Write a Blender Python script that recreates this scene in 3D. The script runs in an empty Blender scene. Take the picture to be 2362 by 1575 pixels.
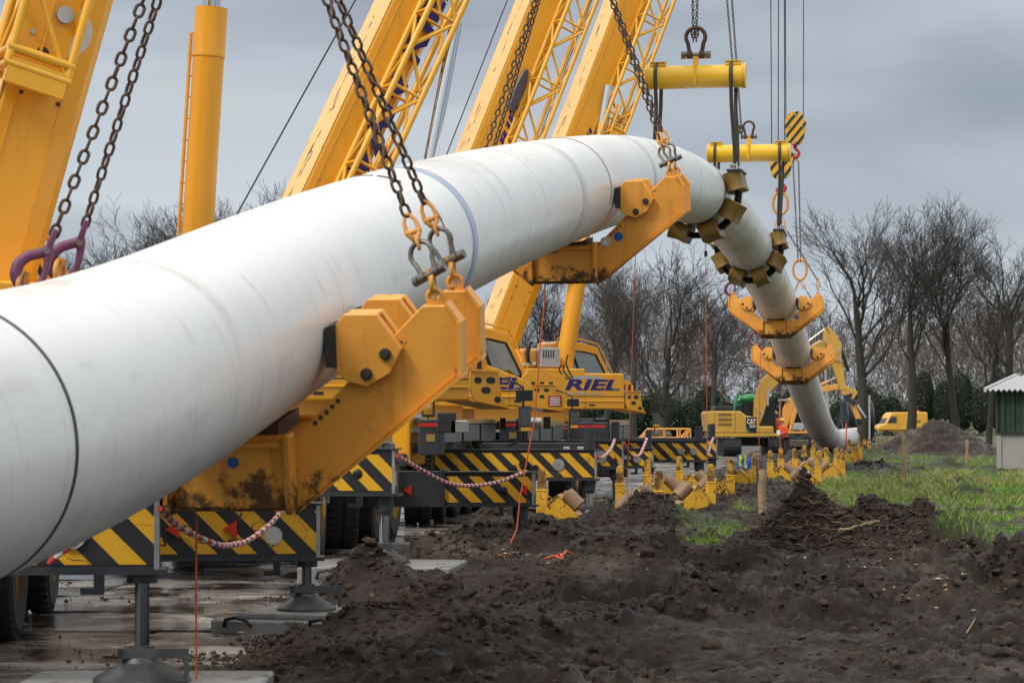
import bpy, math, random
import numpy as np
from mathutils import Matrix, Vector, noise as mnoise
random.seed(7); rng = np.random.default_rng(7)
PI = math.pi
S = bpy.context.scene
COL = S.collection
# ------------------------------------------------------------------ camera
F = 85/36*2362; HV = 969.0; CH = 1.75
PITCH = math.atan((HV-787.5)/F)
cd = bpy.data.cameras.new('camera'); cam = bpy.data.objects.new('camera', cd); COL.objects.link(cam)
cam.location = (0, 0, CH); cam.rotation_euler = (PI/2+PITCH, 0, 0)
cd.lens = 85; cd.sensor_width = 36; cd.clip_start = .1; cd.clip_end = 6000
cd.dof.use_dof = True; cd.dof.focus_distance = 32; cd.dof.aperture_fstop = 6.3; cd.dof.aperture_blades = 9
S.camera = cam
# ------------------------------------------------------------------ world: overcast sky
SUN_EL, SUN_AZ = math.radians(47), math.radians(232)
W = bpy.data.worlds.new('World'); S.world = W; W.use_nodes = True
nt = W.node_tree; nt.nodes.clear()
def N(t, tp, **k):
    n = t.nodes.new(tp)
    for a, b in k.items(): setattr(n, a, b)
    return n
out = N(nt, 'ShaderNodeOutputWorld'); bg = N(nt, 'ShaderNodeBackground'); bg.inputs[1].default_value = .1
sky = N(nt, 'ShaderNodeTexSky', sky_type='NISHITA', sun_disc=False); sky.sun_elevation = SUN_EL; sky.sun_rotation = SUN_AZ
tc = N(nt, 'ShaderNodeTexCoord'); mp = N(nt, 'ShaderNodeMapping'); mp.inputs['Scale'].default_value = (2.3, 2.3, 9.5)
mp.inputs['Rotation'].default_value = (0, .16, 0); mp.inputs['Location'].default_value = (.3, .7, .22)
n1 = N(nt, 'ShaderNodeTexNoise'); n1.inputs['Scale'].default_value = 1.15; n1.inputs['Detail'].default_value = 4; n1.inputs['Roughness'].default_value = .42
n1.inputs['Distortion'].default_value = .5
cr = N(nt, 'ShaderNodeValToRGB'); e = cr.color_ramp.elements
e[0].position = .36; e[0].color = (1.95, 2.26, 2.75, 1); e[1].position = .62; e[1].color = (4.35, 4.72, 5.15, 1)
# an overcast sky is about three times as bright overhead as at the horizon
sx = N(nt, 'ShaderNodeSeparateXYZ'); mr = N(nt, 'ShaderNodeMapRange'); mr.inputs[1].default_value = .12; mr.inputs[2].default_value = .85
mr.inputs[3].default_value = 1.0; mr.inputs[4].default_value = 3.0
hz = N(nt, 'ShaderNodeMapRange'); hz.inputs[1].default_value = -.02; hz.inputs[2].default_value = .16; hz.inputs[3].default_value = 1.3; hz.inputs[4].default_value = .9
ml = N(nt, 'ShaderNodeMath', operation='MULTIPLY')
vm = N(nt, 'ShaderNodeVectorMath', operation='SCALE'); mx = N(nt, 'ShaderNodeMixRGB'); mx.inputs[0].default_value = .93
L = nt.links.new
L(tc.outputs['Generated'], mp.inputs[0]); L(mp.outputs[0], n1.inputs['Vector']); L(n1.outputs['Fac'], cr.inputs[0])
L(tc.outputs['Generated'], sx.inputs[0]); L(sx.outputs[2], mr.inputs[0]); L(sx.outputs[2], hz.inputs[0])
L(mr.outputs[0], ml.inputs[0]); L(hz.outputs[0], ml.inputs[1]); L(ml.outputs[0], vm.inputs['Scale'])
nz = N(nt, 'ShaderNodeMapRange'); nz.inputs[1].default_value = .16; nz.inputs[2].default_value = .6; L(sx.outputs[2], nz.inputs[0])
zc = N(nt, 'ShaderNodeMixRGB'); zc.inputs[2].default_value = (4.6, 4.6, 4.5, 1); L(nz.outputs[0], zc.inputs[0]); L(cr.outputs[0], zc.inputs[1]); L(zc.outputs[0], vm.inputs[0])
L(sky.outputs[0], mx.inputs[1]); L(vm.outputs[0], mx.inputs[2]); L(mx.outputs[0], bg.inputs[0]); L(bg.outputs[0], out.inputs[0])
# ------------------------------------------------------------------ sun behind the cloud
sl = bpy.data.lights.new('sun', 'SUN'); sl.energy = 1.5; sl.angle = math.radians(14); sl.color = (1, .96, .9)
so = bpy.data.objects.new('sun', sl); COL.objects.link(so)
so.rotation_euler = (PI/2-SUN_EL, 0, PI-SUN_AZ)
S.view_settings.view_transform = 'Standard'; S.view_settings.look = 'None'; S.view_settings.exposure = .40; S.view_settings.gamma = 1
S.view_settings.use_curve_mapping = False
S.cycles.max_bounces = 6; S.cycles.use_denoising = True
# ------------------------------------------------------------------ helpers
tp = math.tan(PITCH); cp, sp = math.cos(PITCH), math.sin(PITCH)
def P(u, v, d):
    """the point of the place that the photograph shows at (u, v), d metres along the view"""
    xc, yc = (u-1181)/F, (787.5-v)/F
    r = Vector((xc, cp-yc*sp, sp+yc*cp)); r *= d/r.y
    return Vector((r.x, r.y, r.z+CH))
def tagp(o, label=None, cat=None, group=None, kind=None):
    if label: o['label'] = label
    if cat: o['category'] = cat
    if group: o['group'] = group
    if kind: o['kind'] = kind
    return o
def thing(name, label, cat, loc=(0, 0, 0), rot=0, group=None):
    o = bpy.data.objects.new(name, None); COL.objects.link(o)
    o.empty_display_size = .2
    o.location = loc; o.rotation_euler = rot if isinstance(rot, (tuple, list)) else (0, 0, rot)
    return tagp(o, label, cat, group)
def local(o):
    return (Matrix.Translation(o.location) @ o.rotation_euler.to_matrix().to_4x4())
def frame(a, b):
    z = (b-a).normalized(); x = Vector((0, 0, 1)) if abs(z.z) < .9 else Vector((1, 0, 0))
    x = (x - z*x.dot(z)).normalized(); y = z.cross(x)
    return x, y, z
class MB:
    def __init__(s, T=None): s.v = []; s.f = []; s.m = []; s.s = []; s.T = T
    def add(s, vs, fs, mi=0, sm=False):
        b = len(s.v)
        if s.T is not None: vs = [s.T @ Vector(p) for p in vs]
        s.v += [tuple(p) for p in vs]
        for f in fs: s.f.append([i+b for i in f]); s.m.append(mi); s.s.append(sm)
        return s
    def bx(s, x0, x1, y0, y1, z0, z1, mi=0, M=None):
        vs = [Vector((x, y, z)) for z in (z0, z1) for y in (y0, y1) for x in (x0, x1)]
        if M is not None: vs = [M @ p for p in vs]
        return s.add(vs, [(0, 2, 3, 1), (4, 5, 7, 6), (0, 1, 5, 4), (2, 6, 7, 3), (0, 4, 6, 2), (1, 3, 7, 5)], mi)
    def prism(s, poly, y0, y1, mi=0, M=None):
        """poly in (x, z), extruded along y"""
        n = len(poly); vs = [Vector((x, y0, z)) for x, z in poly]+[Vector((x, y1, z)) for x, z in poly]
        if M is not None: vs = [M @ p for p in vs]
        a = sum(poly[i][0]*poly[(i+1) % n][1]-poly[(i+1) % n][0]*poly[i][1] for i in range(n))
        fs = [tuple(range(n)), tuple(range(2*n-1, n-1, -1))]+[((i+1) % n, i, n+i, n+(i+1) % n) for i in range(n)]
        if a < 0: fs = [f[::-1] for f in fs]
        return s.add(vs, fs, mi)
    def tube(s, pts, r, n=8, mi=0, caps=True, sm=True, closed=False):
        pts = [Vector(p) for p in pts]; k = len(pts); rs = r if isinstance(r, (list, tuple)) else [r]*k
        vs = []; X = None
        for i, p in enumerate(pts):
            a = pts[(i-1) % k] if (i or closed) else p; b = pts[(i+1) % k] if (i < k-1 or closed) else p
            z = (b-a); z = z.normalized() if z.length > 1e-9 else Vector((0, 0, 1))
            if X is None:
                X = Vector((0, 0, 1)) if abs(z.z) < .9 else Vector((1, 0, 0))
            X = (X-z*X.dot(z)).normalized(); Y = z.cross(X)
            for j in range(n):
                t = 2*PI*j/n; vs.append(p+(X*math.cos(t)+Y*math.sin(t))*rs[i])
        fs = []
        for i in range(k if closed else k-1):
            a, b = i*n, ((i+1) % k)*n
            fs += [(a+j, a+(j+1) % n, b+(j+1) % n, b+j) for j in range(n)]
        s.add(vs, fs, mi, sm)
        if caps and not closed:
            b = len(s.v); s.v += s.v[b-len(vs):b-len(vs)+n]+s.v[b-n:b]
            s.f += [[b+j for j in range(n-1, -1, -1)], [b+n+j for j in range(n)]]; s.m += [mi]*2; s.s += [False]*2
        return s
    def stube(s, pts, rs, n=8, mi=0, k=4):
        P_ = [Vector(p) for p in pts]; out = []; ro = []
        for i in range(len(P_)-1):
            p0, p1, p2, p3 = P_[max(i-1, 0)], P_[i], P_[i+1], P_[min(i+2, len(P_)-1)]
            for j in range(k):
                t = j/k; out.append(.5*((2*p1)+(p2-p0)*t+(2*p0-5*p1+4*p2-p3)*t*t+(p1*3-p0-p2*3+p3)*t**3)); ro.append(rs[i]+(rs[i+1]-rs[i])*t)
        return s.tube(out+[P_[-1]], ro+[rs[-1]], n, mi)
    def cyl(s, a, b, r, n=12, mi=0, r2=None): return s.tube([a, b], [r, r if r2 is None else r2], n, mi)
    def lathe(s, a, b, prof, n=16, mi=0, sm=True):
        """prof: list of (t along a-b in metres, radius)"""
        a = Vector(a); b = Vector(b); X, Y, Z = frame(a, b); vs = []
        if sm:                                     # keep sharp turns of the profile sharp
            runs = [[prof[0]]]
            for i in range(1, len(prof)):
                runs[-1].append(prof[i])
                if i < len(prof)-1:
                    u, w = Vector((prof[i][0]-prof[i-1][0], prof[i][1]-prof[i-1][1])), Vector((prof[i+1][0]-prof[i][0], prof[i+1][1]-prof[i][1]))
                    if u.length and w.length and u.angle(w) > .6: runs.append([prof[i]])
            if len(runs) > 1:
                for q_ in runs: s._lathe(a, X, Y, Z, q_, n, mi)
                for (t, r), fl in ((prof[0], -1), (prof[-1], 1)):
                    s.add([a+Z*t+(X*math.cos(2*PI*j/n)+Y*math.sin(2*PI*j/n))*r for j in range(n)], [tuple(range(n))[::fl]], mi)
                return s
        for t, r in prof:
            for j in range(n):
                q = 2*PI*j/n; vs.append(a+Z*t+(X*math.cos(q)+Y*math.sin(q))*r)
        fs = [(i*n+j, i*n+(j+1) % n, (i+1)*n+(j+1) % n, (i+1)*n+j) for i in range(len(prof)-1) for j in range(n)]
        s.add(vs, fs, mi, sm); m = len(prof)
        return s.add([s_ for s_ in vs[:n]]+vs[-n:], [tuple(range(n-1, -1, -1)), tuple(range(n, 2*n))], mi)
    def _lathe(s, a, X, Y, Z, prof, n, mi):
        vs = [a+Z*t+(X*math.cos(2*PI*j/n)+Y*math.sin(2*PI*j/n))*r for t, r in prof for j in range(n)]
        s.add(vs, [(i*n+j, i*n+(j+1) % n, (i+1)*n+(j+1) % n, (i+1)*n+j) for i in range(len(prof)-1) for j in range(n)], mi, True)
    def ring(s, c, ax, R, r, n=20, k=8, mi=0, a0=0, a1=None, sx=1):
        c = Vector(c); X, Y, Z = frame(c, c+Vector(ax)); full = a1 is None
        m = n if full else n+1; e_ = 2*PI if full else a1-a0
        return s.tube([c+X*math.cos(a0+e_*i/n)*R*sx+Y*math.sin(a0+e_*i/n)*R for i in range(m)], r, k, mi, closed=full)
    def sphere(s, c, r, n=10, mi=0, sc=(1, 1, 1)):
        c = Vector(c); vs = []; m = max(4, n//2)
        for i in range(m+1):
            a = -PI/2+PI*i/m
            for j in range(n):
                t = 2*PI*j/n; vs.append(c+Vector((math.cos(a)*math.cos(t)*r*sc[0], math.cos(a)*math.sin(t)*r*sc[1], math.sin(a)*r*sc[2])))
        return s.add(vs, [(i*n+j, i*n+(j+1) % n, (i+1)*n+(j+1) % n, (i+1)*n+j) for i in range(m) for j in range(n)], mi, True)
    def mesh(s, name, mats):
        me = bpy.data.meshes.new(name); me.from_pydata(s.v, [], s.f)
        for m in mats: me.materials.append(m)
        me.polygons.foreach_set('material_index', s.m); me.polygons.foreach_set('use_smooth', s.s); me.update()
        return me
    def build(s, name, mats, parent=None, bevel=0, seg=1):
        if not isinstance(mats, (list, tuple)): mats = [mats]
        o = bpy.data.objects.new(name, s.mesh(name, mats)); COL.objects.link(o); o.parent = parent
        if bevel:
            b = o.modifiers.new('bevel', 'BEVEL'); b.width = bevel; b.segments = seg; b.limit_method = 'ANGLE'; b.angle_limit = .6
        return o
def npmesh(name, v, f, mats, parent=None, smooth=False, mi=None):
    """large mesh from arrays; all faces have the same number of corners"""
    v = np.asarray(v, np.float32); f = np.asarray(f, np.int32); k = f.shape[1]
    me = bpy.data.meshes.new(name); me.vertices.add(len(v)); me.vertices.foreach_set('co', v.ravel())
    me.loops.add(f.size); me.loops.foreach_set('vertex_index', f.ravel())
    me.polygons.add(len(f)); me.polygons.foreach_set('loop_start', np.arange(0, f.size, k, dtype=np.int32))
    for m in (mats if isinstance(mats, (list, tuple)) else [mats]): me.materials.append(m)
    if smooth: me.polygons.foreach_set('use_smooth', np.ones(len(f), bool))
    if mi is not None: me.polygons.foreach_set('material_index', np.asarray(mi, np.int32))
    me.update(calc_edges=True); me.validate()
    o = bpy.data.objects.new(name, me); COL.objects.link(o); o.parent = parent
    return o
def dup(root, loc, rot=None, label=None, group=None):
    r = root.copy(); COL.objects.link(r); r.location = loc
    if rot is not None: r.rotation_euler = (0, 0, rot)
    if label: r['label'] = label
    if group: r['group'] = group
    for ch in list(root.children):
        c = ch.copy(); COL.objects.link(c); c.parent = r
        for g in list(ch.children):
            d = g.copy(); COL.objects.link(d); d.parent = c
    return r
def text(s, w, h, mat, M, parent, shear=0, bold=.02, name='lettering', ex=.003):
    """flat lettering fitted to w x h metres; M maps (x right, y up, z out) to the parent's space"""
    cu = bpy.data.curves.new(name, 'FONT'); cu.body = s; cu.shear = shear; cu.offset = bold; cu.extrude = .001; cu.resolution_u = 3
    o = bpy.data.objects.new(name, cu); COL.objects.link(o)
    me = bpy.data.meshes.new_from_object(o.evaluated_get(bpy.context.evaluated_depsgraph_get()))
    bpy.data.objects.remove(o); bpy.data.curves.remove(cu)
    c = np.empty(len(me.vertices)*3, np.float32); me.vertices.foreach_get('co', c); c = c.reshape(-1, 3)
    lo, hi = c.min(0), c.max(0)
    c[:, 0] = (c[:, 0]-lo[0])/(hi[0]-lo[0])*w; c[:, 1] = (c[:, 1]-lo[1])/(hi[1]-lo[1])*h; c[:, 2] = np.where(c[:, 2] > 0, ex, 0)
    me.vertices.foreach_set('co', c.ravel()); me.materials.clear(); me.materials.append(mat); me.transform(M); me.update()
    o = bpy.data.objects.new(name, me); COL.objects.link(o); o.parent = parent
    return o
def frontM(x, y, z):           # lettering on a face that looks towards local -y
    return Matrix.Translation((x, y, z)) @ Matrix.Rotation(PI/2, 4, 'X')
# ------------------------------------------------------------------ materials
def mat(name, col, rough=.5, metal=0, var=.12, vs=3.0, dirt=0, dcol=(.03, .02, .014), ds=2.5, low=None, bump=0, bs=40, coat=0, spec=.5, stripes=None, scr=0, col2=None, scw=.03, scol=(.05, .03, .02), streak=0):
    m = bpy.data.materials.new(name); m.use_nodes = True; t = m.node_tree; l = t.links.new
    b = t.nodes['Principled BSDF']; b.inputs['Metallic'].default_value = metal; b.inputs['Coat Weight'].default_value = coat
    b.inputs['Coat Roughness'].default_value = .12; b.inputs['Specular IOR Level'].default_value = spec
    c = N(t, 'ShaderNodeTexCoord'); oi = N(t, 'ShaderNodeObjectInfo'); sc = N(t, 'ShaderNodeMath', operation='MULTIPLY'); sc.inputs[1].default_value = 53
    l(oi.outputs['Random'], sc.inputs[0]); ad = N(t, 'ShaderNodeVectorMath', operation='ADD'); l(c.outputs['Object'], ad.inputs[0]); l(sc.outputs[0], ad.inputs[1])
    n = N(t, 'ShaderNodeTexNoise'); n.inputs['Scale'].default_value = vs; n.inputs['Detail'].default_value = 6; n.inputs['Roughness'].default_value = .62
    l(ad.outputs[0], n.inputs['Vector'])
    r = N(t, 'ShaderNodeValToRGB'); r.color_ramp.elements[0].position = .3; r.color_ramp.elements[1].position = .7
    r.color_ramp.elements[0].color = (*[x*(1-var) for x in (col2 or col)], 1); r.color_ramp.elements[1].color = (*[min(1, x*(1+var)) for x in col], 1)
    l(n.outputs['Fac'], r.inputs[0]); cur = r.outputs[0]
    ro = N(t, 'ShaderNodeMapRange'); ro.inputs[1].default_value = .3; ro.inputs[2].default_value = .7
    ro.inputs[3].default_value = rough*.85; ro.inputs[4].default_value = min(1, rough*1.2); l(n.outputs['Fac'], ro.inputs[0]); rc = ro.outputs[0]
    def mixc(fac, colr):
        nonlocal cur
        x = N(t, 'ShaderNodeMixRGB'); l(fac, x.inputs[0]); l(cur, x.inputs[1]); x.inputs[2].default_value = (*colr, 1); cur = x.outputs[0]
    if stripes:                                   # flat painted hazard stripes along x+z
        per, sgn, c2, duty = stripes
        sep = N(t, 'ShaderNodeSeparateXYZ'); l(c.outputs['Object'], sep.inputs[0])
        a = N(t, 'ShaderNodeMath', operation='MULTIPLY_ADD'); a.inputs[1].default_value = sgn; l(sep.outputs[2], a.inputs[0]); l(sep.outputs[0], a.inputs[2])
        d = N(t, 'ShaderNodeMath', operation='DIVIDE'); d.inputs[1].default_value = per; l(a.outputs[0], d.inputs[0])
        fr = N(t, 'ShaderNodeMath', operation='FRACT'); l(d.outputs[0], fr.inputs[0])
        g = N(t, 'ShaderNodeMath', operation='GREATER_THAN'); g.inputs[1].default_value = duty; l(fr.outputs[0], g.inputs[0]); mixc(g.outputs[0], c2)
    if dirt:
        n2 = N(t, 'ShaderNodeTexNoise'); n2.inputs['Scale'].default_value = ds; n2.inputs['Detail'].default_value = 9; n2.inputs['Roughness'].default_value = .72
        l(ad.outputs[0], n2.inputs['Vector']); f = n2.outputs['Fac']
        if low:                                    # muck collects on the low, dragged edges
            z0, z1, k = low; sep2 = N(t, 'ShaderNodeSeparateXYZ'); l(c.outputs['Object'], sep2.inputs[0])
            q = N(t, 'ShaderNodeMapRange'); q.inputs[1].default_value = z0; q.inputs[2].default_value = z1; q.inputs[3].default_value = k; q.inputs[4].default_value = 0
            l(sep2.outputs[2], q.inputs[0]); aa = N(t, 'ShaderNodeMath', operation='ADD'); l(f, aa.inputs[0]); l(q.outputs[0], aa.inputs[1]); f = aa.outputs[0]
        dr = N(t, 'ShaderNodeMapRange'); th = .68-.2*dirt; dr.inputs[1].default_value = th; dr.inputs[2].default_value = th+.09; dr.inputs[4].default_value = .9
        l(f, dr.inputs[0]); mixc(dr.outputs[0], dcol)
        rr = N(t, 'ShaderNodeMath', operation='MULTIPLY_ADD'); rr.inputs[1].default_value = .35; l(dr.outputs[0], rr.inputs[0]); l(rc, rr.inputs[2]); rc = rr.outputs[0]
    if streak:                                     # rusty runs down the plates
        mq = N(t, 'ShaderNodeMapping'); mq.inputs['Scale'].default_value = (9, 9, .7); l(ad.outputs[0], mq.inputs[0]); n5 = N(t, 'ShaderNodeTexNoise'); n5.inputs['Scale'].default_value = 1; n5.inputs['Detail'].default_value = 5; l(mq.outputs[0], n5.inputs['Vector'])
        q5 = N(t, 'ShaderNodeMapRange'); q5.inputs[1].default_value = .58; q5.inputs[2].default_value = .72; q5.inputs[4].default_value = streak; l(n5.outputs['Fac'], q5.inputs[0]); mixc(q5.outputs[0], (.42, .17, .02))
    if scr:                                        # thin dark scratches through the paint
        v = N(t, 'ShaderNodeTexVoronoi', feature='DISTANCE_TO_EDGE'); v.inputs['Scale'].default_value = scr; wn = N(t, 'ShaderNodeTexNoise'); wn.inputs['Scale'].default_value = 2.2
        wa = N(t, 'ShaderNodeVectorMath', operation='ADD'); l(ad.outputs[0], wn.inputs['Vector']); l(ad.outputs[0], wa.inputs[0]); l(wn.outputs['Color'], wa.inputs[1]); l(wa.outputs[0], v.inputs['Vector'])
        s1 = N(t, 'ShaderNodeMath', operation='LESS_THAN'); s1.inputs[1].default_value = scw; l(v.outputs['Distance'], s1.inputs[0])
        s2 = N(t, 'ShaderNodeMath', operation='GREATER_THAN'); s2.inputs[1].default_value = .52; l(n.outputs['Fac'], s2.inputs[0])
        s3 = N(t, 'ShaderNodeMath', operation='MULTIPLY'); l(s1.outputs[0], s3.inputs[0]); l(s2.outputs[0], s3.inputs[1]); mixc(s3.outputs[0], scol)
    l(cur, b.inputs['Base Color']); l(rc, b.inputs['Roughness'])
    if bump:
        n3 = N(t, 'ShaderNodeTexNoise'); n3.inputs['Scale'].default_value = bs; n3.inputs['Detail'].default_value = 5; l(ad.outputs[0], n3.inputs['Vector'])
        bp = N(t, 'ShaderNodeBump'); bp.inputs['Strength'].default_value = bump; bp.inputs['Distance'].default_value = .02; l(n3.outputs['Fac'], bp.inputs['Height']); l(bp.outputs[0], b.inputs['Normal'])
    return m
YEL = (.80, .365, .01)
m_crane = mat('crane_yellow_paint', YEL, .34, var=.05, vs=1.2, coat=.25)
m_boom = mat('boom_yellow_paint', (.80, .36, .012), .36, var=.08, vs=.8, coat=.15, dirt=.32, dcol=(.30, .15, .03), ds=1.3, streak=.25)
m_boomsheen = mat('boom_top_sky_sheen', (.86, .50, .17), .4, var=.08, vs=1.2, dirt=.3, dcol=(.12, .08, .06), ds=1.6)  # boom yellow paled to paint in the sky's sheen; dark scuffs are wear
m_lattice = mat('lattice_yellow_paint', (.80, .40, .02), .36, var=.08, coat=.15)
m_cradle = mat('cradle_orange_paint', (.77, .335, .045), .46, var=.13, vs=1.6, dirt=.40, dcol=(.02, .0125, .008), ds=6.5, low=(-.57, -.2, .22), bump=.12, bs=50, streak=.5)
m_spread = mat('spreader_yellow_paint', (.80, .47, .012), .36, var=.05, coat=.2, dirt=.12, ds=4)
m_exc = mat('excavator_yellow_paint', (.62, .36, .055), .42, var=.07, coat=.1, dirt=.12, dcol=(.2, .13, .06))
m_exc2 = mat('excavator_orange_paint', (.74, .34, .06), .42, var=.07, coat=.1)
m_dark = mat('dark_grey_paint', (.032, .036, .042), .42, var=.15, dirt=.15, dcol=(.1, .08, .06), ds=2)
m_black = mat('black_paint', (.014, .015, .017), .38, var=.2)
m_rubber = mat('tyre_rubber', (.022, .021, .02), .75, var=.25, dirt=.4, dcol=(.075, .06, .048), ds=3.5, bump=.2)
m_under = mat('muddy_undercarriage', (.03, .028, .026), .7, var=.3, dirt=.4, dcol=(.07, .055, .042), ds=2)
m_steel = mat('galvanised_steel', (.46, .47, .47), .38, metal=.8, var=.15, vs=6)
m_chrome = mat('chrome_rod', (.62, .64, .66), .14, metal=1, var=.04)
m_chain = mat('rusty_chain_steel', (.072, .042, .027), .55, metal=.3, var=.35, vs=18, bump=.2)
m_shack = mat('worn_shackle_steel', (.16, .15, .13), .42, metal=.7, var=.3, vs=14, dirt=.2, dcol=(.05, .12, .05), ds=9)
m_clev = mat('orange_clevis_paint', (.62, .28, .05), .45, var=.15, vs=10, dirt=.25, ds=16)
m_purple = mat('purple_hook_paint', (.13, .032, .085), .5, var=.25, vs=9, dirt=.22, dcol=(.05, .02, .03), ds=12)
m_red = mat('red_paint', (.5, .03, .02), .4, var=.1)
m_redrefl = mat('red_reflector', (.62, .04, .015), .3, var=.05)
m_blue = mat('blue_lettering', (.022, .014, .16), .4, var=.03)
m_bluedot = mat('blue_sticker', (.015, .09, .36), .4, var=.03)
m_white = mat('white_print', (.78, .78, .76), .45, var=.04)
m_grey = mat('grey_print', (.40, .42, .45), .45, var=.04)
m_greyplug = mat('grey_steel_plug', (.27, .27, .27), .5, var=.1)
m_blackprint = mat('black_print', (.02, .02, .02), .5, var=.04)
m_stripe = mat('hazard_stripes', (.78, .41, .02), .4, var=.05, vs=1.5, stripes=(.33, 1.0, (.022, .025, .03), .5), dirt=.34, dcol=(.075, .058, .042), ds=3.2, scr=2.5, scw=.008)
m_stripe2 = mat('block_hazard_stripes', (.80, .40, .02), .4, var=.05, stripes=(.30, -.8, (.03, .033, .038), .55))
m_roller = mat('brown_polyurethane_roller', (.25, .155, .035), .38, var=.3, vs=2.5, dirt=.3, dcol=(.06, .04, .015), ds=5)
m_rollwood = mat('worn_brown_roller', (.26, .155, .085), .5, var=.28, vs=5, dirt=.4, dcol=(.1, .055, .03), ds=8)
m_stand = mat('chipped_stand_yellow', (.70, .38, .022), .48, var=.12, vs=4, dirt=.32, dcol=(.07, .035, .016), ds=7, scr=4.2, low=(0, .25, .05))
m_rust = mat('rust', (.10, .05, .028), .7, var=.35, vs=8, bump=.3)
m_rustpaint = mat('half_rusted_paint', (.60, .33, .03), .55, var=.15, dirt=1.15, dcol=(.09, .045, .022), ds=7)
m_coil = mat('black_coil', (.012, .012, .013), .5, var=.2)
m_glass = mat('dark_glass', (.03, .036, .036), .07, var=.1, spec=.8)
m_mirror = mat('mirror_glass', (.5, .52, .52), .05, metal=1, var=.05)
m_wire = mat('wire_rope', (.07, .065, .055), .5, metal=.6, var=.25, vs=30, bump=.4, bs=120)
m_cord = mat('orange_tag_line', (.60, .10, .03), .6, var=.12)
m_conc = mat('concrete', (.33, .32, .29), .85, var=.14, vs=2.5, bump=.1)
m_wood = mat('weathered_wood', (.33, .235, .13), .75, var=.28, vs=6, bump=.3, dirt=.25, dcol=(.1, .08, .045), ds=7)
m_twig = mat('dead_root_bark', (.055, .038, .026), .8, var=.35, vs=12)
m_padmat = mat('grey_plastic_crane_mat', (.22, .225, .22), .45, var=.25, vs=2.5, dirt=.62, dcol=(.075, .058, .045), ds=3)
m_frostmat = mat('dark_crane_mat_edge', (.06, .075, .075), .5, var=.2)
m_green = mat('green_machine_paint', (.02, .2, .07), .4, var=.1)
m_hiviz = mat('orange_hi_vis_cloth', (.85, .10, .02), .7, var=.1)
m_helmet = mat('yellow_helmet_plastic', (.78, .42, .04), .3, var=.05)
m_helmet2 = mat('lime_helmet_plastic', (.55, .6, .03), .3, var=.05)
m_skin = mat('skin', (.50, .27, .18), .5, var=.06)
m_trouser = mat('dark_trousers', (.03, .032, .04), .8, var=.15)
m_van = mat('van_yellow_paint', (.82, .42, .04), .3, var=.03, coat=.4)
# ================================================================== terrain
def _hash(ix, iy, s):
    h = (ix.astype(np.int64)*374761393+iy.astype(np.int64)*668265263+s*1274126177) & 0xffffffff
    h = ((h ^ (h >> 13))*1274126177) & 0xffffffff
    return ((h ^ (h >> 16)) & 0xffff)/65535.0
def vnoise(x, y, s=0):
    ix, iy = np.floor(x), np.floor(y); fx, fy = x-ix, y-iy
    fx = fx*fx*fx*(fx*(fx*6-15)+10); fy = fy*fy*fy*(fy*(fy*6-15)+10)
    a, b, c, d = _hash(ix, iy, s), _hash(ix+1, iy, s), _hash(ix, iy+1, s), _hash(ix+1, iy+1, s)
    return (a+(b-a)*fx)*(1-fy)+(c+(d-c)*fx)*fy
def fbm(x, y, o=4, s=0, g=.5):
    t = 0; a = 1; n = 0
    for k in range(o):
        t = t+a*vnoise(x*2**k+17.3*k, y*2**k-9.1*k, s+k); n += a; a *= g
    return t/n
def ridged(x, y, o=3, s=0):
    t = 0; a = 1; n = 0
    for k in range(o):
        t = t+a*(1-np.abs(2*vnoise(x*2**k+5.3*k, y*2**k+3.7*k, s+k)-1)); n += a; a *= .5
    return t/n
def sstep(a, b, x):
    t = np.clip((x-a)/(b-a), 0, 1); return t*t*(3-2*t)
EY = [0, 14, 18, 21, 25.6, 30, 37, 45, 60, 92, 130, 300]; EX = [-2.4, -2.0, -1.72, -1.5, -1.6, -1.0, -.35, 1.0, 3.6, 8.2, 14, 40]
GY = [0, 25.5, 28.5, 36, 44, 51, 60, 74, 90, 130, 300]; GX = [40, 9, 5.6, 5.6, 5.6, 6.0, 7.2, 9.0, 12.3, 21, 60]
def xedge(y): return np.interp(y, EY, EX)
MOUNDS = []
def mound(u, d, h, sx, sy=None): MOUNDS.append(((u-1181)/F*d, d, h, sx, sy or sx))
mound(1843, 30, .32, .27, .3); mound(1868, 30.2, .22, .24, .3); mound(1812, 29.8, .16, .2, .3); mound(1850, 29.8, .27, .75, .7); mound(2110, 29.5, .34, .75); mound(2205, 28.6, .27, .5); mound(2270, 28, .10, .4); mound(1990, 30, .16, .5)
mound(2300, 21, .26, .6, .7); mound(2430, 20.5, .25, .7); mound(1490, 37.0, .28, .5, .6); mound(1150, 38, .40, .5, .9); mound(1560, 37.5, .2, .6)
mound(850, 24, .42, .40, .5); mound(705, 17.7, .22, .28, .4); mound(590, 16.4, .12, .2); mound(815, 19.6, .2, .32); mound(1000, 29, .32, .5); mound(1420, 25.5, .24, .6); mound(1250, 23, .10, .5); mound(1000, 20.5, .2, .45); mound(1600, 20, .22, .5); mound(1950, 22, .2, .5); mound(1150, 17.5, .16, .4)
mound(1580, 25.5, .14, .5); mound(1740, 46, .22, .6, 1.5); mound(1600, 49, .2, .6); mound(1840, 76, .38, .7); mound(1920, 82, .4, .9); mound(1870, 70, .25, 1.0); mound(2180, 80, .42, .6); mound(2010, 78, .25, .8)
mound(2090, 55, .22, .5); mound(2230, 52, .25, .5); mound(2060, 72, .2, .8); mound(2000, 100, .5, 1.2)
mound(1290, 31, .2, .5); mound(1080, 33, .18, .6)
HOLES = [((1215-1181)/F*29.3, 29.3, .5, .20, .45)]
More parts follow.
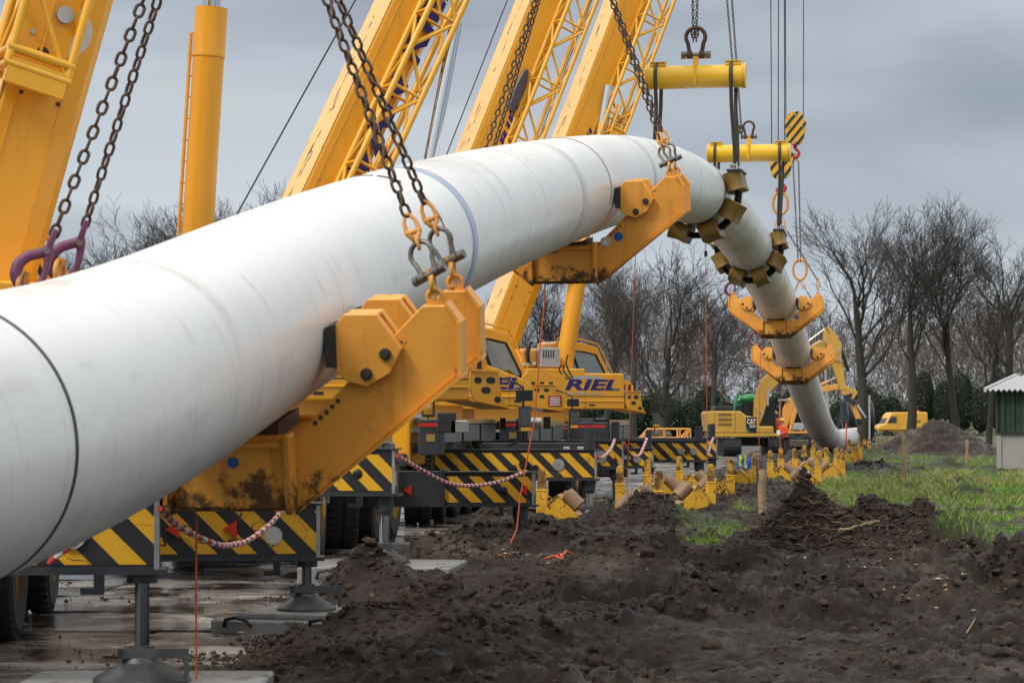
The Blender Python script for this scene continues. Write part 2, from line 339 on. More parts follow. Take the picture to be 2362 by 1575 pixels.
PATCH = [((1640-1181)/F*36, 36.5, .75, 3.2), ((1600-1181)/F*32, 32, .5, 1.2), ((1690-1181)/F*41, 41, .25, 1), ((1590-1181)/F*20.8, 20.8, .13, .3), ((1960-1181)/F*92, 92, 1.4, 4), ((1500-1181)/F*88, 90, 1.2, 2),
         ((1690-1181)/F*27, 27.6, .3, .5), ((1715-1181)/F*44, 44, .25, 1.5)]
def gmask(x, y):
    """1 where grass grows"""
    gx = np.interp(y, GY, GX); n = fbm(x*.9, y*.6, 4, 31)-.5
    g = sstep(-.3, .3, (x-gx)+n*3.2)
    g = g*sstep(.95, 1.25, np.hypot((x-20.6)/4.2, (y-117)/7.0)+n*.3)
    for px, py, rx, ry in PATCH: g = np.maximum(g, 1-sstep(.6, 1.1, np.hypot((x-px)/rx, (y-py)/ry)+n*.9))
    for (mx_, my, r, k) in ((6.6, 53.5, 2.4, .9), (9.4, 52.5, .8, .4), (11.2, 77, 3.6, 1.3), (8.6, 44, .9, .35), (11.5, 61, 2.2, .6), (9.2, 66, 1.2, .7), (13.5, 90, 2.5, 1.2)):   # dug strips of bare soil in the field
        g = g*(1-(1-sstep(.7, 1.15, np.hypot((x-mx_)/r, (y-my)/k)+n*.8)))
    return g
def height(x, y, fine=True):
    x = np.asarray(x, float); y = np.asarray(y, float)
    xe = xedge(y)+(fbm(x*.6, y*.6, 3, 3)-.5)*1.3+(fbm(x*3, y*3, 3, 8)-.5)*.5
    e = x-xe; land = sstep(-.1, 1.3, e); g = gmask(x, y)
    w = .85+.5*fbm(x*.4, y*.4, 2, 77)
    h = -.05+.16*sstep(-.15, .7, e)+.14*land*(fbm(x*.7, y*.7, 3, 11)-.42)*(1-.7*g)
    for mx_, my, hh, a, b in MOUNDS:
        d_ = my if not (1.6 < (mx_/my*F+1181-1800)/30+1.6 < 5) else 99
        q = (x-mx_)/a; r = (y-my)/b; h = h+(hh*1.3 if d_ < 45 and hh > .0 else hh)*np.exp(-(q*q+r*r)**.8)*(.6+.8*fbm(x*3.4, y*3.4, 3, 21, .6))
    hx, hy = (2163-1181)/F*117, 117.
    q = np.hypot((x-hx)/2.9, (y-hy)/3.6); h = h+1.42*np.clip(1.15-q, 0, 1)*sstep(0, .35, 1.15-q)*(.93+.14*fbm(x*.9, y*.9, 3, 44))
    for mx_, my, hh, a, b in HOLES:
        q = (x-mx_)/a; r = (y-my)/b; h = h-hh*np.exp(-(q*q+r*r)**1.5)
    if fine:
        rough = land*(1-.75*g); big = sstep(.35, .65, fbm(x*.5, y*.5, 2, 91))
        h = h+rough*(.26*(fbm(x*1.5, y*1.5, 3, 61)-.5)*(.5+big)+.24*(fbm(x*3.6, y*3.6, 3, 63, .55)-.5)*(.45+big)+.10*(np.abs(fbm(x*6.5, y*6.5, 2, 64)-.5)-.12)*2*(.4+big)+.07*(ridged(x*9, y*9, 2, 67)-.5)*(.4+big)+.058*(fbm(x*17, y*17, 3, 69, .7)-.5))
        h = h+.03*g*(fbm(x*2.5, y*2.5, 2, 71)-.5)
    return h
def H(x, y): return float(height(np.array([x]), np.array([y]), False)[0])
def Gz(u, v_d, dz=0):          # the point on the ground below pixel column u at distance d
    x = (u-1181)/F*v_d; return Vector((x, v_d, H(x, v_d)+dz))
ys = [8.5]
while ys[-1] < 150: ys.append(ys[-1]*1.0026)
ys = np.array(ys); nc = 380; tt = np.linspace(0, 1, nc)
xl = xedge(ys)-1.6; xr = .235*ys+4.5
X = xl[:, None]+(xr-xl)[:, None]*tt[None]; Y = np.repeat(ys[:, None], nc, 1); Zh = height(X, Y)
ii = (np.arange(len(ys)-1)[:, None]*nc+np.arange(nc-1)[None]).ravel()
terr = npmesh('muddy_ground', np.stack([X, Y, Zh], -1).reshape(-1, 3), np.stack([ii, ii+1, ii+nc+1, ii+nc], 1), [], smooth=True)
ca = terr.data.attributes.new('grass', 'FLOAT', 'POINT'); ca.data.foreach_set('value', gmask(X, Y).ravel().astype(np.float32))
tagp(terr, kind='structure')
def mudmat():
    m = bpy.data.materials.new('wet_mud_and_turf'); m.use_nodes = True; t = m.node_tree; l = t.links.new; b = t.nodes['Principled BSDF']
    c = N(t, 'ShaderNodeTexCoord')
    def noise(s, d=6, r=.6):
        n = N(t, 'ShaderNodeTexNoise'); n.inputs['Scale'].default_value = s; n.inputs['Detail'].default_value = d; n.inputs['Roughness'].default_value = r; l(c.outputs['Object'], n.inputs['Vector']); return n.outputs['Fac']
    def ramp(f, p0, c0, p1, c1):
        r = N(t, 'ShaderNodeValToRGB'); e = r.color_ramp.elements; e[0].position = p0; e[0].color = (*c0, 1); e[1].position = p1; e[1].color = (*c1, 1); l(f, r.inputs[0]); return r.outputs[0]
    def mix(f, a, b_):
        x = N(t, 'ShaderNodeMixRGB'); l(f, x.inputs[0]); l(a, x.inputs[1]); l(b_, x.inputs[2]); return x.outputs[0]
    mud = ramp(noise(3.5, 8, .65), .3, (.009, .0056, .0036), .72, (.050, .033, .022))
    sand = ramp(noise(9, 5), .3, (.09, .068, .049), .7, (.15, .117, .085))
    sm = N(t, 'ShaderNodeMapRange'); sm.inputs[1].default_value = .555; sm.inputs[2].default_value = .67; l(noise(.55, 7, .62), sm.inputs[0])
    gm = N(t, 'ShaderNodeMath', operation='MULTIPLY'); gm.inputs[1].default_value = .75; l(sm.outputs[0], gm.inputs[0])
    col = mix(gm.outputs[0], mud, sand)
    turf = ramp(noise(2.5, 6), .32, (.026, .032, .010), .7, (.06, .062, .022))
    at = N(t, 'ShaderNodeAttribute', attribute_name='grass'); col = mix(at.outputs['Fac'], col, turf)
    l(col, b.inputs['Base Color'])
    ro = N(t, 'ShaderNodeMapRange'); ro.inputs[1].default_value = .38; ro.inputs[2].default_value = .62; ro.inputs[3].default_value = .34; ro.inputs[4].default_value = .95; l(noise(2.6, 6), ro.inputs[0]); l(ro.outputs[0], b.inputs['Roughness'])
    bp = N(t, 'ShaderNodeBump'); bp.inputs['Strength'].default_value = 1; bp.inputs['Distance'].default_value = .06; l(noise(26, 9, .75), bp.inputs['Height']); l(bp.outputs[0], b.inputs['Normal'])
    b.inputs['Specular IOR Level'].default_value = .34
    return m
m_mud = mudmat(); terr.data.materials.append(m_mud)
m_far = mat('distant_field_soil', (.075, .08, .03), .9, var=.3, vs=.12)
m_bed = mat('muddy_road_bed', (.05, .038, .028), .5, var=.35, vs=.8)
g = MB().add([(-900, -60, -.13), (900, -60, -.13), (900, 2500, -.13), (-900, 2500, -.13)], [(0, 1, 2, 3)]).build('ground', m_far); tagp(g, kind='structure')
# ------------------------------------------------------------------ the road of slabs beside the spoil
def slabmat():
    m = bpy.data.materials.new('wet_road_slab'); m.use_nodes = True; t = m.node_tree; l = t.links.new; b = t.nodes['Principled BSDF']
    geo = N(t, 'ShaderNodeNewGeometry'); oi = N(t, 'ShaderNodeObjectInfo')
    def noise(s, d=6, r=.6, vec=geo.outputs['Position']):
        n = N(t, 'ShaderNodeTexNoise'); n.inputs['Scale'].default_value = s; n.inputs['Detail'].default_value = d; n.inputs['Roughness'].default_value = r; l(vec, n.inputs['Vector']); return n.outputs['Fac']
    r = N(t, 'ShaderNodeValToRGB'); e = r.color_ramp.elements; e[0].position = .28; e[0].color = (.15, .132, .115, 1); e[1].position = .7; e[1].color = (.37, .335, .30, 1)
    mp_ = N(t, 'ShaderNodeMapping'); mp_.inputs['Scale'].default_value = (.5, 1.6, 1); l(geo.outputs['Position'], mp_.inputs[0]); l(noise(1.4, 8, .62, mp_.outputs[0]), r.inputs[0])
    hv = N(t, 'ShaderNodeHueSaturation'); vv = N(t, 'ShaderNodeMapRange'); vv.inputs[3].default_value = .8; vv.inputs[4].default_value = 1.25; l(oi.outputs['Random'], vv.inputs[0]); l(vv.outputs[0], hv.inputs['Value']); l(r.outputs[0], hv.inputs['Color'])
    md = N(t, 'ShaderNodeMapRange'); md.inputs[1].default_value = .45; md.inputs[2].default_value = .55; l(noise(.9, 9, .68), md.inputs[0])
    mx_ = N(t, 'ShaderNodeMixRGB'); l(md.outputs[0], mx_.inputs[0]); l(hv.outputs[0], mx_.inputs[1]); mx_.inputs[2].default_value = (.035, .027, .021, 1); l(mx_.outputs[0], b.inputs['Base Color'])
    pw = N(t, 'ShaderNodeMapRange'); pw.inputs[1].default_value = .50; pw.inputs[2].default_value = .62; pw.inputs[3].default_value = .08; pw.inputs[4].default_value = .5; l(noise(.65, 5, .55), pw.inputs[0]); l(pw.outputs[0], b.inputs['Roughness'])
    bh = N(t, 'ShaderNodeMath', operation='MULTIPLY'); l(noise(9, 8, .7), bh.inputs[0]); l(pw.outputs[0], bh.inputs[1])
    bp = N(t, 'ShaderNodeBump'); bp.inputs['Strength'].default_value = 1; bp.inputs['Distance'].default_value = .07; l(bh.outputs[0], bp.inputs['Height']); l(bp.outputs[0], b.inputs['Normal'])
    return m
m_slab = slabmat()
road = MB().add([(-60, 5, -.09), (3, 5, -.09), (48, 330, -.09), (-60, 330, -.09)], [(0, 1, 2, 3)]).build('road', m_bed); tagp(road, kind='structure')
slabs = []
SW, SD = 2.98, 2.06
for k in range(4):
    b_ = MB(); n = 6; vs = []
    for j in range(3):
        for i in range(n):
            vs.append(((i/(n-1)-.5)*SW+random.uniform(-.015, .015), (j/2-.5)*SD+random.uniform(-.02, .02), random.uniform(-.012, .012)))
    top = len(vs); edge_ = [0*n+i for i in range(n)]+[n-1+n, n-1+2*n]+[2*n+i for i in range(n-2, -1, -1)]+[n]
    b_.add(vs, [(j*n+i, j*n+i+1, (j+1)*n+i+1, (j+1)*n+i) for j in range(2) for i in range(n-1)])
    b_.add([vs[q] for q in edge_]+[(vs[q][0], vs[q][1], -.1) for q in edge_], [((i+1) % len(edge_), i, i+len(edge_), (i+1) % len(edge_)+len(edge_)) for i in range(len(edge_))])
    slabs.append(b_.mesh('slab', [m_slab]))
ca_, sa_ = math.cos(math.radians(5)), math.sin(math.radians(5)); cnt = 0; rest_v = []; rest_f = []
for j in range(5, 62):
    for i in range(-9, 6):
        lx = i*3.0+(1.5 if j % 2 else 0)-1.0; ly = j*2.1
        x, y = lx*ca_+ly*sa_*.6, -lx*sa_*.6+ly
        if x > xedge(y)+1.2 or x < -.235*y-3.2 or y < 13.5: continue
        z = random.uniform(-.015, .01); rz = -math.radians(3)+random.gauss(0, .006)
        if y < 72 and cnt < 290:
            o = bpy.data.objects.new('slab', slabs[(i*7+j*3) % 4]); COL.objects.link(o); o.parent = road
            o.location = (x, y, z); o.rotation_euler = (random.gauss(0, .006), random.gauss(0, .005), rz); cnt += 1
        else:
            b0 = len(rest_v); c_, s_ = math.cos(rz), math.sin(rz)
            for zz in (-.1, 0):
                for ax, ay in ((-1.49, -1.03), (1.49, -1.03), (1.49, 1.03), (-1.49, 1.03)): rest_v.append((x+ax*c_-ay*s_, y+ax*s_+ay*c_, z+zz+ax*.004))
            rest_f += [[b0+4, b0+5, b0+6, b0+7], [b0, b0+1, b0+5, b0+4], [b0+1, b0+2, b0+6, b0+5], [b0+2, b0+3, b0+7, b0+6], [b0+3, b0, b0+4, b0+7]]
o = npmesh('slab_paving', rest_v, rest_f, m_slab, road); o['kind'] = 'stuff'
# ------------------------------------------------------------------ clods, leaves, roots and grass
def scatter(base_v, base_f, pos, scl, rot, tilt):
    n = len(pos); k = len(base_v); c, s = np.cos(rot), np.sin(rot); V = np.repeat(base_v[None], n, 0)*scl[:, None, :]
    ct, st = np.cos(tilt), np.sin(tilt); y = V[..., 1]*ct[:, None]-V[..., 2]*st[:, None]; z = V[..., 1]*st[:, None]+V[..., 2]*ct[:, None]
    x = V[..., 0]*c[:, None]-y*s[:, None]; y2 = V[..., 0]*s[:, None]+y*c[:, None]
    V = np.stack([x, y2, z], -1)+pos[:, None, :]
    return V.reshape(-1, 3), (np.asarray(base_f)[None]+(np.arange(n)*k)[:, None, None]).reshape(-1, len(base_f[0]))
m_clod = mat('mud_clod', (.036, .024, .0165), .72, var=.5, vs=5, bump=.8, bs=30, spec=.25)
_p = (1+5**.5)/2; bv = np.array([(-1, _p, 0), (1, _p, 0), (-1, -_p, 0), (1, -_p, 0), (0, -1, _p), (0, 1, _p), (0, -1, -_p), (0, 1, -_p), (_p, 0, -1), (_p, 0, 1), (-_p, 0, -1), (-_p, 0, 1)])/1.9
bf = np.array([(0, 11, 5), (0, 5, 1), (0, 1, 7), (0, 7, 10), (0, 10, 11), (1, 5, 9), (5, 11, 4), (11, 10, 2), (10, 7, 6), (7, 1, 8), (3, 9, 4), (3, 4, 2), (3, 2, 6), (3, 6, 8), (3, 8, 9), (4, 9, 5), (2, 4, 11), (6, 2, 10), (8, 6, 7), (9, 8, 1)])
n = 88000; y = 13.5*(75/13.5)**(rng.random(n)**1.35); x = xedge(y)-.8+rng.random(n)*(.235*y+2-xedge(y)+.8); x = np.where(rng.random(n) < .10, xedge(y)-rng.random(n)**2*3.5, x); mq = rng.integers(0, len(MOUNDS), n); isM = rng.random(n) < .3; y = np.where(isM, np.array([m[1] for m in MOUNDS])[mq]+rng.normal(0, .55, n), y); x = np.where(isM, np.array([m[0] for m in MOUNDS])[mq]+rng.normal(0, .5, n), x)
dens = fbm(x*.6, y*.6, 3, 55); keep = (rng.random(n) < np.clip((dens-.40)*5, .22, 1)) & (gmask(x, y) < .5) & (rng.random(n) < np.where(x < xedge(y)-.4, (fbm(x*1.1, y*1.1, 3, 56) > .52)*.8, 1)); x, y = x[keep], y[keep]; n = len(x)
s_ = .006+.020*rng.random(n)**2.5; s_ = np.where(x < xedge(y)-.4, s_*.8, s_)*np.clip(y/22, .8, 1.8); sc_ = s_[:, None]*(0.7+.8*rng.random((n, 3))); sc_[:, 2] *= .6
pos = np.stack([x, y, np.maximum(height(x, y), np.where(x < xedge(y)+.3, .0, -1))-s_*.16], -1)
allv = []; allf = []; off = 0
for k in range(5):
    q = np.arange(n) % 5 == k; wob = bv*(1+.8*(np.random.default_rng(k).random((len(bv), 1))-.5))
    v, f = scatter(wob, bf, pos[q], sc_[q], rng.random(q.sum())*6.3, rng.normal(0, .5, q.sum())); allv.append(v); allf.append(f+off); off += len(v)
o = npmesh('mud_clods', np.concatenate(allv), np.concatenate(allf), m_clod, smooth=False); tagp(o, 'loose dark clods of mud strewn over the spoil beside the road', 'mud clods', kind='stuff')
def icos(nsub):
    v = [Vector(p).normalized() for p in bv]; f = [tuple(t) for t in bf]
    for _ in range(nsub):
        cache = {}; g = []
        def mid(a, b):
            k = (min(a, b), max(a, b))
            if k not in cache: cache[k] = len(v); v.append(((v[a]+v[b])/2).normalized())
            return cache[k]
        for a, b, c in f: p, q, r = mid(a, b), mid(b, c), mid(c, a); g += [(a, p, r), (b, q, p), (c, r, q), (p, q, r)]
        f = g
    return np.array(v), np.array(f)
iv, if_ = icos(1); allv = []; allf = []; off = 0
n = 8000; y = 13.5*(60/13.5)**(rng.random(n)**1.25); x = xedge(y)-.5+rng.random(n)*(.235*y+2-xedge(y)+.5); mq = rng.integers(0, len(MOUNDS), n); isM = rng.random(n) < .5; y = np.where(isM, np.array([m[1] for m in MOUNDS])[mq]+rng.normal(0, .45, n), y); x = np.where(isM, np.array([m[0] for m in MOUNDS])[mq]+rng.normal(0, .42, n), x)
keep = (gmask(x, y) < .5) & ((rng.random(n) < np.clip((fbm(x*.6, y*.6, 3, 55)-.40)*6, .16, 1)) | isM); x, y = x[keep], y[keep]; n = len(x); s_ = .022+.05*rng.random(n)**3; sc_ = s_[:, None]*(.7+.8*rng.random((n, 3))); sc_[:, 2] *= .65; pos = np.stack([x, y, height(x, y)-s_*.12], -1)
for k in range(6):
    q = np.arange(n) % 6 == k; vv_ = np.array([Vector(p)*(.62+.62*mnoise.noise(Vector(p)*1.7+Vector((k*9, 0, 0)))+.42*mnoise.noise(Vector(p)*4.3+Vector((0, k*7, 3)))+.3) for p in iv])
    v, f = scatter(vv_, if_, pos[q], sc_[q], rng.random(q.sum())*6.3, rng.normal(0, .6, q.sum())); allv.append(v); allf.append(f+off); off += len(v)
o = npmesh('mud_lumps', np.concatenate(allv), np.concatenate(allf), m_clod, smooth=False); tagp(o, 'larger ragged lumps of dark mud on the spoil heaps', 'mud lumps', kind='stuff')
m_leaf = [mat('dead_leaf', c, .7, var=.25, vs=25) for c in ((.20, .09, .03), (.28, .16, .08), (.36, .26, .15))]
lv = np.array([(-.5, 0, 0), (-.1, -.28, .06), (.5, 0, .02), (-.1, .28, .1)]); lf = np.array([(0, 1, 2), (0, 2, 3)])
cx = [(1700, 28.2, .45, 120), (1790, 27.5, .6, 110), (2000, 26.5, 1.0, 110), (1160, 28.4, .5, 90), (2200, 20.5, .8, 70), (1900, 22, 1.6, 60), (1400, 24, 1.5, 50), (700, 22, .8, 70), (850, 21, .6, 60), (640, 20, .6, 40)]
pos = []
for u, d, r, k in cx:
    a = rng.normal(0, r*.5, (k, 2)); xx = (u-1181)/F*d+a[:, 0]; yy = d+a[:, 1]; pos.append(np.stack([xx, yy, np.maximum(height(xx, yy), np.where(xx < xedge(yy)+.3, 0, -1))+.012], -1))
pos = np.concatenate(pos); n = len(pos)
v, f = scatter(lv, lf, pos, (.028+.05*rng.random(n))[:, None]*np.ones((1, 3)), rng.random(n)*6.3, rng.normal(0, .5, n))
o = npmesh('dead_leaves', v, f, m_leaf, mi=np.repeat(rng.integers(0, 3, n), 2)); tagp(o, 'brown fallen oak leaves lying on the mud', 'leaves', kind='stuff')
def strands(name, starts, segs, ln, r, m, label, cat, up=.3, droop=.0):
    b_ = MB()
    for p in starts:
        p = Vector(p); a = random.uniform(0, 6.28); d_ = Vector((math.cos(a), math.sin(a), random.uniform(-.1, up))).normalized(); L_ = random.uniform(*ln); pts = [p]
        for i in range(segs):
            d_ = (d_+Vector((random.gauss(0, .28), random.gauss(0, .28), random.gauss(-droop, .22)))).normalized(); pts.append(pts[-1]+d_*L_/segs)
        rr = random.uniform(*r); b_.tube(pts, [rr*(1-.7*i/segs) for i in range(segs+1)], 4, caps=False)
    o = b_.build(name, m); return tagp(o, label, cat, kind='stuff')
st = []
for u, d, r, k in ((1848, 29.7, .45, 120), (1780, 29.2, .5, 45), (2060, 29, .9, 60), (2280, 22, .7, 40), (1490, 36.3, .6, 40), (1300, 27, 2.2, 45), (1900, 24, 2.5, 45), (1150, 37, .6, 24), (850, 22, .8, 30), (700, 21, .7, 30)):
    for _ in range(int(k*1.5)):
        xx = (u-1181)/F*d+random.gauss(0, r*.55); yy = d+random.gauss(0, r*.4); st.append((xx, yy, max(H(xx, yy), 0 if xx < xedge(yy)+.3 else -1)+.01))
strands('loose_roots', st, 5, (.12, .5), (.0025, .007), m_twig, 'thin dead roots and twigs sticking out of the mud heaps', 'roots', .7, .06)
strands('straw_litter', [(q[0]+random.gauss(0, .5), q[1]+random.gauss(0, .5), q[2]) for q in st[:330]], 3, (.06, .22), (.0015, .0035), m_leaf[2], 'pale straw and root fibres lying over the mud', 'straw', .4, .1)
# grass: single blades, dense and short, with taller straw tufts in the far strip
def blades(n, sel, hgt, wid, lean):
    xs, ys_ = [], []
    while sum(map(len, xs)) < n:
        y = 20*(115/20)**rng.random(60000); x = xedge(y)+rng.random(60000)*(.235*y+2.5-xedge(y)); k = rng.random(60000) < sel(x, y); xs.append(x[k]); ys_.append(y[k])
    x = np.concatenate(xs)[:n]; y = np.concatenate(ys_)[:n]; z = height(x, y, False)
    h = hgt(x, y)*(.6+.8*rng.random(n)); w = wid*(.7+.6*rng.random(n))*(y/35)**.55; a = rng.random(n)*6.28; l_ = lean*h*(.3+1.2*rng.random(n)); b_ = rng.random(n)*6.28
    wx, wy = np.cos(a)*w, np.sin(a)*w; tx, ty = np.cos(b_)*l_, np.sin(b_)*l_
    p0 = np.stack([x-wx, y-wy, z-.02], -1); p1 = np.stack([x+wx, y+wy, z-.02], -1); p2 = np.stack([x+tx*.4+wx*.6, y+ty*.4+wy*.6, z+h*.6], -1); p3 = np.stack([x+tx*.4-wx*.6, y+ty*.4-wy*.6, z+h*.6], -1); p4 = np.stack([x+tx, y+ty, z+h*.95], -1)
    v = np.stack([p0, p1, p2, p3, p4], 1).reshape(-1, 3); b5 = (np.arange(n)*5)[:, None]
    f = np.stack([b5+[0, 1, 2], b5+[0, 2, 3], b5+[3, 2, 4]], 1).reshape(-1, 3)
    return v, f
def grassmat(name, c):
    m = mat(name, c, .55, var=.3, vs=1.3, spec=.3); return m
m_grass = [grassmat('green_grass', (.17, .31, .025)), grassmat('dark_grass', (.085, .19, .018)), grassmat('straw_grass', (.34, .28, .12))]
tus = lambda x, y: fbm(x*.8, y*.35, 3, 81)
strip = lambda y: sstep(44, 52, y)*(1-sstep(66, 80, y))
v, f = blades(130000, lambda x, y: gmask(x, y)*np.where(y < 60, 1, .6), lambda x, y: (.028+.035*sstep(.45, .7, tus(x, y))+.03*strip(y))*np.where(y < 25, .6, 1), .0056, .8)
mi_ = np.repeat((rng.random(len(f)//3) < .35).astype(int), 3); o = npmesh('grass', v, f, m_grass[:2], mi=mi_); tagp(o, 'short green grass of the field right of the spoil', 'grass', kind='stuff')
v, f = blades(30000, lambda x, y: gmask(x, y)*(.08+.9*strip(y))*sstep(.38, .55, tus(x, y)), lambda x, y: .05+.15*sstep(.42, .68, tus(x, y)), .005, 1.3)
mi_ = np.repeat(rng.choice(3, len(f)//3, p=[.25, .2, .55]), 3); o = npmesh('long_grass', v, f, m_grass, mi=mi_); tagp(o, 'long straw coloured tussock grass in a band across the field', 'grass', kind='stuff')
# ================================================================== trees, hedge, shed
m_bark = mat('wet_bark', (.038, .033, .024), .85, var=.35, vs=3, bump=.5, bs=14, dirt=.2, dcol=(.05, .06, .025))
m_branch = mat('bare_branches', (.052, .044, .037), .85, var=.3, vs=1)
m_bush = mat('leafless_thicket', (.13, .102, .085), .9, var=.35, vs=.25)
def segmesh(A, B, RA, RB, n):
    A, B = np.asarray(A, float), np.asarray(B, float); z = B-A; z /= np.linalg.norm(z, axis=1)[:, None]+1e-9
    x = np.where(np.abs(z[:, 2:]) < .9, np.array([[0, 0, 1.]]), np.array([[1., 0, 0]])); x = x-z*(x*z).sum(1)[:, None]; x /= np.linalg.norm(x, axis=1)[:, None]; y = np.cross(z, x)
    t = 2*PI*np.arange(n)/n; o_ = x[:, None]*np.cos(t)[None, :, None]+y[:, None]*np.sin(t)[None, :, None]
    v = np.concatenate([A[:, None]+o_*np.asarray(RA)[:, None, None], B[:, None]+o_*np.asarray(RB)[:, None, None]], 1).reshape(-1, 3)
    j = np.arange(n); q = np.stack([j, (j+1) % n, n+(j+1) % n, n+j], 1)
    return v, (q[None]+(np.arange(len(A))*2*n)[:, None, None]).reshape(-1, 4)
def grow(seed, h, r, clear, spread, lv=4, dens=1.0, forks=3):
    R = random.Random(seed); seg = []
    def branch(p, d, ln, r0, level):
        k = max(3, min(8, int(ln/.7))); step = ln/k; pts = [(p, r0)]
        for i in range(k):
            j = .045 if level == 0 else .19
            d = (d+Vector((R.gauss(0, j), R.gauss(0, j), R.gauss(0, j)*.7+(.07 if level else .03)))).normalized(); q = p+d*step; r1 = r0*(1-(i+1)/k*(.55 if level < 2 else .75)); seg.append((p, q, pts[-1][1], r1, level)); p = q; pts.append((p, r1))
            if level < lv and (i+1)/k > (clear if level == 0 else .22):
                nb = 2 if level == 0 else (1 if R.random() < .86*dens else 0)
                if level >= 2 and R.random() < .42*dens: nb += 1
                for _ in range(nb):
                    ax = Vector((R.gauss(0, 1), R.gauss(0, 1), R.gauss(0, .25))); ax = (ax-d*ax.dot(d)).normalized(); a = R.uniform(.36, .82)*(spread if level == 0 else 1)
                    nd = (d*math.cos(a)+ax*math.sin(a)).normalized(); branch(p, nd, ln*(R.uniform(.42, .66) if level else R.uniform(.40, .62)), r1*R.uniform(.34, .58), level+1)
        if level < lv and level < 3:
            for _ in range(forks if level == 0 else 2):
                a = R.uniform(.15, .5); ax = Vector((R.gauss(0, 1), R.gauss(0, 1), 0)); ax = (ax-d*ax.dot(d)).normalized()
                branch(p, (d*math.cos(a)+ax*math.sin(a)).normalized(), ln*R.uniform(.4, .6), pts[-1][1]*R.uniform(.6, .85), level+1)
    branch(Vector((0, 0, -.2)), Vector((0, 0, 1)), h*.62, r, 0)
    top = max(s[1].z for s in seg); k = h/top
    return [(a*k, b*k, max(x*1.0, .013), max(y*1.0, .0095), l_) for a, b, x, y, l_ in seg]
protos = {}
def treemesh(key, seed, h, r, clear, spread, lv, dens, forks):
    if key in protos: return protos[key]
    sg = grow(seed, h, r, clear, spread, lv, dens, forks); big = [s for s in sg if s[4] == 0]; sm = [s for s in sg if s[4] > 0]
    res = []
    for nm, ss, n, mm in (('trunk', big, 9, m_bark), ('crown', sm, 3, m_branch)):
        v, f = segmesh([s[0] for s in ss], [s[1] for s in ss], [s[2] for s in ss], [s[3] for s in ss], n)
        o = npmesh(nm, v, f, mm, smooth=True); res.append(o.data); bpy.data.objects.remove(o)
    protos[key] = (res, len(sm)); return protos[key]
for k, a in {'oak': (3, 17, .42, .46, 1.0, 4, 1.0, 3), 'oak2': (11, 17.5, .38, .5, .8, 4, 1.0, 3), 'oak3': (29, 17, .33, .5, .85, 4, 1.0, 3), 'spread': (41, 13, .30, .34, 1.5, 4, 1.0, 2)}.items():
    treemesh(k, *a)
def tree(key, u, d, hgt, label, base=-.1, rz=None):
    (tr, cr_), _ = protos[key]; h0 = {'oak': 17, 'oak2': 17.5, 'oak3': 17, 'spread': 13}[key]
    t = thing('bare_tree', label, 'tree', ((u-1181)/F*d, d, base), random.uniform(0, 6.3) if rz is None else rz, 'bare trees along the field edge'); s = hgt/h0; t.scale = (s, s, s)
    for nm, me in (('trunk', tr), ('crown', cr_)):
        o = bpy.data.objects.new(nm, me); COL.objects.link(o); o.parent = t
    return t
tree('oak', 1992, 165, 17.4, 'tall bare oak with a broad crown behind the raised excavator arm', rz=1.0)
tree('oak2', 2100, 158, 16.8, 'tall bare tree standing directly behind the yellow van', rz=2.0)
tree('oak3', 2205, 160, 16.6, 'tall bare tree behind the far dirt heap, right of the van', rz=.4)
tree('oak', 2335, 170, 16.0, 'bare tree at the right edge above the green shed', rz=3.3)
tree('spread', 1528, 118, 11.0, 'bare wide-armed tree rising behind the black and yellow beams, left of the excavator', rz=1.7)
tree('oak3', 1392, 135, 12.0, 'bare tree behind the farthest crane cab', rz=2.9)
tree('oak2', 1462, 160, 13.2, 'thin bare tree between the farthest crane cab and the wide-armed tree', rz=5.1)
tree('spread', 1275, 140, 12.0, 'bare tree seen through the gap under the pipe, left of the farthest crane cab', rz=.2)
tree('oak3', 1640, 175, 13.5, 'bare tree behind the excavator with the long boom', rz=4.0)
tree('oak3', 2280, 185, 14.5, 'bare tree in the second row between the dirt heap and the shed', rz=1.9)
tree('oak', 590, 165, 18.6, 'bare tree crown behind the pipe, right of the upright yellow cylinder', rz=.8)
tree('oak2', 420, 160, 17.0, 'bare tree crown behind the pipe at the upright yellow cylinder', rz=4.2)
tree('oak3', 320, 165, 16.6, 'bare tree crown above the pipe, right of the purple hooks', rz=2.2)
tree('spread', 215, 165, 15.0, 'bare bushy tree crown right behind the purple hooks', rz=3.2)
tree('oak3', 500, 175, 18.4, 'bare tree crown above the pipe between the yellow cylinder and a boom', rz=5.8)
tree('oak2', 650, 178, 19.5, 'bare tree crown beside the foot of the lattice boom', rz=1.5)
tree('oak3', 265, 185, 16.8, 'bare treetop low behind the pipe at the left', rz=.3)
tree('spread', 155, 180, 15.2, 'bare treetop between the purple hooks and the big boom', rz=1.3)
# the wood behind: a mass of leafless saplings
A, B, RA, RB = [], [], [], []
R = random.Random(5)
sap = [grow(100+i, 1.0, .011, .12, .7, 3, 1.0, 2) for i in range(4)]
sap = [[s for s in sg] for sg in sap]
for i in range(240):
    u = R.uniform(1080, 2420) if i < 212 else R.uniform(60, 760); d = R.uniform(300, 345); h = R.uniform(12.5, 19.5)*(1 if u > 1650 else .92); x = (u-1181)/F*d; a = R.uniform(0, 6.3); ca2, sa2 = math.cos(a)*h*1.15, math.sin(a)*h*1.15
    sg = sap[i % 4]
    for (p, q, r0, r1, l_) in (sg if len(sg) < 360 else R.sample(sg, 360)):
        A.append((x+p.x*ca2-p.y*sa2, d+p.x*sa2+p.y*ca2, p.z*h-.1)); B.append((x+q.x*ca2-q.y*sa2, d+q.x*sa2+q.y*ca2, q.z*h-.1)); k = .011*h; RA.append(.075 if l_ == 0 else .034); RB.append(.05 if l_ == 0 else .026)
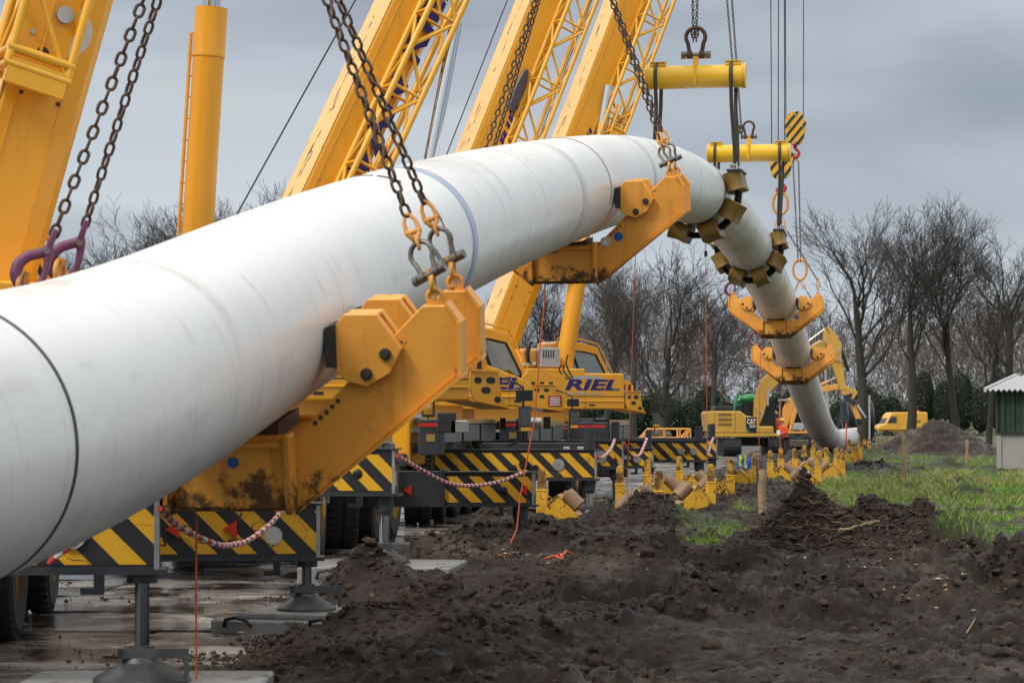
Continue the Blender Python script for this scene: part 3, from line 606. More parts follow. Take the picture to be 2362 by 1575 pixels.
v, f = segmesh(A, B, RA, RB, 3); print('saplings', len(f))
o = npmesh('woodland', v, f, m_bush); tagp(o, 'leafless brown wood of young trees filling the horizon', 'woodland', kind='stuff')
# evergreen hedge: leaf masses over an inner core
m_hleaf = [mat('hedge_leaf', c, .45, var=.35, vs=1.5) for c in ((.022, .055, .014), (.045, .09, .022), (.013, .03, .010))]
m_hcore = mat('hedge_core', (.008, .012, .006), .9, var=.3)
def hedge(u0, u1, d, hmin, hmax, label, seed):
    r_ = np.random.default_rng(seed); x0, x1 = (u0-1181)/F*d, (u1-1181)/F*d; t = thing('evergreen_hedge', label, 'hedge', ((x0+x1)/2, d, -.1), 0, 'evergreen shrubs below the trees'); w = x1-x0
    n = int(w/2.2)+1; core = MB(); cs = []
    for i in range(n):
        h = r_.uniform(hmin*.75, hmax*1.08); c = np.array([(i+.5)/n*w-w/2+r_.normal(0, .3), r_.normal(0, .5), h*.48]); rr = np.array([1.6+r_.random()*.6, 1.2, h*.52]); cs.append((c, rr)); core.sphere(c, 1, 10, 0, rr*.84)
    core.build('stem', m_hcore, t)  # dark core bodies that make the foliage opaque, not stems
    m = int(900*n); k = r_.integers(0, n, m); dirs = r_.normal(size=(m, 3)); dirs /= np.linalg.norm(dirs, axis=1)[:, None]; dirs[:, 1] = -np.abs(dirs[:, 1])*np.where(r_.random(m) < .8, 1, -1)
    C = np.array([c for c, _ in cs])[k]; RR = np.array([r for _, r in cs])[k]; lump = .8+.35*fbm(dirs[:, 0]*2.2+k*7, dirs[:, 2]*2.2+3, 3, seed); pos = C+dirs*RR*lump[:, None]; pos[:, 2] = np.maximum(pos[:, 2], .05)
    v, f = scatter(lv, lf, pos, (.13+.16*r_.random(m))[:, None]*np.array([[1, 1.5, 1]]), r_.random(m)*6.3, r_.normal(0, 1.0, m))
    o = npmesh('foliage', v, f, m_hleaf, t, mi=np.repeat(r_.integers(0, 3, m), 2)); o['kind'] = 'stuff'
hedge(1400, 1660, 240, 4.6, 6.0, 'dark evergreen shrubs behind the black and yellow beams, left of the excavator', 1)
hedge(1655, 1860, 240, 4.6, 5.8, 'dark evergreen shrubs directly behind the excavator and the green machine', 2)
hedge(1870, 2120, 290, 5.6, 7.2, 'dark evergreen shrubs behind the hose reel and the yellow van', 3)
hedge(2115, 2400, 290, 6.2, 8.2, 'dark evergreen shrubs behind the dirt heap, left of the shed', 4)
hedge(1120, 1420, 240, 4.2, 5.6, 'dark evergreen shrubs behind the crane cabs', 5)
# shed
m_shedw = mat('dark_green_cladding', (.016, .042, .026), .45, var=.2, vs=1.2, coat=.1)
m_roof = mat('fibre_cement_roof', (.42, .43, .43), .75, var=.15, vs=3)
sh = thing('shed', 'green clad shed on a concrete plinth at the right edge of the field', 'shed', (Gz(2300, 80).x, 80, 0), -.42)
b_ = MB(); b_.bx(0, 9, .02, 8, -.3, 1.32); b_.bx(-.03, .14, -.03, .05, -.3, 1.32); b_.build('plinth', m_conc, sh, .015)
def corr(x0, x1, per, dep, fn, trap=True):
    pts = []; x = x0
    while x < x1:
        for a, h in (((0, 0), (.3, 0), (.4, 1), (.8, 1), (.9, 0)) if trap else [(k/8, .5-.5*math.cos(k/8*2*PI)) for k in range(8)]):
            pts.append(fn(x+a*per, h*dep))
        x += per
    return pts
p0 = corr(0, 9, .33, .05, lambda x, h: (x, -.03-h)); b_ = MB(); n = len(p0)
b_.add([(x, y, 1.34) for x, y in p0]+[(x, y, 2.74) for x, y in p0], [(i, i+1, n+i+1, n+i) for i in range(n-1)]); b_.bx(0, 9, 0, .06, 1.34, 2.72); b_.bx(0, .06, .06, 8, 1.34, 2.72); b_.build('cladding', m_shedw, sh)
b_ = MB(); b_.bx(-.06, 9, -.1, .02, 1.325, 1.36); b_.bx(-.05, .05, -.1, .0, 1.36, 2.75); b_.build('flashing', m_dark, sh)
b_ = MB(); ps = [(-.3+k*.0225, .5-.5*math.cos(k*.0225/.18*2*PI)) for k in range(int(9.6/.0225))]; n = len(ps)
for dz in (0, -.035): b_.add([(x, -.45, 2.70+h*.07+dz) for x, h in ps]+[(x, 4.3, 3.25+h*.07+dz) for x, h in ps], [(i, i+1, n+i+1, n+i) for i in range(n-1)], 0, True)
b_.build('roof', m_roof, sh)
b_ = MB(); b_.add([(-.34, -.47, 2.68), (-.34, 4.3, 3.23), (-.34, 4.3, 3.37), (-.34, -.47, 2.82), (-.24, -.47, 2.68), (-.24, 4.3, 3.23), (-.24, 4.3, 3.37), (-.24, -.47, 2.82)], [(0, 1, 2, 3), (7, 6, 5, 4), (0, 4, 5, 1), (3, 2, 6, 7), (0, 3, 7, 4), (1, 5, 6, 2)]); b_.build('verge', m_roof, sh)
# ================================================================== the pipe
PB, PA = .165, -4.15                     # in plan the pipe runs along x = PA + PB*y
PY = [-6, 0, 6, 11.75, 15.2, 19.2, 26.9, 34, 43.8, 57, 66, 75, 85.6, 98, 107, 114, 121, 130, 150, 185]
PZ = [.95, 1.1, 1.42, 1.81, 2.42, 3.12, 4.25, 5.15, 6.0, 6.34, 6.0, 5.40, 4.12, 2.62, 1.72, 1.22, .92, .70, .60, .58]
def spline(xs, ys_):
    n = len(xs); h = np.diff(xs); A = np.zeros((n, n)); r = np.zeros(n); A[0, 0] = A[-1, -1] = 1
    for i in range(1, n-1):
        A[i, i-1], A[i, i], A[i, i+1] = h[i-1], 2*(h[i-1]+h[i]), h[i]; r[i] = 6*((ys_[i+1]-ys_[i])/h[i]-(ys_[i]-ys_[i-1])/h[i-1])
    M = np.linalg.solve(A, r)
    def f(x):
        i = int(np.clip(np.searchsorted(xs, x)-1, 0, n-2)); a, b = xs[i+1]-x, x-xs[i]; hh = h[i]
        return (M[i]*a**3+M[i+1]*b**3)/(6*hh)+(ys_[i]/hh-M[i]*hh/6)*a+(ys_[i+1]/hh-M[i+1]*hh/6)*b
    return f
pz = spline(np.array(PY, float), np.array(PZ)-.012)
PR = .625
def pc(y): return Vector((PA+PB*y, y, pz(y)))
def pt(y): return (pc(y+.05)-pc(y-.05)).normalized()
HX = Vector((1, -PB, 0)).normalized(); HEAD = -math.atan(PB)       # across the pipe, to the right
def psec(y, r, n, a0=0, a1=2*PI):
    c, t = pc(y), pt(y); up = HX.cross(t).normalized()
    return [c+(HX*math.cos(a0+(a1-a0)*i/n)+up*math.sin(a0+(a1-a0)*i/n))*r for i in range(n)]
def pipemat():
    m = bpy.data.materials.new('white_pipe_coating'); m.use_nodes = True; t = m.node_tree; l = t.links.new; b = t.nodes['Principled BSDF']
    uv = N(t, 'ShaderNodeUVMap'); geo = N(t, 'ShaderNodeTexCoord')
    def mp_(sx_, sy_, src=uv.outputs[0]):
        q = N(t, 'ShaderNodeMapping'); q.inputs['Scale'].default_value = (sx_, sy_, 1); l(src, q.inputs[0]); return q.outputs[0]
    def noise(vec, s, d=6, r=.6):
        n = N(t, 'ShaderNodeTexNoise'); n.inputs['Scale'].default_value = s; n.inputs['Detail'].default_value = d; n.inputs['Roughness'].default_value = r; l(vec, n.inputs['Vector']); return n.outputs['Fac']
    def rng_(f, a, b_, c, d):
        q = N(t, 'ShaderNodeMapRange'); q.inputs[1].default_value = a; q.inputs[2].default_value = b_; q.inputs[3].default_value = c; q.inputs[4].default_value = d; l(f, q.inputs[0]); return q.outputs[0]
    def mul(a, b_):
        q = N(t, 'ShaderNodeMath', operation='MULTIPLY'); l(a, q.inputs[0]); l(b_, q.inputs[1]); return q.outputs[0]
    cur = None
    x = N(t, 'ShaderNodeMixRGB'); x.inputs[1].default_value = (.74, .75, .745, 1); x.inputs[2].default_value = (.83, .83, .82, 1); l(noise(mp_(1, .6), 1.1), x.inputs[0]); cur = x.outputs[0]
    def over(f, c):
        nonlocal cur
        q = N(t, 'ShaderNodeMixRGB'); l(f, q.inputs[0]); l(cur, q.inputs[1]); q.inputs[2].default_value = (*c, 1); cur = q.outputs[0]
    sep = N(t, 'ShaderNodeSeparateXYZ'); l(uv.outputs[0], sep.inputs[0]); U = sep.outputs[0]
    # circumferential smears, sparse tan and grey
    over(mul(rng_(noise(mp_(3.4, .5), 1.0, 7, .65), .56, .70, 0, .62), rng_(noise(mp_(.5, .7), 1.3), .42, .6, 0, 1)), (.36, .30, .22))
    over(mul(rng_(noise(mp_(7, .9), 1.0, 6, .65), .61, .71, 0, .55), rng_(noise(mp_(1.1, 1.3), 1.3), .52, .62, 0, 1)), (.20, .16, .12))
    over(rng_(noise(mp_(9, 9), 1.0, 4, .6), .70, .76, 0, .5), (.36, .33, .29))
    over(mul(rng_(noise(mp_(.35, 2.2), 1.0, 9, .72), .52, .66, 0, .4), rng_(noise(mp_(.25, 1.2), 1.9), .4, .6, .1, 1)), (.55, .53, .50))
    over(mul(rng_(noise(mp_(.7, 4), 1.2, 8, .7), .56, .7, 0, .5), rng_(noise(mp_(.3, .9), 1.7), .45, .6, 0, 1)), (.42, .40, .37))
    # scuffed and muddy far half
    far = rng_(U, 40, 62, 0, 1)
    over(mul(far, rng_(noise(mp_(.55, .6), 1.2, 7, .62), .45, .68, 0, .5)), (.46, .41, .33))
    over(mul(far, rng_(noise(mp_(1.2, .8), 1.0, 8, .66), .56, .68, 0, .65)), (.26, .185, .12))
    over(mul(far, rng_(noise(mp_(.25, 3), 1.0, 6, .66), .6, .66, 0, .5)), (.5, .3, .12))
    # faint turns of the wrap
    wv = N(t, 'ShaderNodeMath', operation='MULTIPLY_ADD'); wv.inputs[1].default_value = .19; l(sep.outputs[1], wv.inputs[0]); l(U, wv.inputs[2])
    dv = N(t, 'ShaderNodeMath', operation='MULTIPLY'); dv.inputs[1].default_value = 1/.62; l(wv.outputs[0], dv.inputs[0]); fr = N(t, 'ShaderNodeMath', operation='FRACT'); l(dv.outputs[0], fr.inputs[0])
    ln_ = rng_(fr.outputs[0], 0, .03, 1, 0); over(mul(ln_, rng_(noise(mp_(.8, 2), 1), .4, .6, .15, .55)), (.50, .47, .43))
    l(cur, b.inputs['Base Color'])
    l(rng_(noise(mp_(2, 3), 1.4, 7), .3, .7, .26, .46), b.inputs['Roughness']); b.inputs['Coat Weight'].default_value = .12; b.inputs['Coat Roughness'].default_value = .2
    bp = N(t, 'ShaderNodeBump'); bp.inputs['Strength'].default_value = .35; bp.inputs['Distance'].default_value = .01
    ad = N(t, 'ShaderNodeMath', operation='ADD'); l(noise(mp_(1.5, 1.1), 1.6, 3, .5), ad.inputs[0]); sm = N(t, 'ShaderNodeMath', operation='MULTIPLY'); sm.inputs[1].default_value = .25; l(ln_, sm.inputs[0]); l(sm.outputs[0], ad.inputs[1]); l(ad.outputs[0], bp.inputs['Height']); l(bp.outputs[0], b.inputs['Normal'])
    return m
m_pipe = pipemat()
pipe = thing('pipeline', 'long white steel pipe lifted in a high arch by the row of cranes', 'pipe', (0, 0, 0))
pys = list(np.concatenate([np.arange(-5, 20, .25), np.arange(20, 60, .5), np.arange(60, 182, 1.0)])); NS = 72
vs = []; us = [0]
for k, y in enumerate(pys):
    vs += psec(y, PR, NS)
    if k: us.append(us[-1]+(pc(y)-pc(pys[k-1])).length)
fs = [(i*NS+j, i*NS+(j+1) % NS, (i+1)*NS+(j+1) % NS, (i+1)*NS+j) for i in range(len(pys)-1) for j in range(NS)]
po = npmesh('pipe_wall', [tuple(p) for p in vs], fs, m_pipe, pipe, smooth=True)
uvl = po.data.uv_layers.new(name='UVMap'); uvd = []
for i in range(len(pys)-1):
    for j in range(NS):
        uvd += [us[i], j/NS*3.83, us[i], (j+1)/NS*3.83, us[i+1], (j+1)/NS*3.83, us[i+1], j/NS*3.83]
uvl.data.foreach_set('uv', uvd)
def band(y0, w, name, m, pr=.006, lab=None):
    vs = []; n = NS
    for y, r in ((y0-w/2, PR-.002), (y0-w/2, PR+pr), (y0+w/2, PR+pr), (y0+w/2, PR-.002)): vs += [tuple(p) for p in psec(y, r, n)]
    o = npmesh(name, vs, [(i*n+j, i*n+(j+1) % n, (i+1)*n+(j+1) % n, (i+1)*n+j) for i in range(3) for j in range(n)], m, pipe, smooth=False)
    if lab: o['label'] = lab
m_bandblue = mat('faded_blue_tape', (.40, .47, .62), .4, var=.12, vs=3); m_seam = mat('dirty_weld_seam', (.20, .16, .12), .5, var=.4, vs=6)
m_seamk = mat('black_weld_line', (.045, .045, .047), .4, var=.2); m_lightband = mat('pale_joint_wrap', (.62, .62, .60), .4, var=.12, vs=4, dirt=.3, dcol=(.3, .24, .16))
band(19.62, .20, 'tape_band', m_bandblue, .007, 'faded blue tape round the pipe')
band(10.3, .028, 'weld_line', m_seamk, .005, 'black line round the pipe at the left edge')
def arc(y, a0, a1, w, name, m):
    n = 40; vs = []
    for yy, r in ((y-w/2, PR), (y-w/4, PR+.008), (y+w/4, PR+.008), (y+w/2, PR)): vs += [tuple(p) for p in psec(yy, r, n, a0, a1)]
    npmesh(name, vs, [(i*n+j, i*n+j+1, (i+1)*n+j+1, (i+1)*n+j) for i in range(3) for j in range(n-1)], m, pipe, smooth=True)
arc(18.55, -.1, .75, .03, 'weld_seam', m_seam); arc(18.56, .45, .85, .06, 'weld_seam', m_seamk); arc(18.55, 1.15, 1.45, .08, 'weld_seam', m_seamk); arc(18.55, 1.5, 1.8, .03, 'weld_seam', m_seam)
arc(28.5, -.2, 2.0, .014, 'weld_seam', m_seam)
band(36.5, .10, 'tape_band', m_bandblue, .006, 'narrow blue tape near the top of the arch')
for y in (26.2, 33.5, 35.2, 41, 46.0, 53, 60.5, 68, 78, 88.5, 96, 104, 110, 118, 128, 138): band(y, random.choice((.03, .05, .3)), 'joint_ring', random.choice((m_lightband, m_seam)) if y > 45 else m_lightband, .004)
# ================================================================== chain gear
def link_mesh(name, L_, Wd, r, m, n=14, k=6):
    b = MB(); a = (L_-Wd)/2; R_ = Wd/2-r; pts = []
    for i in range(n//2+1): t = -PI/2+PI*i/(n//2); pts.append((R_*math.sin(t), 0, a+R_*math.cos(t)))
    for i in range(n//2+1): t = -PI/2+PI*i/(n//2); pts.append((-R_*math.sin(t), 0, -a-R_*math.cos(t)))
    return b.tube(pts, r, k, closed=True).mesh(name, [m])
LM = link_mesh('chain_link', .104, .074, .0112, m_chain)
LMP = .104-2*.0112
def align(p, d, roll):
    x, y, z = frame(p, p+d); c, s = math.cos(roll), math.sin(roll)
    X_, Y_ = x*c+y*s, y*c-x*s
    return Matrix(((X_.x, Y_.x, z.x, p.x), (X_.y, Y_.y, z.y, p.y), (X_.z, Y_.z, z.z, p.z), (0, 0, 0, 1)))
def chain_parts(root, a, b, sag=0, roll=.5, small=False, m=None):
    """links from a to b (world); near chains get one object per link, far ones one joined part"""
    a, b = Vector(a), Vector(b); o0 = root.location.copy(); n = max(2, round((b-a).length/LMP)); pts = [a.lerp(b, i/n)+Vector((0, 0, -sag*4*(i/n)*(1-i/n))) for i in range(n+1)]
    if not small:
        for i in range(n):
            o = bpy.data.objects.new('chain_link', LM); COL.objects.link(o); o.parent = root
            d = pts[i+1]-pts[i]; M = align((pts[i]+pts[i+1])/2-o0, d, roll+(PI/2 if i % 2 else 0)+random.gauss(0, .07)); M = M @ Matrix.Rotation(random.gauss(0, .03), 4, 'Y'); o.matrix_local = M @ Matrix.Diagonal((1, 1, d.length/LMP, 1))
    else:
        mb = MB()
        for i in range(n):
            d = pts[i+1]-pts[i]; M = align((pts[i]+pts[i+1])/2-o0, d, roll+(PI/2 if i % 2 else 0))
            aa, R_ = (.104-.074)/2, .074/2-.0112
            mb.T = M; mb.tube([(R_, 0, -aa), (R_, 0, aa), (0, 0, aa+R_), (-R_, 0, aa), (-R_, 0, -aa), (0, 0, -aa-R_)], .0135, 4, closed=True, sm=False)
        o = mb.build('chain', m or m_chain, root); o['kind'] = 'stuff'
def shackle(root, p, up, pinax, s=1.0, name='shackle', m=None):
    """bow shackle: p = pin centre (world)"""
    p = Vector(p)-root.location; up = Vector(up).normalized(); ax = (Vector(pinax)-up*Vector(pinax).dot(up)).normalized(); b = MB(); pts = []
    w, R_, hh = .052*s, .082*s, .15*s
    pts.append(p+ax*w); pts.append(p+ax*w+up*.02*s)
    for i in range(13):
        t = -.65+(PI+1.3)*i/12; pts.append(p+up*hh+ax*R_*math.cos(t)+up*R_*math.sin(t))
    pts += [p-ax*w+up*.02*s, p-ax*w]; b.tube(pts, .018*s, 8)
    for q in (1, -1): b.cyl(p+ax*(w-.024*s)*q, p+ax*(w+.024*s)*q, .034*s, 12)
    sh_ = b.build(name, m or m_shack, root)
    b = MB(); b.cyl(p-ax*(w+.045*s), p+ax*(w+.035*s), .019*s, 10); b.cyl(p+ax*(w+.03*s), p+ax*(w+.075*s), .034*s, 6); b.cyl(p-ax*(w+.07*s), p-ax*(w+.035*s), .034*s, 8)
    b.build('pin', m_shack, sh_)
def clevis(root, a, b_, m=None, name='coupling'):
    """forged coupling between chain and shackle, a (top) to b (bottom), world"""
    a, b_ = Vector(a)-root.location, Vector(b_)-root.location; x, y, z = frame(a, b_); ln = (b_-a).length; b = MB()
    for q in (-1, 1): b.tube([a+x*.012*q, a+x*.036*q+z*ln*.2, a+x*.04*q+z*ln*.5, a+x*.022*q+z*ln*.66, a+y*.034*q+z*ln*.8, a+y*.018*q+z*ln], [.011, .013, .016, .018, .014, .010], 7)
    b.cyl(a-x*.05+z*ln*.52, a+x*.05+z*ln*.52, .017, 8)
    b.tube([a-x*.014, a+x*.014], .014, 7); b.tube([a-y*.02+z*ln, a+y*.02+z*ln], .013, 7)
    b.build(name, m or m_clev, root)
def purple_hook(root, top, side, s=1.0, up=Vector((0, 0, 1)), n_=12, g=1.0):
    """self-locking hook hanging from the last link at `top`; opens to `side`"""
    p = Vector(top)-root.location; up = up.normalized(); sd = (Vector(side)-up*Vector(side).dot(up)).normalized(); nn = sd.cross(up)
    b = MB(); q = lambda a, c: p+sd*a*s+up*c*s
    for g_ in (-1, 1): b.tube([p+nn*.034*s*g_+up*.05*s*g, p+nn*.036*s*g_-up*.02*s*g, p-up*.10*s+nn*.012*g_*s], [.017*s*g, .02*s*g, .024*s*g], 7)
    b.tube([q(0, -.085), q(.005, -.13)], [.034*s*g, .036*s*g], n_)
    b.stube([q(.0, -.12), q(-.07, -.165), q(-.135, -.215), q(-.175, -.29), q(-.168, -.375), q(-.12, -.435), q(-.055, -.455), q(0, -.435)], [.034*s*g, .033*s*g, .034*s*g, .038*s*g, .038*s*g, .034*s*g, .028*s*g, .02*s*g], n_)
    b.stube([q(.01, -.125), q(.03, -.2), q(.04, -.29), q(.035, -.37), q(.0, -.43), q(-.03, -.455)], [.036*s*g, .024*s*g, .022*s*g, .022*s*g, .022*s*g, .02*s*g], n_)
    hk = b.build('hook', m_purple, root)
    b = MB(); b.cyl(q(.003, -.125)-nn*.045*s*g, q(.003, -.125)+nn*.045*s*g, .02*s*g, 10); b.build('pin', m_shack, hk)
    return Vector(top)+sd*(-.09*s*g)-up*.44*s
# ================================================================== lifting cradles under the pipe
VP = [(-1.43, .60), (-1.36, .70), (-1.22, .70), (-.40, -.10), (.40, -.10), (1.22, .70), (1.36, .70), (1.43, .60), (1.45, .30), (.40, -.56), (-.40, -.56), (-1.45, .30)]
HOLE = MB().cyl((0, -.003, 0), (0, .003, 0), .016, 10).mesh('bolt_hole', [m_rust])
def cradle(d, label, dots, lift=0):
    c = pc(d); s_ = pt(d); tilt = math.asin(s_.z); nrm = Vector((0, 0, 1)); nrm = (nrm-s_*nrm.dot(s_)).normalized()
    base = c-nrm*(PR-.06)
    t = thing('lifting_cradle', label, 'cradle', base, (tilt, 0, HEAD), 'orange cradles carrying the pipe')
    for y in (-.33, .33):
        b = MB(); b.prism(VP, y-.045, y+.045); o = b.build('side_plate', m_cradle, t, .008)
        for q in (-1, 1):                              # lower flange strip along the outer edges, then the end caps
            b = MB()
            b.add([Vector((x*q, yy, z)) for yy in (y-.09, y+.09) for x, z in ((1.45, .30), (.40, -.56), (.385, -.585), (1.46, .275))], [(0, 1, 2, 3), (7, 6, 5, 4), (0, 4, 5, 1), (1, 5, 6, 2), (2, 6, 7, 3), (3, 7, 4, 0)])
            b.bx(q*1.442-.014, q*1.442+.014, y-.085, y+.085, .26, .605)
            b.add([Vector((x*q, yy, z)) for yy in (y-.07, y+.07) for x, z in ((1.435, .585), (1.36, .705), (1.37, .72), (1.456, .600))], [(0, 1, 2, 3), (7, 6, 5, 4), (0, 4, 5, 1), (1, 5, 6, 2), (2, 6, 7, 3), (3, 7, 4, 0)])
            b.build('flange', m_cradle, o)
        for q in (-1, 1):                              # pad housings with their bolts
            M = Matrix.Translation((q*.83, 0, .36)) @ Matrix.Rotation(-q*.72, 4, 'Y') if False else Matrix.Translation((0, 0, 0))
            poly = [(.68, .32), (.69, .58), (.75, .66), (.95, .66), (1.10, .45), (1.02, .30), (.88, .22), (.76, .25)]; poly = [(x*q, z) for x, z in poly]
            b = MB(); b.prism(poly, y-.115, y-.045); b.prism(poly, y+.045, y+.115); b.bx(*sorted((q*.76, q*.95)), y-.045, y+.045, .63, .658); h_ = b.build('pad_housing', m_cradle, t, .006)
            b = MB()
            for x, z in ((1.0, .42), (.88, .30)): b.cyl((x*q, y-.135, z), (x*q, y+.135, z), .036, 12); b.cyl((x*q, y-.15, z), (x*q, y-.135, z), .024, 6)
            b.build('bolt', m_under, h_)
            a = math.atan2(.40-PR-.07, .62)
            b = MB(); b.add([Vector((x*q, yy, z)) for yy in (y-.13, y+.13) for x, z in ((.632, .34), (.70, .34), (.70, .60), (.634, .58))], [(0, 1, 2, 3), (7, 6, 5, 4), (0, 4, 5, 1), (1, 5, 6, 2), (2, 6, 7, 3), (3, 7, 4, 0)]); b.build('rubber_pad', m_under, t)
    b = MB()                                           # cross members inside
    for q in (-1, 1): b.bx(*sorted((q*.9, q*1.0)), -.285, .285, .14, .24); b.bx(*sorted((q*.45, q*.55)), -.285, .285, -.36, -.26)
    b.build('cross_member', m_cradle, t)
    b = MB(); b.prism([(-.385, -.13), (.385, -.13), (.37, -.53), (-.37, -.53)], -.46, .46); b.bx(-.40, .40, -.50, -.46, -.15, -.115); b.bx(.36, .41, -.53, -.40, -.55, -.06); b.bx(-.41, -.36, -.53, -.40, -.55, -.06); b.build('lower_box', m_cradle, t, .012)
    b = MB(); b.prism([(-.27, -.2), (.27, -.2), (.27, -.03), (.12, -.085), (0, -.098), (-.12, -.085), (-.27, -.03)], -.26, .26)
    b.build('saddle_pad', m_rust, t)
    for (x, z, r, m, y) in dots:
        b = MB(); b.cyl((x, y, z), (x, y-.004, z), r, 20); o = b.build('sticker', m, t)
        if m is m_white:
            b = MB(); b.ring((x, y-.0045, z), (0, 1, 0), r*.82, .006, 20, 4); b.ring((x, y-.0045, z), (0, 1, 0), r*.5, .005, 20, 4); b.build('print', m_grey, o)
    for q in (-1, 1):                                  # row of holes drilled along the upper edges
        for k in range(9):
            f = .1+k*.045+(.3 if k > 4 else 0); x = .45+f*.82; z = -.035+f*.74-.05
            o = bpy.data.objects.new('bolt_hole', HOLE); COL.objects.link(o); o.parent = t; o.location = (x*q, -.375, z)
    T = local(t); lugs = {}
    for y in (-.33, .33):
        for q in (-1, 1):
            b = MB(); b.ring((q*1.29, y, .745), (0, 1, 0), .045, .016, 14, 8); b.bx(q*1.29-.05, q*1.29+.05, y-.02, y+.02, .70, .73); b.build('lug', m_cradle, t); 
            lugs[(q, 0 if y < 0 else 1)] = T @ Vector((q*1.29, y, .79))
    return t, lugs
DOT = [(.66, .0, .055, m_bluedot, -.377), (.5, -.06, .06, m_white, -.377)]
c1, L1 = cradle(15.0, 'nearest orange pipe cradle, big and muddy along its lower edge', [(.03, -.24, .035, m_bluedot, -.462)])
c2, L2 = cradle(29.2, 'orange pipe cradle with a blue dot, under the top of the rising pipe', DOT)
c3, L3 = cradle(74.6, 'orange V shaped pipe cradle under the descending pipe, the upper of the two far ones', DOT)
c4, L4 = cradle(85.2, 'orange V shaped pipe cradle lowest on the descending pipe, with a torn dark saddle', [])
T2 = frontM(-.33, -.463, -.2)
text('heijmans', .26, .05, m_blackprint, T2, c2, 0, 0)
text('heijmans', .26, .05, m_blackprint, T2, c3, 0, 0)
def sling_right(c, lugs, apex, names, roll=.4, cut=None):
    for k in (0, 1):
        l_ = lugs[(1, k)]; d = (apex-l_).normalized(); t = thing('chain_sling', names[k], 'chain', l_, 0, 'rusty lifting chains')
        p = l_+d*.10; b = MB(); b.tube([(l_-t.location)+Vector((0, 0, -.055)), d*.05, d*.13+Vector((0, 0, 0))], .015, 8); b.ring(d*.035, HX, .05, .014, 14, 7); b.build('joining_ring', m_clev, t)
        shackle(t, l_+d*.10, d, (HX*.9+Vector((0, -.3, .25))), .92); e = l_+d*.30
        clevis(t, e+d*.20, e-d*.02); chain_parts(t, e+d*.19, (l_.lerp(apex, cut) if cut else apex), roll=roll+k*.6)
apex1 = P(545, -560, 15.3)
sling_right(c1, L1, apex1, ('near rusty chain on the big front cradle, left of its pair', 'near rusty chain on the big front cradle, right of its pair'), cut=.86)
apex2 = P(1320, -255, 30.0)
sling_right(c2, L2, apex2, ('rusty chain on the right arm of the blue-dot cradle, left of its pair', 'rusty chain on the right arm of the blue-dot cradle, right of its pair'))
for k, (tu, tv, du) in enumerate(((125, 560, 95), (197, 538, 166))):       # purple hooks at the left arm of the first cradle
    l_ = L1[(-1, k)]; t = thing('chain_sling', ('rusty chain ending in the left, lower purple hook', 'rusty chain ending in the right, upper purple hook')[k], 'chain', l_, 0, 'rusty lifting chains')
    dd = l_.y; top = P(tu-3, tv-12, dd); purple_hook(t, top, HX*1.0+Vector((0, .3, 0)), .78, apex1-top, g=1.25)
    b = MB(); pq = l_-t.location; b.tube([pq+Vector((0, 0, -.05)), pq+Vector((-.01, 0, .06)), pq+Vector((.03, .0, .13))], .02, 8); b.ring(pq+Vector((.0, 0, .04)), HX, .085, .017, 16, 7); b.build('joining_ring', m_clev, t)
    chain_parts(t, top+(apex1-top).normalized()*.0, top.lerp(apex1, .80), roll=.2+k*.5)
for k in (0, 1):
    top = P(1118+k*20, 352-k*6, 29.4+k*.4); l_ = L2[(-1, k)]; t = thing('chain_sling', ('left rusty chain running down behind the pipe crest to a purple hook', 'right rusty chain running down behind the pipe crest to a purple hook')[k], 'chain', top, 0, 'rusty lifting chains')
    purple_hook(t, top, HX, .8, apex2-top); chain_parts(t, top, apex2, roll=.3+k*.5)
    b = MB(); b.tube([top-t.location-Vector((0, 0, .36)), l_-t.location], .018, 6); b.build('joining_ring', m_clev, t)
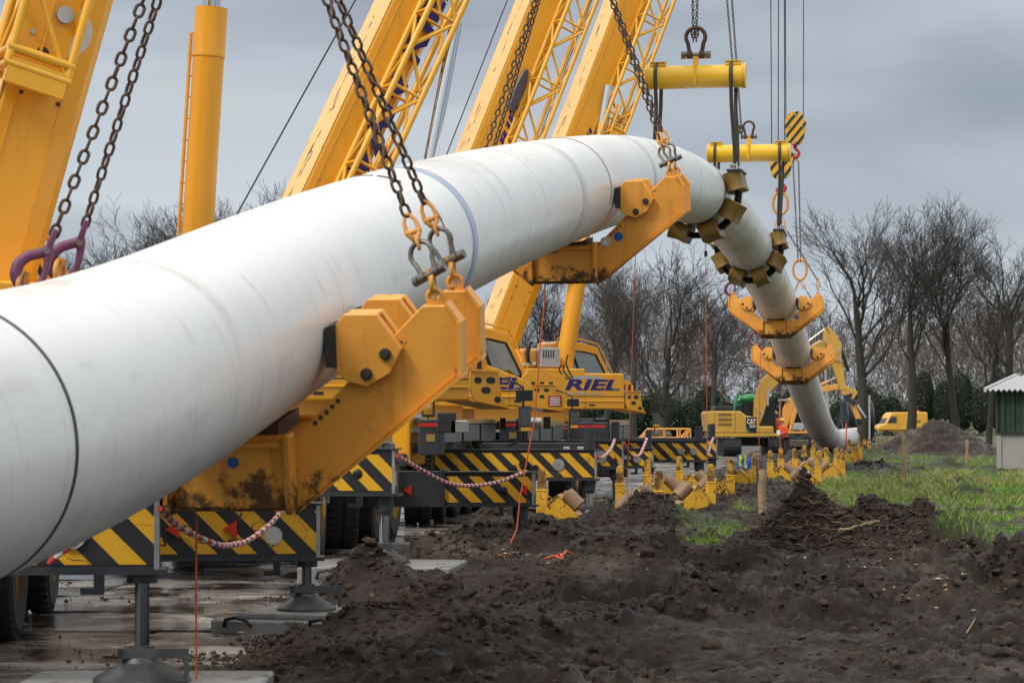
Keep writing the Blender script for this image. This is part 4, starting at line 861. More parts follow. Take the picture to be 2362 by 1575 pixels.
# ================================================================== roller rings and spreader beams
rprof = [(0, .165), (.012, .188), (.03, .182), (.10, .170), (.185, .166), (.27, .170), (.34, .182), (.358, .188), (.37, .165)]
rm = MB().lathe((-.185, 0, 0), (.185, 0, 0), rprof, 22).mesh('roller', [m_roller])
sp_ = MB()
for i in range(17): sp_.lathe((-.11+i*.0131, 0, 0), (-.10+i*.0131, 0, 0), [(0, .03), (.004, .052), (.008, .052), (.012, .03)], 8)
spm = sp_.mesh('spring', [m_coil])
def ringcradle(d, label):
    c = pc(d); s_ = pt(d); tilt = math.asin(s_.z); t = thing('roller_cradle', label, 'roller cradle', c, (tilt, 0, HEAD), 'roller cradles hanging from the spreader beams')
    R_ = PR+.176; angs = [math.radians(a) for a in (14, -27, -69, -111, -153, -194)]; nrow = 4
    for row in range(nrow):
        y = (row-1.5)*.36
        zc = (T_inv := local(t).inverted()) @ pc(d+y*math.cos(tilt)); oz = zc.z
        for a in angs:
            o = bpy.data.objects.new('roller', rm); COL.objects.link(o); o.parent = t; o.location = (R_*math.cos(a), y, oz+R_*math.sin(a)); o.rotation_euler = (0, -a-PI/2, 0)
    for i in range(5):
        a = (angs[i]+angs[i+1])/2
        for y in (-.36, 0, .36):
            o = bpy.data.objects.new('spring', spm); COL.objects.link(o); o.parent = t; o.location = ((R_+.02)*math.cos(a), y, (R_+.02)*math.sin(a)); o.rotation_euler = (0, -a-PI/2, 0); o.scale = (1, 1.1, 1.1)
    for q, a in ((1, angs[0]), (-1, angs[-1])):
        x, z = R_*math.cos(a), R_*math.sin(a)+.175
        b = MB(); b.bx(x-.13, x+.16, -.74, .74, z, z+.045); b.bx(x-.08, x+.08, -.6, .6, z-.04, z); b.build('top_plate', m_dark, t, .006)
        b = MB()
        for j in range(7): b.ring((x+random.uniform(-.07, .09), random.uniform(-.2, .2), z+.06+.022*j), (random.gauss(0, .5), 1, random.gauss(0, .5)), .045, .014, 10, 6)
        b.build('shackle', m_steel, t)
    return t, [local(t) @ Vector((q*R_*math.cos(angs[0]), 0, R_*math.sin(angs[0])+.3)) for q in (1, -1)]
def spreader(d, z, ends, label, half=1.0):
    c = pc(d); t = thing('spreader_beam', label, 'spreader beam', (c.x, c.y, z), HEAD, 'yellow tubular spreader beams'); r = .225
    b = MB(); b.lathe((-half+.03, 0, 0), (half-.03, 0, 0), [(0, r), (2*half-.06, r)], 32); b.build('tube', m_spread, t)
    for q in (-1, 1):
        b = MB(); b.lathe((q*(half-.06), 0, 0), (q*half, 0, 0), [(0, r-.01), (0, r+.022), (.028, r+.022), (.03, r), (.05, r), (.05, r+.02), (.08, r+.02)], 32); b.build('end_flange', m_spread, t)
        x = q*(half-.22); b = MB(); b.bx(x-.15, x+.15, -.10, .10, r-.01, r+.03)
        for k in range(4): b.bx(x-.15+k*.093, x-.13+k*.093, -.10, .10, r+.03, r+.055)
        b.bx(x-.16, x+.16, -.11, .11, r+.055, r+.075); b.build('saddle_bracket', m_spread, t)
    b = MB(); b.prism([(-.055, -.1), (.055, -.1), (.055, .42), (.03, .46), (-.03, .46), (-.055, .42)], -.03, .03, M=Matrix.Translation((0, 0, 0))); b.bx(-.02, .02, -r-.02, r+.02, -.18, r+.01)
    b.build('lifting_lug', m_spread, t, .004)
    for q, e in ((1, ends[0]), (-1, ends[1])):
        E = local(t).inverted() @ e; w = thing('wire_rope_sling', 'twin grey wire rope sling over the %s end of the %s' % ('right' if q > 0 else 'left', label.split(',')[0]), 'wire rope', (c.x, c.y, z), HEAD, 'wire rope slings')
        x = q*(half-.22); 
        for k in (-1, -.55, .55, 1):
            pts = [(E.x+.03*k, E.y+k*.03, E.z-.12), (E.x+.035*k, k*.10, E.z+.35), (x+.04*k, k*.16, -.6), (x+.045*k, (1 if k > 0 else -1)*(r+.02), -.05)]
            pts += [(x+.045*k, (1 if k > 0 else -1)*(r+.03)*math.cos(a), (r+.03)*math.sin(a)+.0) for a in (.4, .9, 1.25, PI/2)]
            b = MB(); b.tube(pts, .026, 8); b.build('rope', m_wire, w)
        b = MB(); b.tube([(E.x, E.y-.05, E.z-.1), (E.x, E.y, E.z-.02), (E.x, E.y, E.z+.1)], [.03, .035, .028], 8); b.build('ferrule', m_steel, w)
    return local(t) @ Vector((0, 0, .43))
r1, e1 = ringcradle(46.8, 'near cradle of brown rollers hugging the pipe, under the first yellow spreader beam')
r2, e2 = ringcradle(62.2, 'far cradle of brown rollers hugging the pipe, under the second yellow spreader beam')
k1 = spreader(46.8, P(1604, 178, 46.8).z, e1, 'upper yellow tubular spreader beam, against the sky right of the booms', .95)
k2 = spreader(62.2, P(1720, 354, 62.2).z, e2, 'lower yellow tubular spreader beam, left of the striped hook blocks', 1.05)
def hang(lug, us_, vtop, label, sh_s=1.9, m=None):
    for k, (u0, u1) in enumerate(us_):
        t = thing('chain_sling', label[k], 'chain', lug, 0, 'rusty lifting chains'); d = lug.y
        if k == 0: shackle(t, lug, (0, 0, 1), HX, sh_s, m=m_chain)
        a = P(u0, vtop[0], d); top = P(u1, -170, d); clevis(t, a+Vector((0, 0, .12)), a-Vector((0, 0, .18)), m_chain); chain_parts(t, a, top, small=True, roll=.4+k*.5)
hang(k1, ((1599, 1596), (1606, 1613)), (76,), ('left chain of the pair above the upper spreader beam', 'right chain of the pair above the upper spreader beam'), 2.3)
hang(k2, ((1703, 1662), (1710, 1676)), (300,), ('left chain of the pair running down to the lower spreader beam', 'right chain of the pair running down to the lower spreader beam'), 1.7)
# ================================================================== hook blocks and their slings
def hookblock(u, v, d, ropes, label, w=.80, h=1.16):
    c = P(u, v, d); t = thing('hook_block', label, 'hook block', c, HEAD*.5, 'striped hook blocks')
    poly = [(-.30*w, .42*h), (-.12*w, .5*h), (.12*w, .5*h), (.30*w, .42*h), (.5*w, .12*h), (.36*w, -.40*h), (.22*w, -.5*h), (-.22*w, -.5*h), (-.36*w, -.40*h), (-.5*w, .12*h)]
    for y in (-.16, .13):
        b = MB(); b.prism(poly, y, y+.03); b.build('cheek_plate', m_stripe2, t, .006)
    b = MB()
    for x in (-.14, .14):
        for y in (-.08, 0, .08): b.lathe((x*w*1.2, y-.03, .08*h), (x*w*1.2, y+.03, .08*h), [(0, .24*w), (.02, .2*w), (.04, .2*w), (.06, .24*w)], 20)
    b.build('sheave', m_dark, t)
    b = MB()
    for x, z in ((0, .4*h), (-.28*w, .05*h), (.28*w, .05*h), (0, -.42*h)): b.cyl((x, -.19, z), (x, .18, z), .04, 8)
    b.build('bolt', m_steel, t)
    b = MB(); z0 = -.5*h; pts = [(0, 0, z0+.02), (0, 0, z0-.14), (.06, 0, z0-.2), (.13, 0, z0-.30), (.09, 0, z0-.42), (-.02, 0, z0-.46), (-.12, 0, z0-.40), (-.14, 0, z0-.29)]
    b.stube(pts, [.06, .05, .06, .062, .058, .052, .045, .02], 8); b.lathe((0, 0, z0-.12), (0, 0, z0+.02), [(0, .07), (.14, .09)], 12); b.build('hook', m_red, t)
    T = local(t).inverted(); b = MB()
    for (u0, v0, u1) in ropes:
        b.tube([T @ P(u0, v0, d), T @ P(u1, -150, d)], .016, 6); 
    b.build('hoist_rope', m_black, t)
    return t, c+Vector((-.02, 0, z0-.43)), t
hb1, hk1, _ = hookblock(1834, 296, 86, ((1813, 280, 1811), (1853, 285, 1854)), 'striped hook block hanging higher, the right one of two')
hb2, hk2, _ = hookblock(1801, 369, 76, ((1780, 352, 1777), (1795, 345, 1796), (1810, 330, 1809)), 'striped hook block hanging lower, half behind the spreader beam end')
def ringobj(root, c, R_, r, m=m_clev, ax=(0, 1, 0)):
    b = MB(); c = Vector(c)-root.location; X_ = HX; pts = []
    for i in range(24): a = 2*PI*i/24; pts.append(c+X_*R_*.75*math.cos(a)+Vector((0, 0, R_*1.15*math.sin(a)))); 
    b.tube(pts, r, 7, closed=True); b.build('master_link', m, root)
def farchain(label, pts, m=None, clev=None):
    t = thing('chain_sling', label, 'chain', pts[0], 0, 'rusty lifting chains')
    for a, b in zip(pts, pts[1:]): chain_parts(t, a, b, small=True)
    return t
# sling of the upper far cradle
a = hk2; ring_c = a-Vector((0, 0, .36)); t = farchain('rusty chain from the lower hook block to the right arm of the upper far cradle', [ring_c-Vector((0, 0, .9))+HX*.22, L3[(1, 0)]+Vector((0, 0, .35))])
ringobj(t, ring_c, .31, .045); clevis(t, ring_c-Vector((0, 0, .32)), ring_c-Vector((0, 0, .95))+HX*.22); clevis(t, L3[(1, 0)]+Vector((0, 0, .42)), L3[(1, 0)]-Vector((0, 0, .05)))
t = farchain('rusty chain from the lower hook block, passing behind the pipe to a purple hook', [ring_c-Vector((0, 0, .9))-HX*.22, L3[(-1, 0)]+Vector((0, .25, .62))])
clevis(t, ring_c-Vector((0, 0, .32)), ring_c-Vector((0, 0, .95))-HX*.22); purple_hook(t, L3[(-1, 0)]+Vector((0, .1, .55)), HX, 1.35, n_=7)
# sling of the lowest cradle: two long chains, a ring, two legs
rc = P(1845, 622, 86)
for k, u in enumerate((1829, 1842)):
    t = farchain(('left long thin chain below the higher hook block', 'right long thin chain below the higher hook block')[k], [P(u, 372, 86), P(1841+k*6, 606, 86)])
    clevis(t, hk1+Vector((0, 0, .1)), P(u, 372, 86)-Vector((0, 0, .1)), m_clev if k else m_chain)
t = farchain('rusty chain from the far ring to the right arm of the lowest cradle', [P(1862, 672, 86), L4[(1, 0)]+Vector((0, 0, .35))]); ringobj(t, rc, .32, .045)
clevis(t, rc-Vector((0, 0, .35)), P(1862, 674, 86)); clevis(t, L4[(1, 0)]+Vector((0, 0, .42)), L4[(1, 0)]-Vector((0, 0, .05)))
t = farchain('rusty chain from the far ring to a purple hook on the lowest cradle', [P(1832, 672, 86.6), L4[(-1, 0)]+Vector((0, .3, .65))])
clevis(t, rc-Vector((0, 0, .35)), P(1832, 674, 86.6)); purple_hook(t, L4[(-1, 0)]+Vector((0, .1, .6)), HX, 1.35, n_=7)
# ================================================================== mobile cranes
def glassmat(name, tint, k):
    m = bpy.data.materials.new(name); m.use_nodes = True; t = m.node_tree; t.nodes.clear(); l = t.links.new
    o = N(t, 'ShaderNodeOutputMaterial'); a = N(t, 'ShaderNodeBsdfTransparent'); a.inputs[0].default_value = (*tint, 1); g = N(t, 'ShaderNodeBsdfGlossy'); g.inputs['Roughness'].default_value = .03
    x = N(t, 'ShaderNodeMixShader'); fr = N(t, 'ShaderNodeFresnel'); fr.inputs[0].default_value = 1.5; ad = N(t, 'ShaderNodeMath', operation='ADD'); ad.inputs[1].default_value = k; l(fr.outputs[0], ad.inputs[0])
    l(ad.outputs[0], x.inputs[0]); l(a.outputs[0], x.inputs[1]); l(g.outputs[0], x.inputs[2]); l(x.outputs[0], o.inputs[0]); return m
m_cabglass = glassmat('cab_window_glass', (.55, .62, .60), .13)
m_inter = mat('cab_interior', (.05, .055, .055), .7, var=.2)
m_silver = mat('silver_box_paint', (.42, .43, .44), .4, metal=.3, var=.06)
m_mud_tyre = m_rubber
tyreprof = lambda r, w: [(0, r*.55), (0, r*.90), (.04, r*.975), (.09, r), (w*.5-.02, r), (w*.5-.012, r*.965), (w*.5+.012, r*.965), (w*.5+.02, r), (w-.09, r), (w-.04, r*.975), (w, r*.90), (w, r*.55)]
def mk_wheel(r=.64, w=.44, rimm=None):
    b = MB(); b.lathe((-w, 0, 0), (0, 0, 0), tyreprof(r, w), 40)
    for i in range(40):
        a = 2*PI*(i+.5)/40; M = Matrix.Rotation(a, 4, 'X')
        for q in (0, 1): b.bx(-w+.01+q*(w*.55), -w+.18+q*(w*.55), -.022, .022, r*.96, r+.012, M=M @ Matrix.Rotation(PI/40*q, 4, 'X'))
    ty = b.mesh('wheel', [m_rubber])
    b = MB(); b.lathe((-.14, 0, 0), (.0, 0, 0), [(0, .02), (0, r*.42), (.10, r*.5), (.13, r*.565), (.14, r*.565)], 28); b.lathe((-.14, 0, 0), (.04, 0, 0), [(0, r*.22), (.15, r*.22), (.17, r*.14)], 16)
    for i in range(10): a = 2*PI*i/10; b.cyl((-.14, .3*r*math.cos(a), .3*r*math.sin(a)), (-.10, .3*r*math.cos(a), .3*r*math.sin(a)), .016, 6)
    return ty, b.mesh('rim', [rimm or m_crane])
TY, RIM = mk_wheel()
def put(name, me, parent, loc, rot=(0, 0, 0), sc=1):
    o = bpy.data.objects.new(name, me); COL.objects.link(o); o.parent = parent; o.location = loc; o.rotation_euler = rot; o.scale = (sc, sc, sc); return o
def wheel(root, x, y, steer=0, r=.64):
    o = put('wheel', TY, root, (x, y, r), (0, 0, steer), r/.64); put('rim', RIM, o, (0, 0, 0))
def framed(b, outer, inner, y0, y1, mi=0):
    """a flat frame in (x, z) with an opening, y0..y1 thick"""
    n = len(outer); V = [Vector((x, y, z)) for y in (y0, y1) for x, z in outer+inner]; m = 2*n; fs = []
    for i in range(n):
        j = (i+1) % n; fs += [(i, j, n+j, n+i), (m+i, m+n+i, m+n+j, m+j), (i, m+i, m+j, j), (n+i, n+j, m+n+j, m+n+i)]
    b.add(V, fs, mi)
def inset(poly, k):
    cx_ = sum(p[0] for p in poly)/len(poly); cz = sum(p[1] for p in poly)/len(poly); return [(cx_+(x-cx_)*(1-k*.14/abs(.35)), cz+(z-cz)*(1-k*.5)) for x, z in poly]
def plate_holes(root, M, poly, holes, th, m, name, parent=None):
    """plate in (x, z) with slotted dark recesses"""
    b = MB(M); b.prism(poly, -th/2, th/2); o = b.build(name, m, root, .004)
    for x, z, w, h in holes:
        b = MB(M); pts = [(x+(w/2-h/2)*s_+h/2*math.cos(a), z+h/2*math.sin(a)) for s_, rg in ((1, range(-3, 4)), (-1, range(3, 10))) for a in [k*PI/6 for k in rg]]; b.prism(pts, -th/2-.004, -th/2-.001); b.build('slot', m_under, o)
    return o
def beam(root, T, d, u1, v0, v1, x_in, post=0, split=None, foot=True, jackr=.085, jd=.25, marks=(), dark=.0, padz=.15, jm=None, bell=.28, house=0, postr=.095):
    """outrigger beam: right end at photo column u1, distance d, from height v0 to v1"""
    e0 = T @ P(u1, v0, d); e1 = T @ P(u1, v1, d); xe, y, z1, z0 = e0.x, e0.y, e0.z, e1.z; h = z1-z0; hw = .15
    b = MB(); xs = x_in if not dark else xe-dark
    b.bx(x_in, xe, y-hw, y+hw, z0, z1, 1)                               # steel box
    b.bx(xs, xe-.012, y-hw-.006, y-hw-.001, z0+.03, z1-.05, 0)          # painted face
    b.bx(xe+.001, xe+.006, y-hw+.02, y-hw+.12, z0+.03, z1-.05, 0)
    b.bx(x_in, xe+.03, y-hw-.03, y+hw+.03, z1, z1+.018, 1); b.bx(x_in, xe+.05, y-hw-.03, y+hw+.03, z0-.03, z0-.001, 1)
    b.bx(xe-.02, xe+.012, y-hw-.014, y-hw-.0065, z0+.001, z1-.001, 2)
    if split: b.bx(x_in, xe-split, y-hw-.055, y-hw-.03, z0-.035, z1+.02, 1); b.bx(xe-split-.03, xe-split, y-hw-.062, y+hw+.04, z0-.05, z1+.05, 1)
    o = b.build('outrigger_beam', [m_stripe, m_dark, m_steel], root)
    fy = y-hw-.0075
    for kind, dx, dz, r in marks:
        x, z = xe-dx, z0+dz*h; b = MB()
        if kind == 't': b.prism([(x-r, z), (x+r*.5, z+r), (x+r*.5, z-r)], fy-.034-(.03 if split and dx > split else 0), fy, 0); b.build('red_triangle', m_redrefl, o)
        elif kind == 'g': b.cyl((x, fy-.015, z), (x, fy, z), r, 20); b.cyl((x, fy-.02, z), (x, fy-.014, z), r*.12, 8, 1); b.build('plug', [m_greyplug, m_black], o)
        elif kind == 'w': b.cyl((x, fy-.02, z), (x, fy, z), r, 22); b.build('plug', m_whiteplug, o)
        elif kind == 'k': b.lathe((x, fy-.05, z), (x, fy, z), [(0, r*.5), (0, r*.9), (.02, r), (.05, r)], 16); b.build('cable_port', m_black, o)
        elif kind == 'b': b.sphere((x, fy, z), r, 14, 0, (1, .35, 1)); b.build('rubber_buffer', m_black, o)
    jx = xe-jd; b = MB()
    if house: b.cyl((jx, y, z0-.03), (jx, y, z0-.2), house, 18); b.cyl((jx, y, z0-.2), (jx, y, z0-.25), house*.85, 18)
    else: b.cyl((jx, y, z0-.03), (jx, y, z0-.09), jackr+.05, 18)
    if post:
        j = MB().cyl((jx, y, z0-.03), (jx, y, z0-.09), jackr+.06, 18).build('jack', m_dark, root); b.build('jack_tube', m_dark, j) if False else None
    j = b.build('jack', m_dark, root) if not post else j
    if post:
        pb = MB(); pb.cyl((jx, y, z1), (jx, y, z1+post), postr, 20); pb.cyl((jx, y, z1+post), (jx, y, z1+post+.015), postr*.85, 20); pb.build('jack_tube', m_dark, root)
        if house: hb = MB(); hb.lathe((jx, y, z0-.25), (jx, y, z0-.03), [(0, house*.8), (.05, house*.85), (.05, house), (.22, house)], 18); hb.build('jack_housing', m_dark, root)
    pb = MB(); pb.bx(jx-.28, jx-.22, y-hw-.03, y-hw+.04, z0-.12, z0-.031); pb.bx(jx-.36, jx-.22, y-hw-.04, y-hw+.02, z0-.15, z0-.11); pb.build('lock_bracket', m_black, root)
    if foot:
        b = MB(); b.cyl((jx, y, z0-.03), (jx, y, padz+.10), jackr, 16); b.build('piston', jm or m_chrome, j)
        b = MB(); b.lathe((jx, y, padz), (jx, y, padz+.3), [(0, bell), (.02, bell), (.035, bell*.94), (.12, bell*.42), (.15, bell*.38), (.17, jackr+.03), (.22, jackr+.03)], 20)
        fp = b.build('foot_plate', m_footsteel, root); b = MB(); b.bx(jx-.14, jx+.29, y-.10, y-.085, padz+.15, padz+.21); b.bx(jx+.26, jx+.29, y-.10, y-.085, padz+.03, padz+.15); b.bx(jx-.14, jx-.11, y-.10, y+.10, padz+.15, padz+.21); b.build('foot_lock', m_footsteel, fp)
    return local(root) @ Vector((jx, y, 0))
m_whiteplug = mat('off_white_plug', (.52, .51, .48), .5, var=.06)
m_rod = mat('dark_oily_rod', (.20, .20, .22), .2, metal=1, var=.1)
m_footsteel = mat('scuffed_foot_steel', (.085, .09, .092), .42, metal=.4, var=.3, vs=6, dirt=.35, dcol=(.06, .046, .036), ds=5)
def cranemat(p, w, dpt, h, label, rot=0, two=False):
    t = thing('crane_mat', label, 'crane mat', (p.x, p.y, 0), rot, 'mats under the outrigger feet')
    b = MB(); b.bx(-w/2, w/2, -dpt/2, dpt/2, -.06, h-(.05 if two else 0)); b.build('mat_plate', m_padmat, t, .015)
    if two: b = MB(); b.bx(-w*.36, w*.42, -dpt*.38, dpt*.36, h-.05, h); b.build('mat_plate', m_padmat, t, .01)
    for x in (-w*.3, w*.3): b = MB(); b.tube([(x-.12, -dpt/2-.01, h*.35), (x-.09, -dpt/2-.05, h*.7), (x, -dpt/2-.06, h*.85), (x+.09, -dpt/2-.05, h*.7), (x+.12, -dpt/2-.01, h*.35)], .018, 6); b.build('handle', m_black, t)
def boomframe(a, b_):
    ax = (b_-a).normalized(); w = Vector((ax.y, -ax.x, 0)).normalized()       # horizontal, to the camera's side
    n = w.cross(ax).normalized()
    if n.z < 0: n = -n
    return ax, w, n
def lattice(root, T, a, b_, ax, w, n, off_w, off_n, sw, sn, t0, t1, seg=.62, taper=True, r=.036, end=True):
    b = MB(); L_ = (b_-a).length; q = lambda t, i, j: T @ (a+ax*t+w*(off_w+sw*i*.5)+n*(off_n+sn*j*.5))
    for i in (-1, 1):
        for j in (-1, 1): b.tube([q(t0, i, j), q(t1, i, j)], r, 8)
    k = int((t1-t0)/seg)
    for m_ in range(k):
        ta, tb = t0+m_*seg, t0+(m_+1)*seg; s_ = 1 if m_ % 2 else -1; br = r*.55
        for i in (-1, 1): b.tube([q(ta, i, s_), q(tb, i, -s_)], br, 6); 
        for j in (-1, 1): b.tube([q(ta, s_, j), q(tb, -s_, j)], br, 6)
        if m_ % 2 == 0:
            for i in (-1, 1): b.tube([q(ta, i, -1), q(ta, i, 1)], br, 6)
            for j in (-1, 1): b.tube([q(ta, -1, j), q(ta, 1, j)], br, 6)
    o = b.build('lattice_jib', m_lattice, root)
    if end:
        b = MB()
        for tt_ in (t0, t0+.12):
            for i in (-1, 1): b.tube([q(tt_, i, -1.1), q(tt_, i, 1.1)], r*1.1, 6)
            for j in (-1, 1): b.tube([q(tt_, -1.1, j), q(tt_, 1.1, j)], r*1.1, 6)
        c_ = (q(t0, 1, -1)+q(t0, 1, 1))/2
        b.bx(-.5*sn, .5*sn, -.03, .03, -.14, .05, M=Matrix.Translation(c_) @ frameM(T, ax, w, n)); b.build('end_bracket', m_lattice, o)
    return o
def frameM(T, ax, w, n):
    R3 = T.to_3x3(); X_, Y_, Z_ = R3 @ n, R3 @ w, R3 @ ax
    return Matrix(((X_.x, Y_.x, Z_.x, 0), (X_.y, Y_.y, Z_.y, 0), (X_.z, Y_.z, Z_.z, 0), (0, 0, 0, 1)))
def crane(cx_, cy, label, psi, sup, boom, latt, cylin, rope, beams, wheels, Lf, style, cabx, near_cab=True, carrier=(-5.2, 5.0), rot=-7, cdz=0):
    rz = math.radians(rot); root = thing('mobile_crane', label, 'mobile crane', (cx_, cy, 0), rz, 'row of yellow mobile cranes'); T = local(root).inverted()
    y0, y1 = carrier
    # --- carrier
    b = MB(); b.bx(-1.0, 1.0, y0+.3, y1, .55, 1.0); b.bx(-1.22, 1.22, y0+1.7, y1, 1.0, 1.28); b.build('chassis', m_dark, root, .02)
    b = MB(); b.bx(1.20, 1.27, y0+1.9, y1-.2, 1.44, 1.55, 0); b.bx(1.205, 1.275, y0+1.9, y1-.2, 1.55, 1.585, 1); b.bx(1.205, 1.275, y0+1.9, y1-.2, 1.415, 1.44, 1); b.bx(-1.25, 1.20, y0+1.9, y1-.2, 1.50, 1.54, 1); b.build('deck', [m_amber, m_steel], root)
    b = MB()
    for yy in np.arange(y0+3.2, y1-.4, 1.05): b.bx(1.02, 1.24, yy, yy+.92, 1.12, 1.41)
    b.build('side_locker', m_steelgrey, root, .015)
    b = MB(); b.bx(.98, 1.30, y0+1.75, y0+2.75, .72, 1.66); b.build('battery_box', m_dark, root, .02)
    b = MB(); b.bx(.99, 1.306, y0+1.742, y0+2.757, 1.56, 1.60); b.build('red_strip', m_red, root)
    b = MB(); b.bx(1.05, 1.2, y0+1.735, y0+1.748, 1.18, 1.34); b.build('number_plate', m_amber, root)
    for yy, st in wheels:
        for x in (1.28, -.84): wheel(root, x, yy, st)
    if near_cab:
        side = [(y0, 1.05), (y0+1.55, 1.0), (y0+1.6, 2.45), (y0+.35, 2.45), (y0+.02, 1.75)]
        b = MB(Matrix.Rotation(PI/2, 4, 'Z')); b.prism(side, -1.26, 1.26); cabo = b.build('carrier_cab', m_crane, root, .05, 2)
        b = MB(Matrix.Rotation(PI/2, 4, 'Z')); win = [(y0+.28, 1.72), (y0+1.05, 1.68), (y0+1.1, 2.25), (y0+.5, 2.25)]; b.prism(win, -1.275, -1.262, 0); b.build('window', m_glass, cabo)
        b = MB(); b.bx(-1.05, 1.05, y0-.0, y0+.03, 1.75, 1.78); b.add([(-1.1, y0+.0, 1.80), (1.1, y0+.0, 1.80), (1.05, y0+.30, 2.36), (-1.05, y0+.30, 2.36)], [(0, 1, 2, 3)]); b.build('windscreen', m_glass, cabo)
        b = MB(); b.bx(-1.2, 1.2, y0-.06, y0+.02, 1.0, 1.22); b.build('bumper', m_dark, cabo, .02)
        b = MB(); b.bx(1.262, 1.268, y0+.1, y0+1.5, 1.55, 1.62); b.build('white_line', m_white, cabo)
        M = Matrix(((0, 0, 1, 1.264), (1, 0, 0, y0+.25), (0, 1, 0, 1.2), (0, 0, 0, 1))); text('VAN RIEL', 1.15, .17, m_blue, M, cabo, .15, .015)
        b = MB(); b.tube([(1.2, y0+.1, 2.2), (1.55, y0-.05, 2.22), (1.57, y0-.06, 1.45), (1.26, y0+.05, 1.4)], .016, 6); b.bx(1.47, 1.67, y0-.14, y0-.02, 1.80, 2.22); b.bx(1.45, 1.69, y0-.13, y0-.02, 1.56, 1.76); mo = b.build('mirror', m_black, cabo, .02)
        b = MB(); b.bx(1.495, 1.645, y0-.148, y0-.142, 1.84, 2.18); b.build('mirror_glass', m_mirror, mo)
    b = MB()                                                     # ladder on the right side
    ly = y0+4.3
    for s_ in (0, .36): b.bx(1.34, 1.38, ly+s_, ly+s_+.05, .7, 1.72)
    for z in np.arange(.8, 1.7, .26): b.bx(1.345, 1.375, ly, ly+.4, z, z+.03)
    b.build('ladder', m_steel, root)
    # --- slewing superstructure
    Ts = T @ Matrix.Translation((sup[0], sup[1], 0)) @ Matrix.Rotation(psi, 4, 'Z')
    b = MB(Ts); b.lathe((0, 0, 1.3), (0, 0, 1.75), [(0, .78), (.2, .78), (.2, .7), (.45, .7)], 32); b.build('slew_ring', m_under, root)
    b = MB(Ts); b.bx(-1.9, 1.2, -.9, .9, 1.72, 2.02); b.bx(.3, 1.5, -.75, -.2, 1.55, 1.95); b.build('turntable', m_crane, root, .02)
    yp = -1.2
    if style == 'slope': side = [(-2.3, 2.0), (Lf-.5, 2.0), (Lf-.5, 2.42), (Lf-1.55, 2.80), (-2.3, 2.80)]
    elif style == 'step': side = [(-2.3, 2.0), (Lf, 2.0), (Lf-.02, 2.80), (Lf-1.0, 2.80), (Lf-1.0, 2.90), (-2.3, 2.90)]
    else: side = [(-2.3, 2.0), (Lf, 2.0), (Lf, 2.44), (Lf-.08, 2.72), (-2.3, 2.72)]
    b = MB(Ts); b.prism(side, yp, -.45); body = b.build('side_housing', m_crane, root, .03, 2)
    b = MB(Ts); b.bx(-2.25, side[1][0]-.02, yp-.022, yp-.002, 2.16, 2.20); b.build('rub_rail', m_crane, body, .01)
    b = MB(Ts); b.bx(-2.25, side[1][0]-.02, yp-.004, yp-.001, 2.275, 2.29)
    b.build('panel_gap', m_under, body)
    for x in (Lf-1.0, Lf-2.4): b = MB(Ts); b.bx(x, x+.006, yp-.003, yp-.001, 2.0, 2.7); b.build('panel_gap', m_under, body)
    for x in np.arange(Lf-.9, -2, -1.25): b = MB(Ts); b.bx(x, x+.14, yp-.005, yp-.001, 2.07, 2.11); b.build('slot', m_under, body)
    b = MB(Ts); b.bx(-2.6, -1.6, -1.15, 1.15, 1.95, 2.95); b.bx(-2.9, -2.6, -1.2, 1.2, 2.0, 2.8); b.build('counterweight', m_crane, root, .05, 2)
    b = MB(Ts); b.bx(-1.6, 1.3, -.40, -.32, 2.02, 3.0); b.bx(-1.6, 1.3, .32, .40, 2.02, 3.0); b.prism([(1.3, 2.02), (Lf-.6, 2.02), (Lf-.6, 2.3), (1.3, 2.9)], -.4, -.32); b.build('boom_seat', m_crane, root, .02)
    # front bracket with slots
    bx0 = Lf if style != 'slope' else Lf-.5
    kb = .62 if style == 'step' else .66
    br = [(bx0+.02, 2.26), (bx0+.04, 2.38), (bx0+.62*kb, 2.37), (bx0+.70*kb, 2.05), (bx0+.86*kb, 1.90), (bx0+.12*kb, 2.0), (bx0+.02, 2.1)] if style != 'slope' else [(bx0-.35, 2.0), (bx0-.35, 2.40), (bx0-.1, 2.68), (bx0+.2, 2.70), (bx0+.30, 2.60), (bx0+.62, 2.58), (bx0+.64, 2.1), (bx0+.58, 1.92), (bx0+.0, 1.98)]
    hs = [(bx0+.18*kb, 2.27, .16*kb, .085), (bx0+.45*kb, 2.27, .20*kb, .085), (bx0+.35*kb, 2.14, .2*kb, .085), (bx0+.60*kb, 2.02, .14*kb, .085)] if style != 'slope' else [(bx0-.02, 2.42, .1, .06), (bx0+.16, 2.42, .1, .06), (bx0+.06, 2.30, .1, .06), (bx0+.34, 2.42, .1, .06), (bx0+.16, 2.18, .1, .06), (bx0+.25, 2.30, .1, .06)]
    plate_holes(root, Ts @ Matrix.Translation((0, yp+.02, 0)), br, hs, .03, m_crane, 'front_bracket')
    b = MB(Ts); b.add([Vector(p) for p in ((bx0+.02, yp+.02, 1.995), (bx0+.86*kb, yp+.02, 1.895), (bx0+.86*kb, -.3, 1.895), (bx0+.02, -.3, 1.995), (bx0+.02, yp+.02, 2.02), (bx0+.86*kb, yp+.02, 1.92), (bx0+.86*kb, -.3, 1.92), (bx0+.02, -.3, 2.02))], [(3, 2, 1, 0), (4, 5, 6, 7), (0, 1, 5, 4), (1, 2, 6, 5), (2, 3, 7, 6), (3, 0, 4, 7)]); b.build('walkway', m_crane, root, .004); b = MB(Ts); b.bx(bx0, bx0+.65*kb, yp-.02, yp+.2, 2.385, 2.405); b.build('bracket_ledge', m_crane, root, .004)
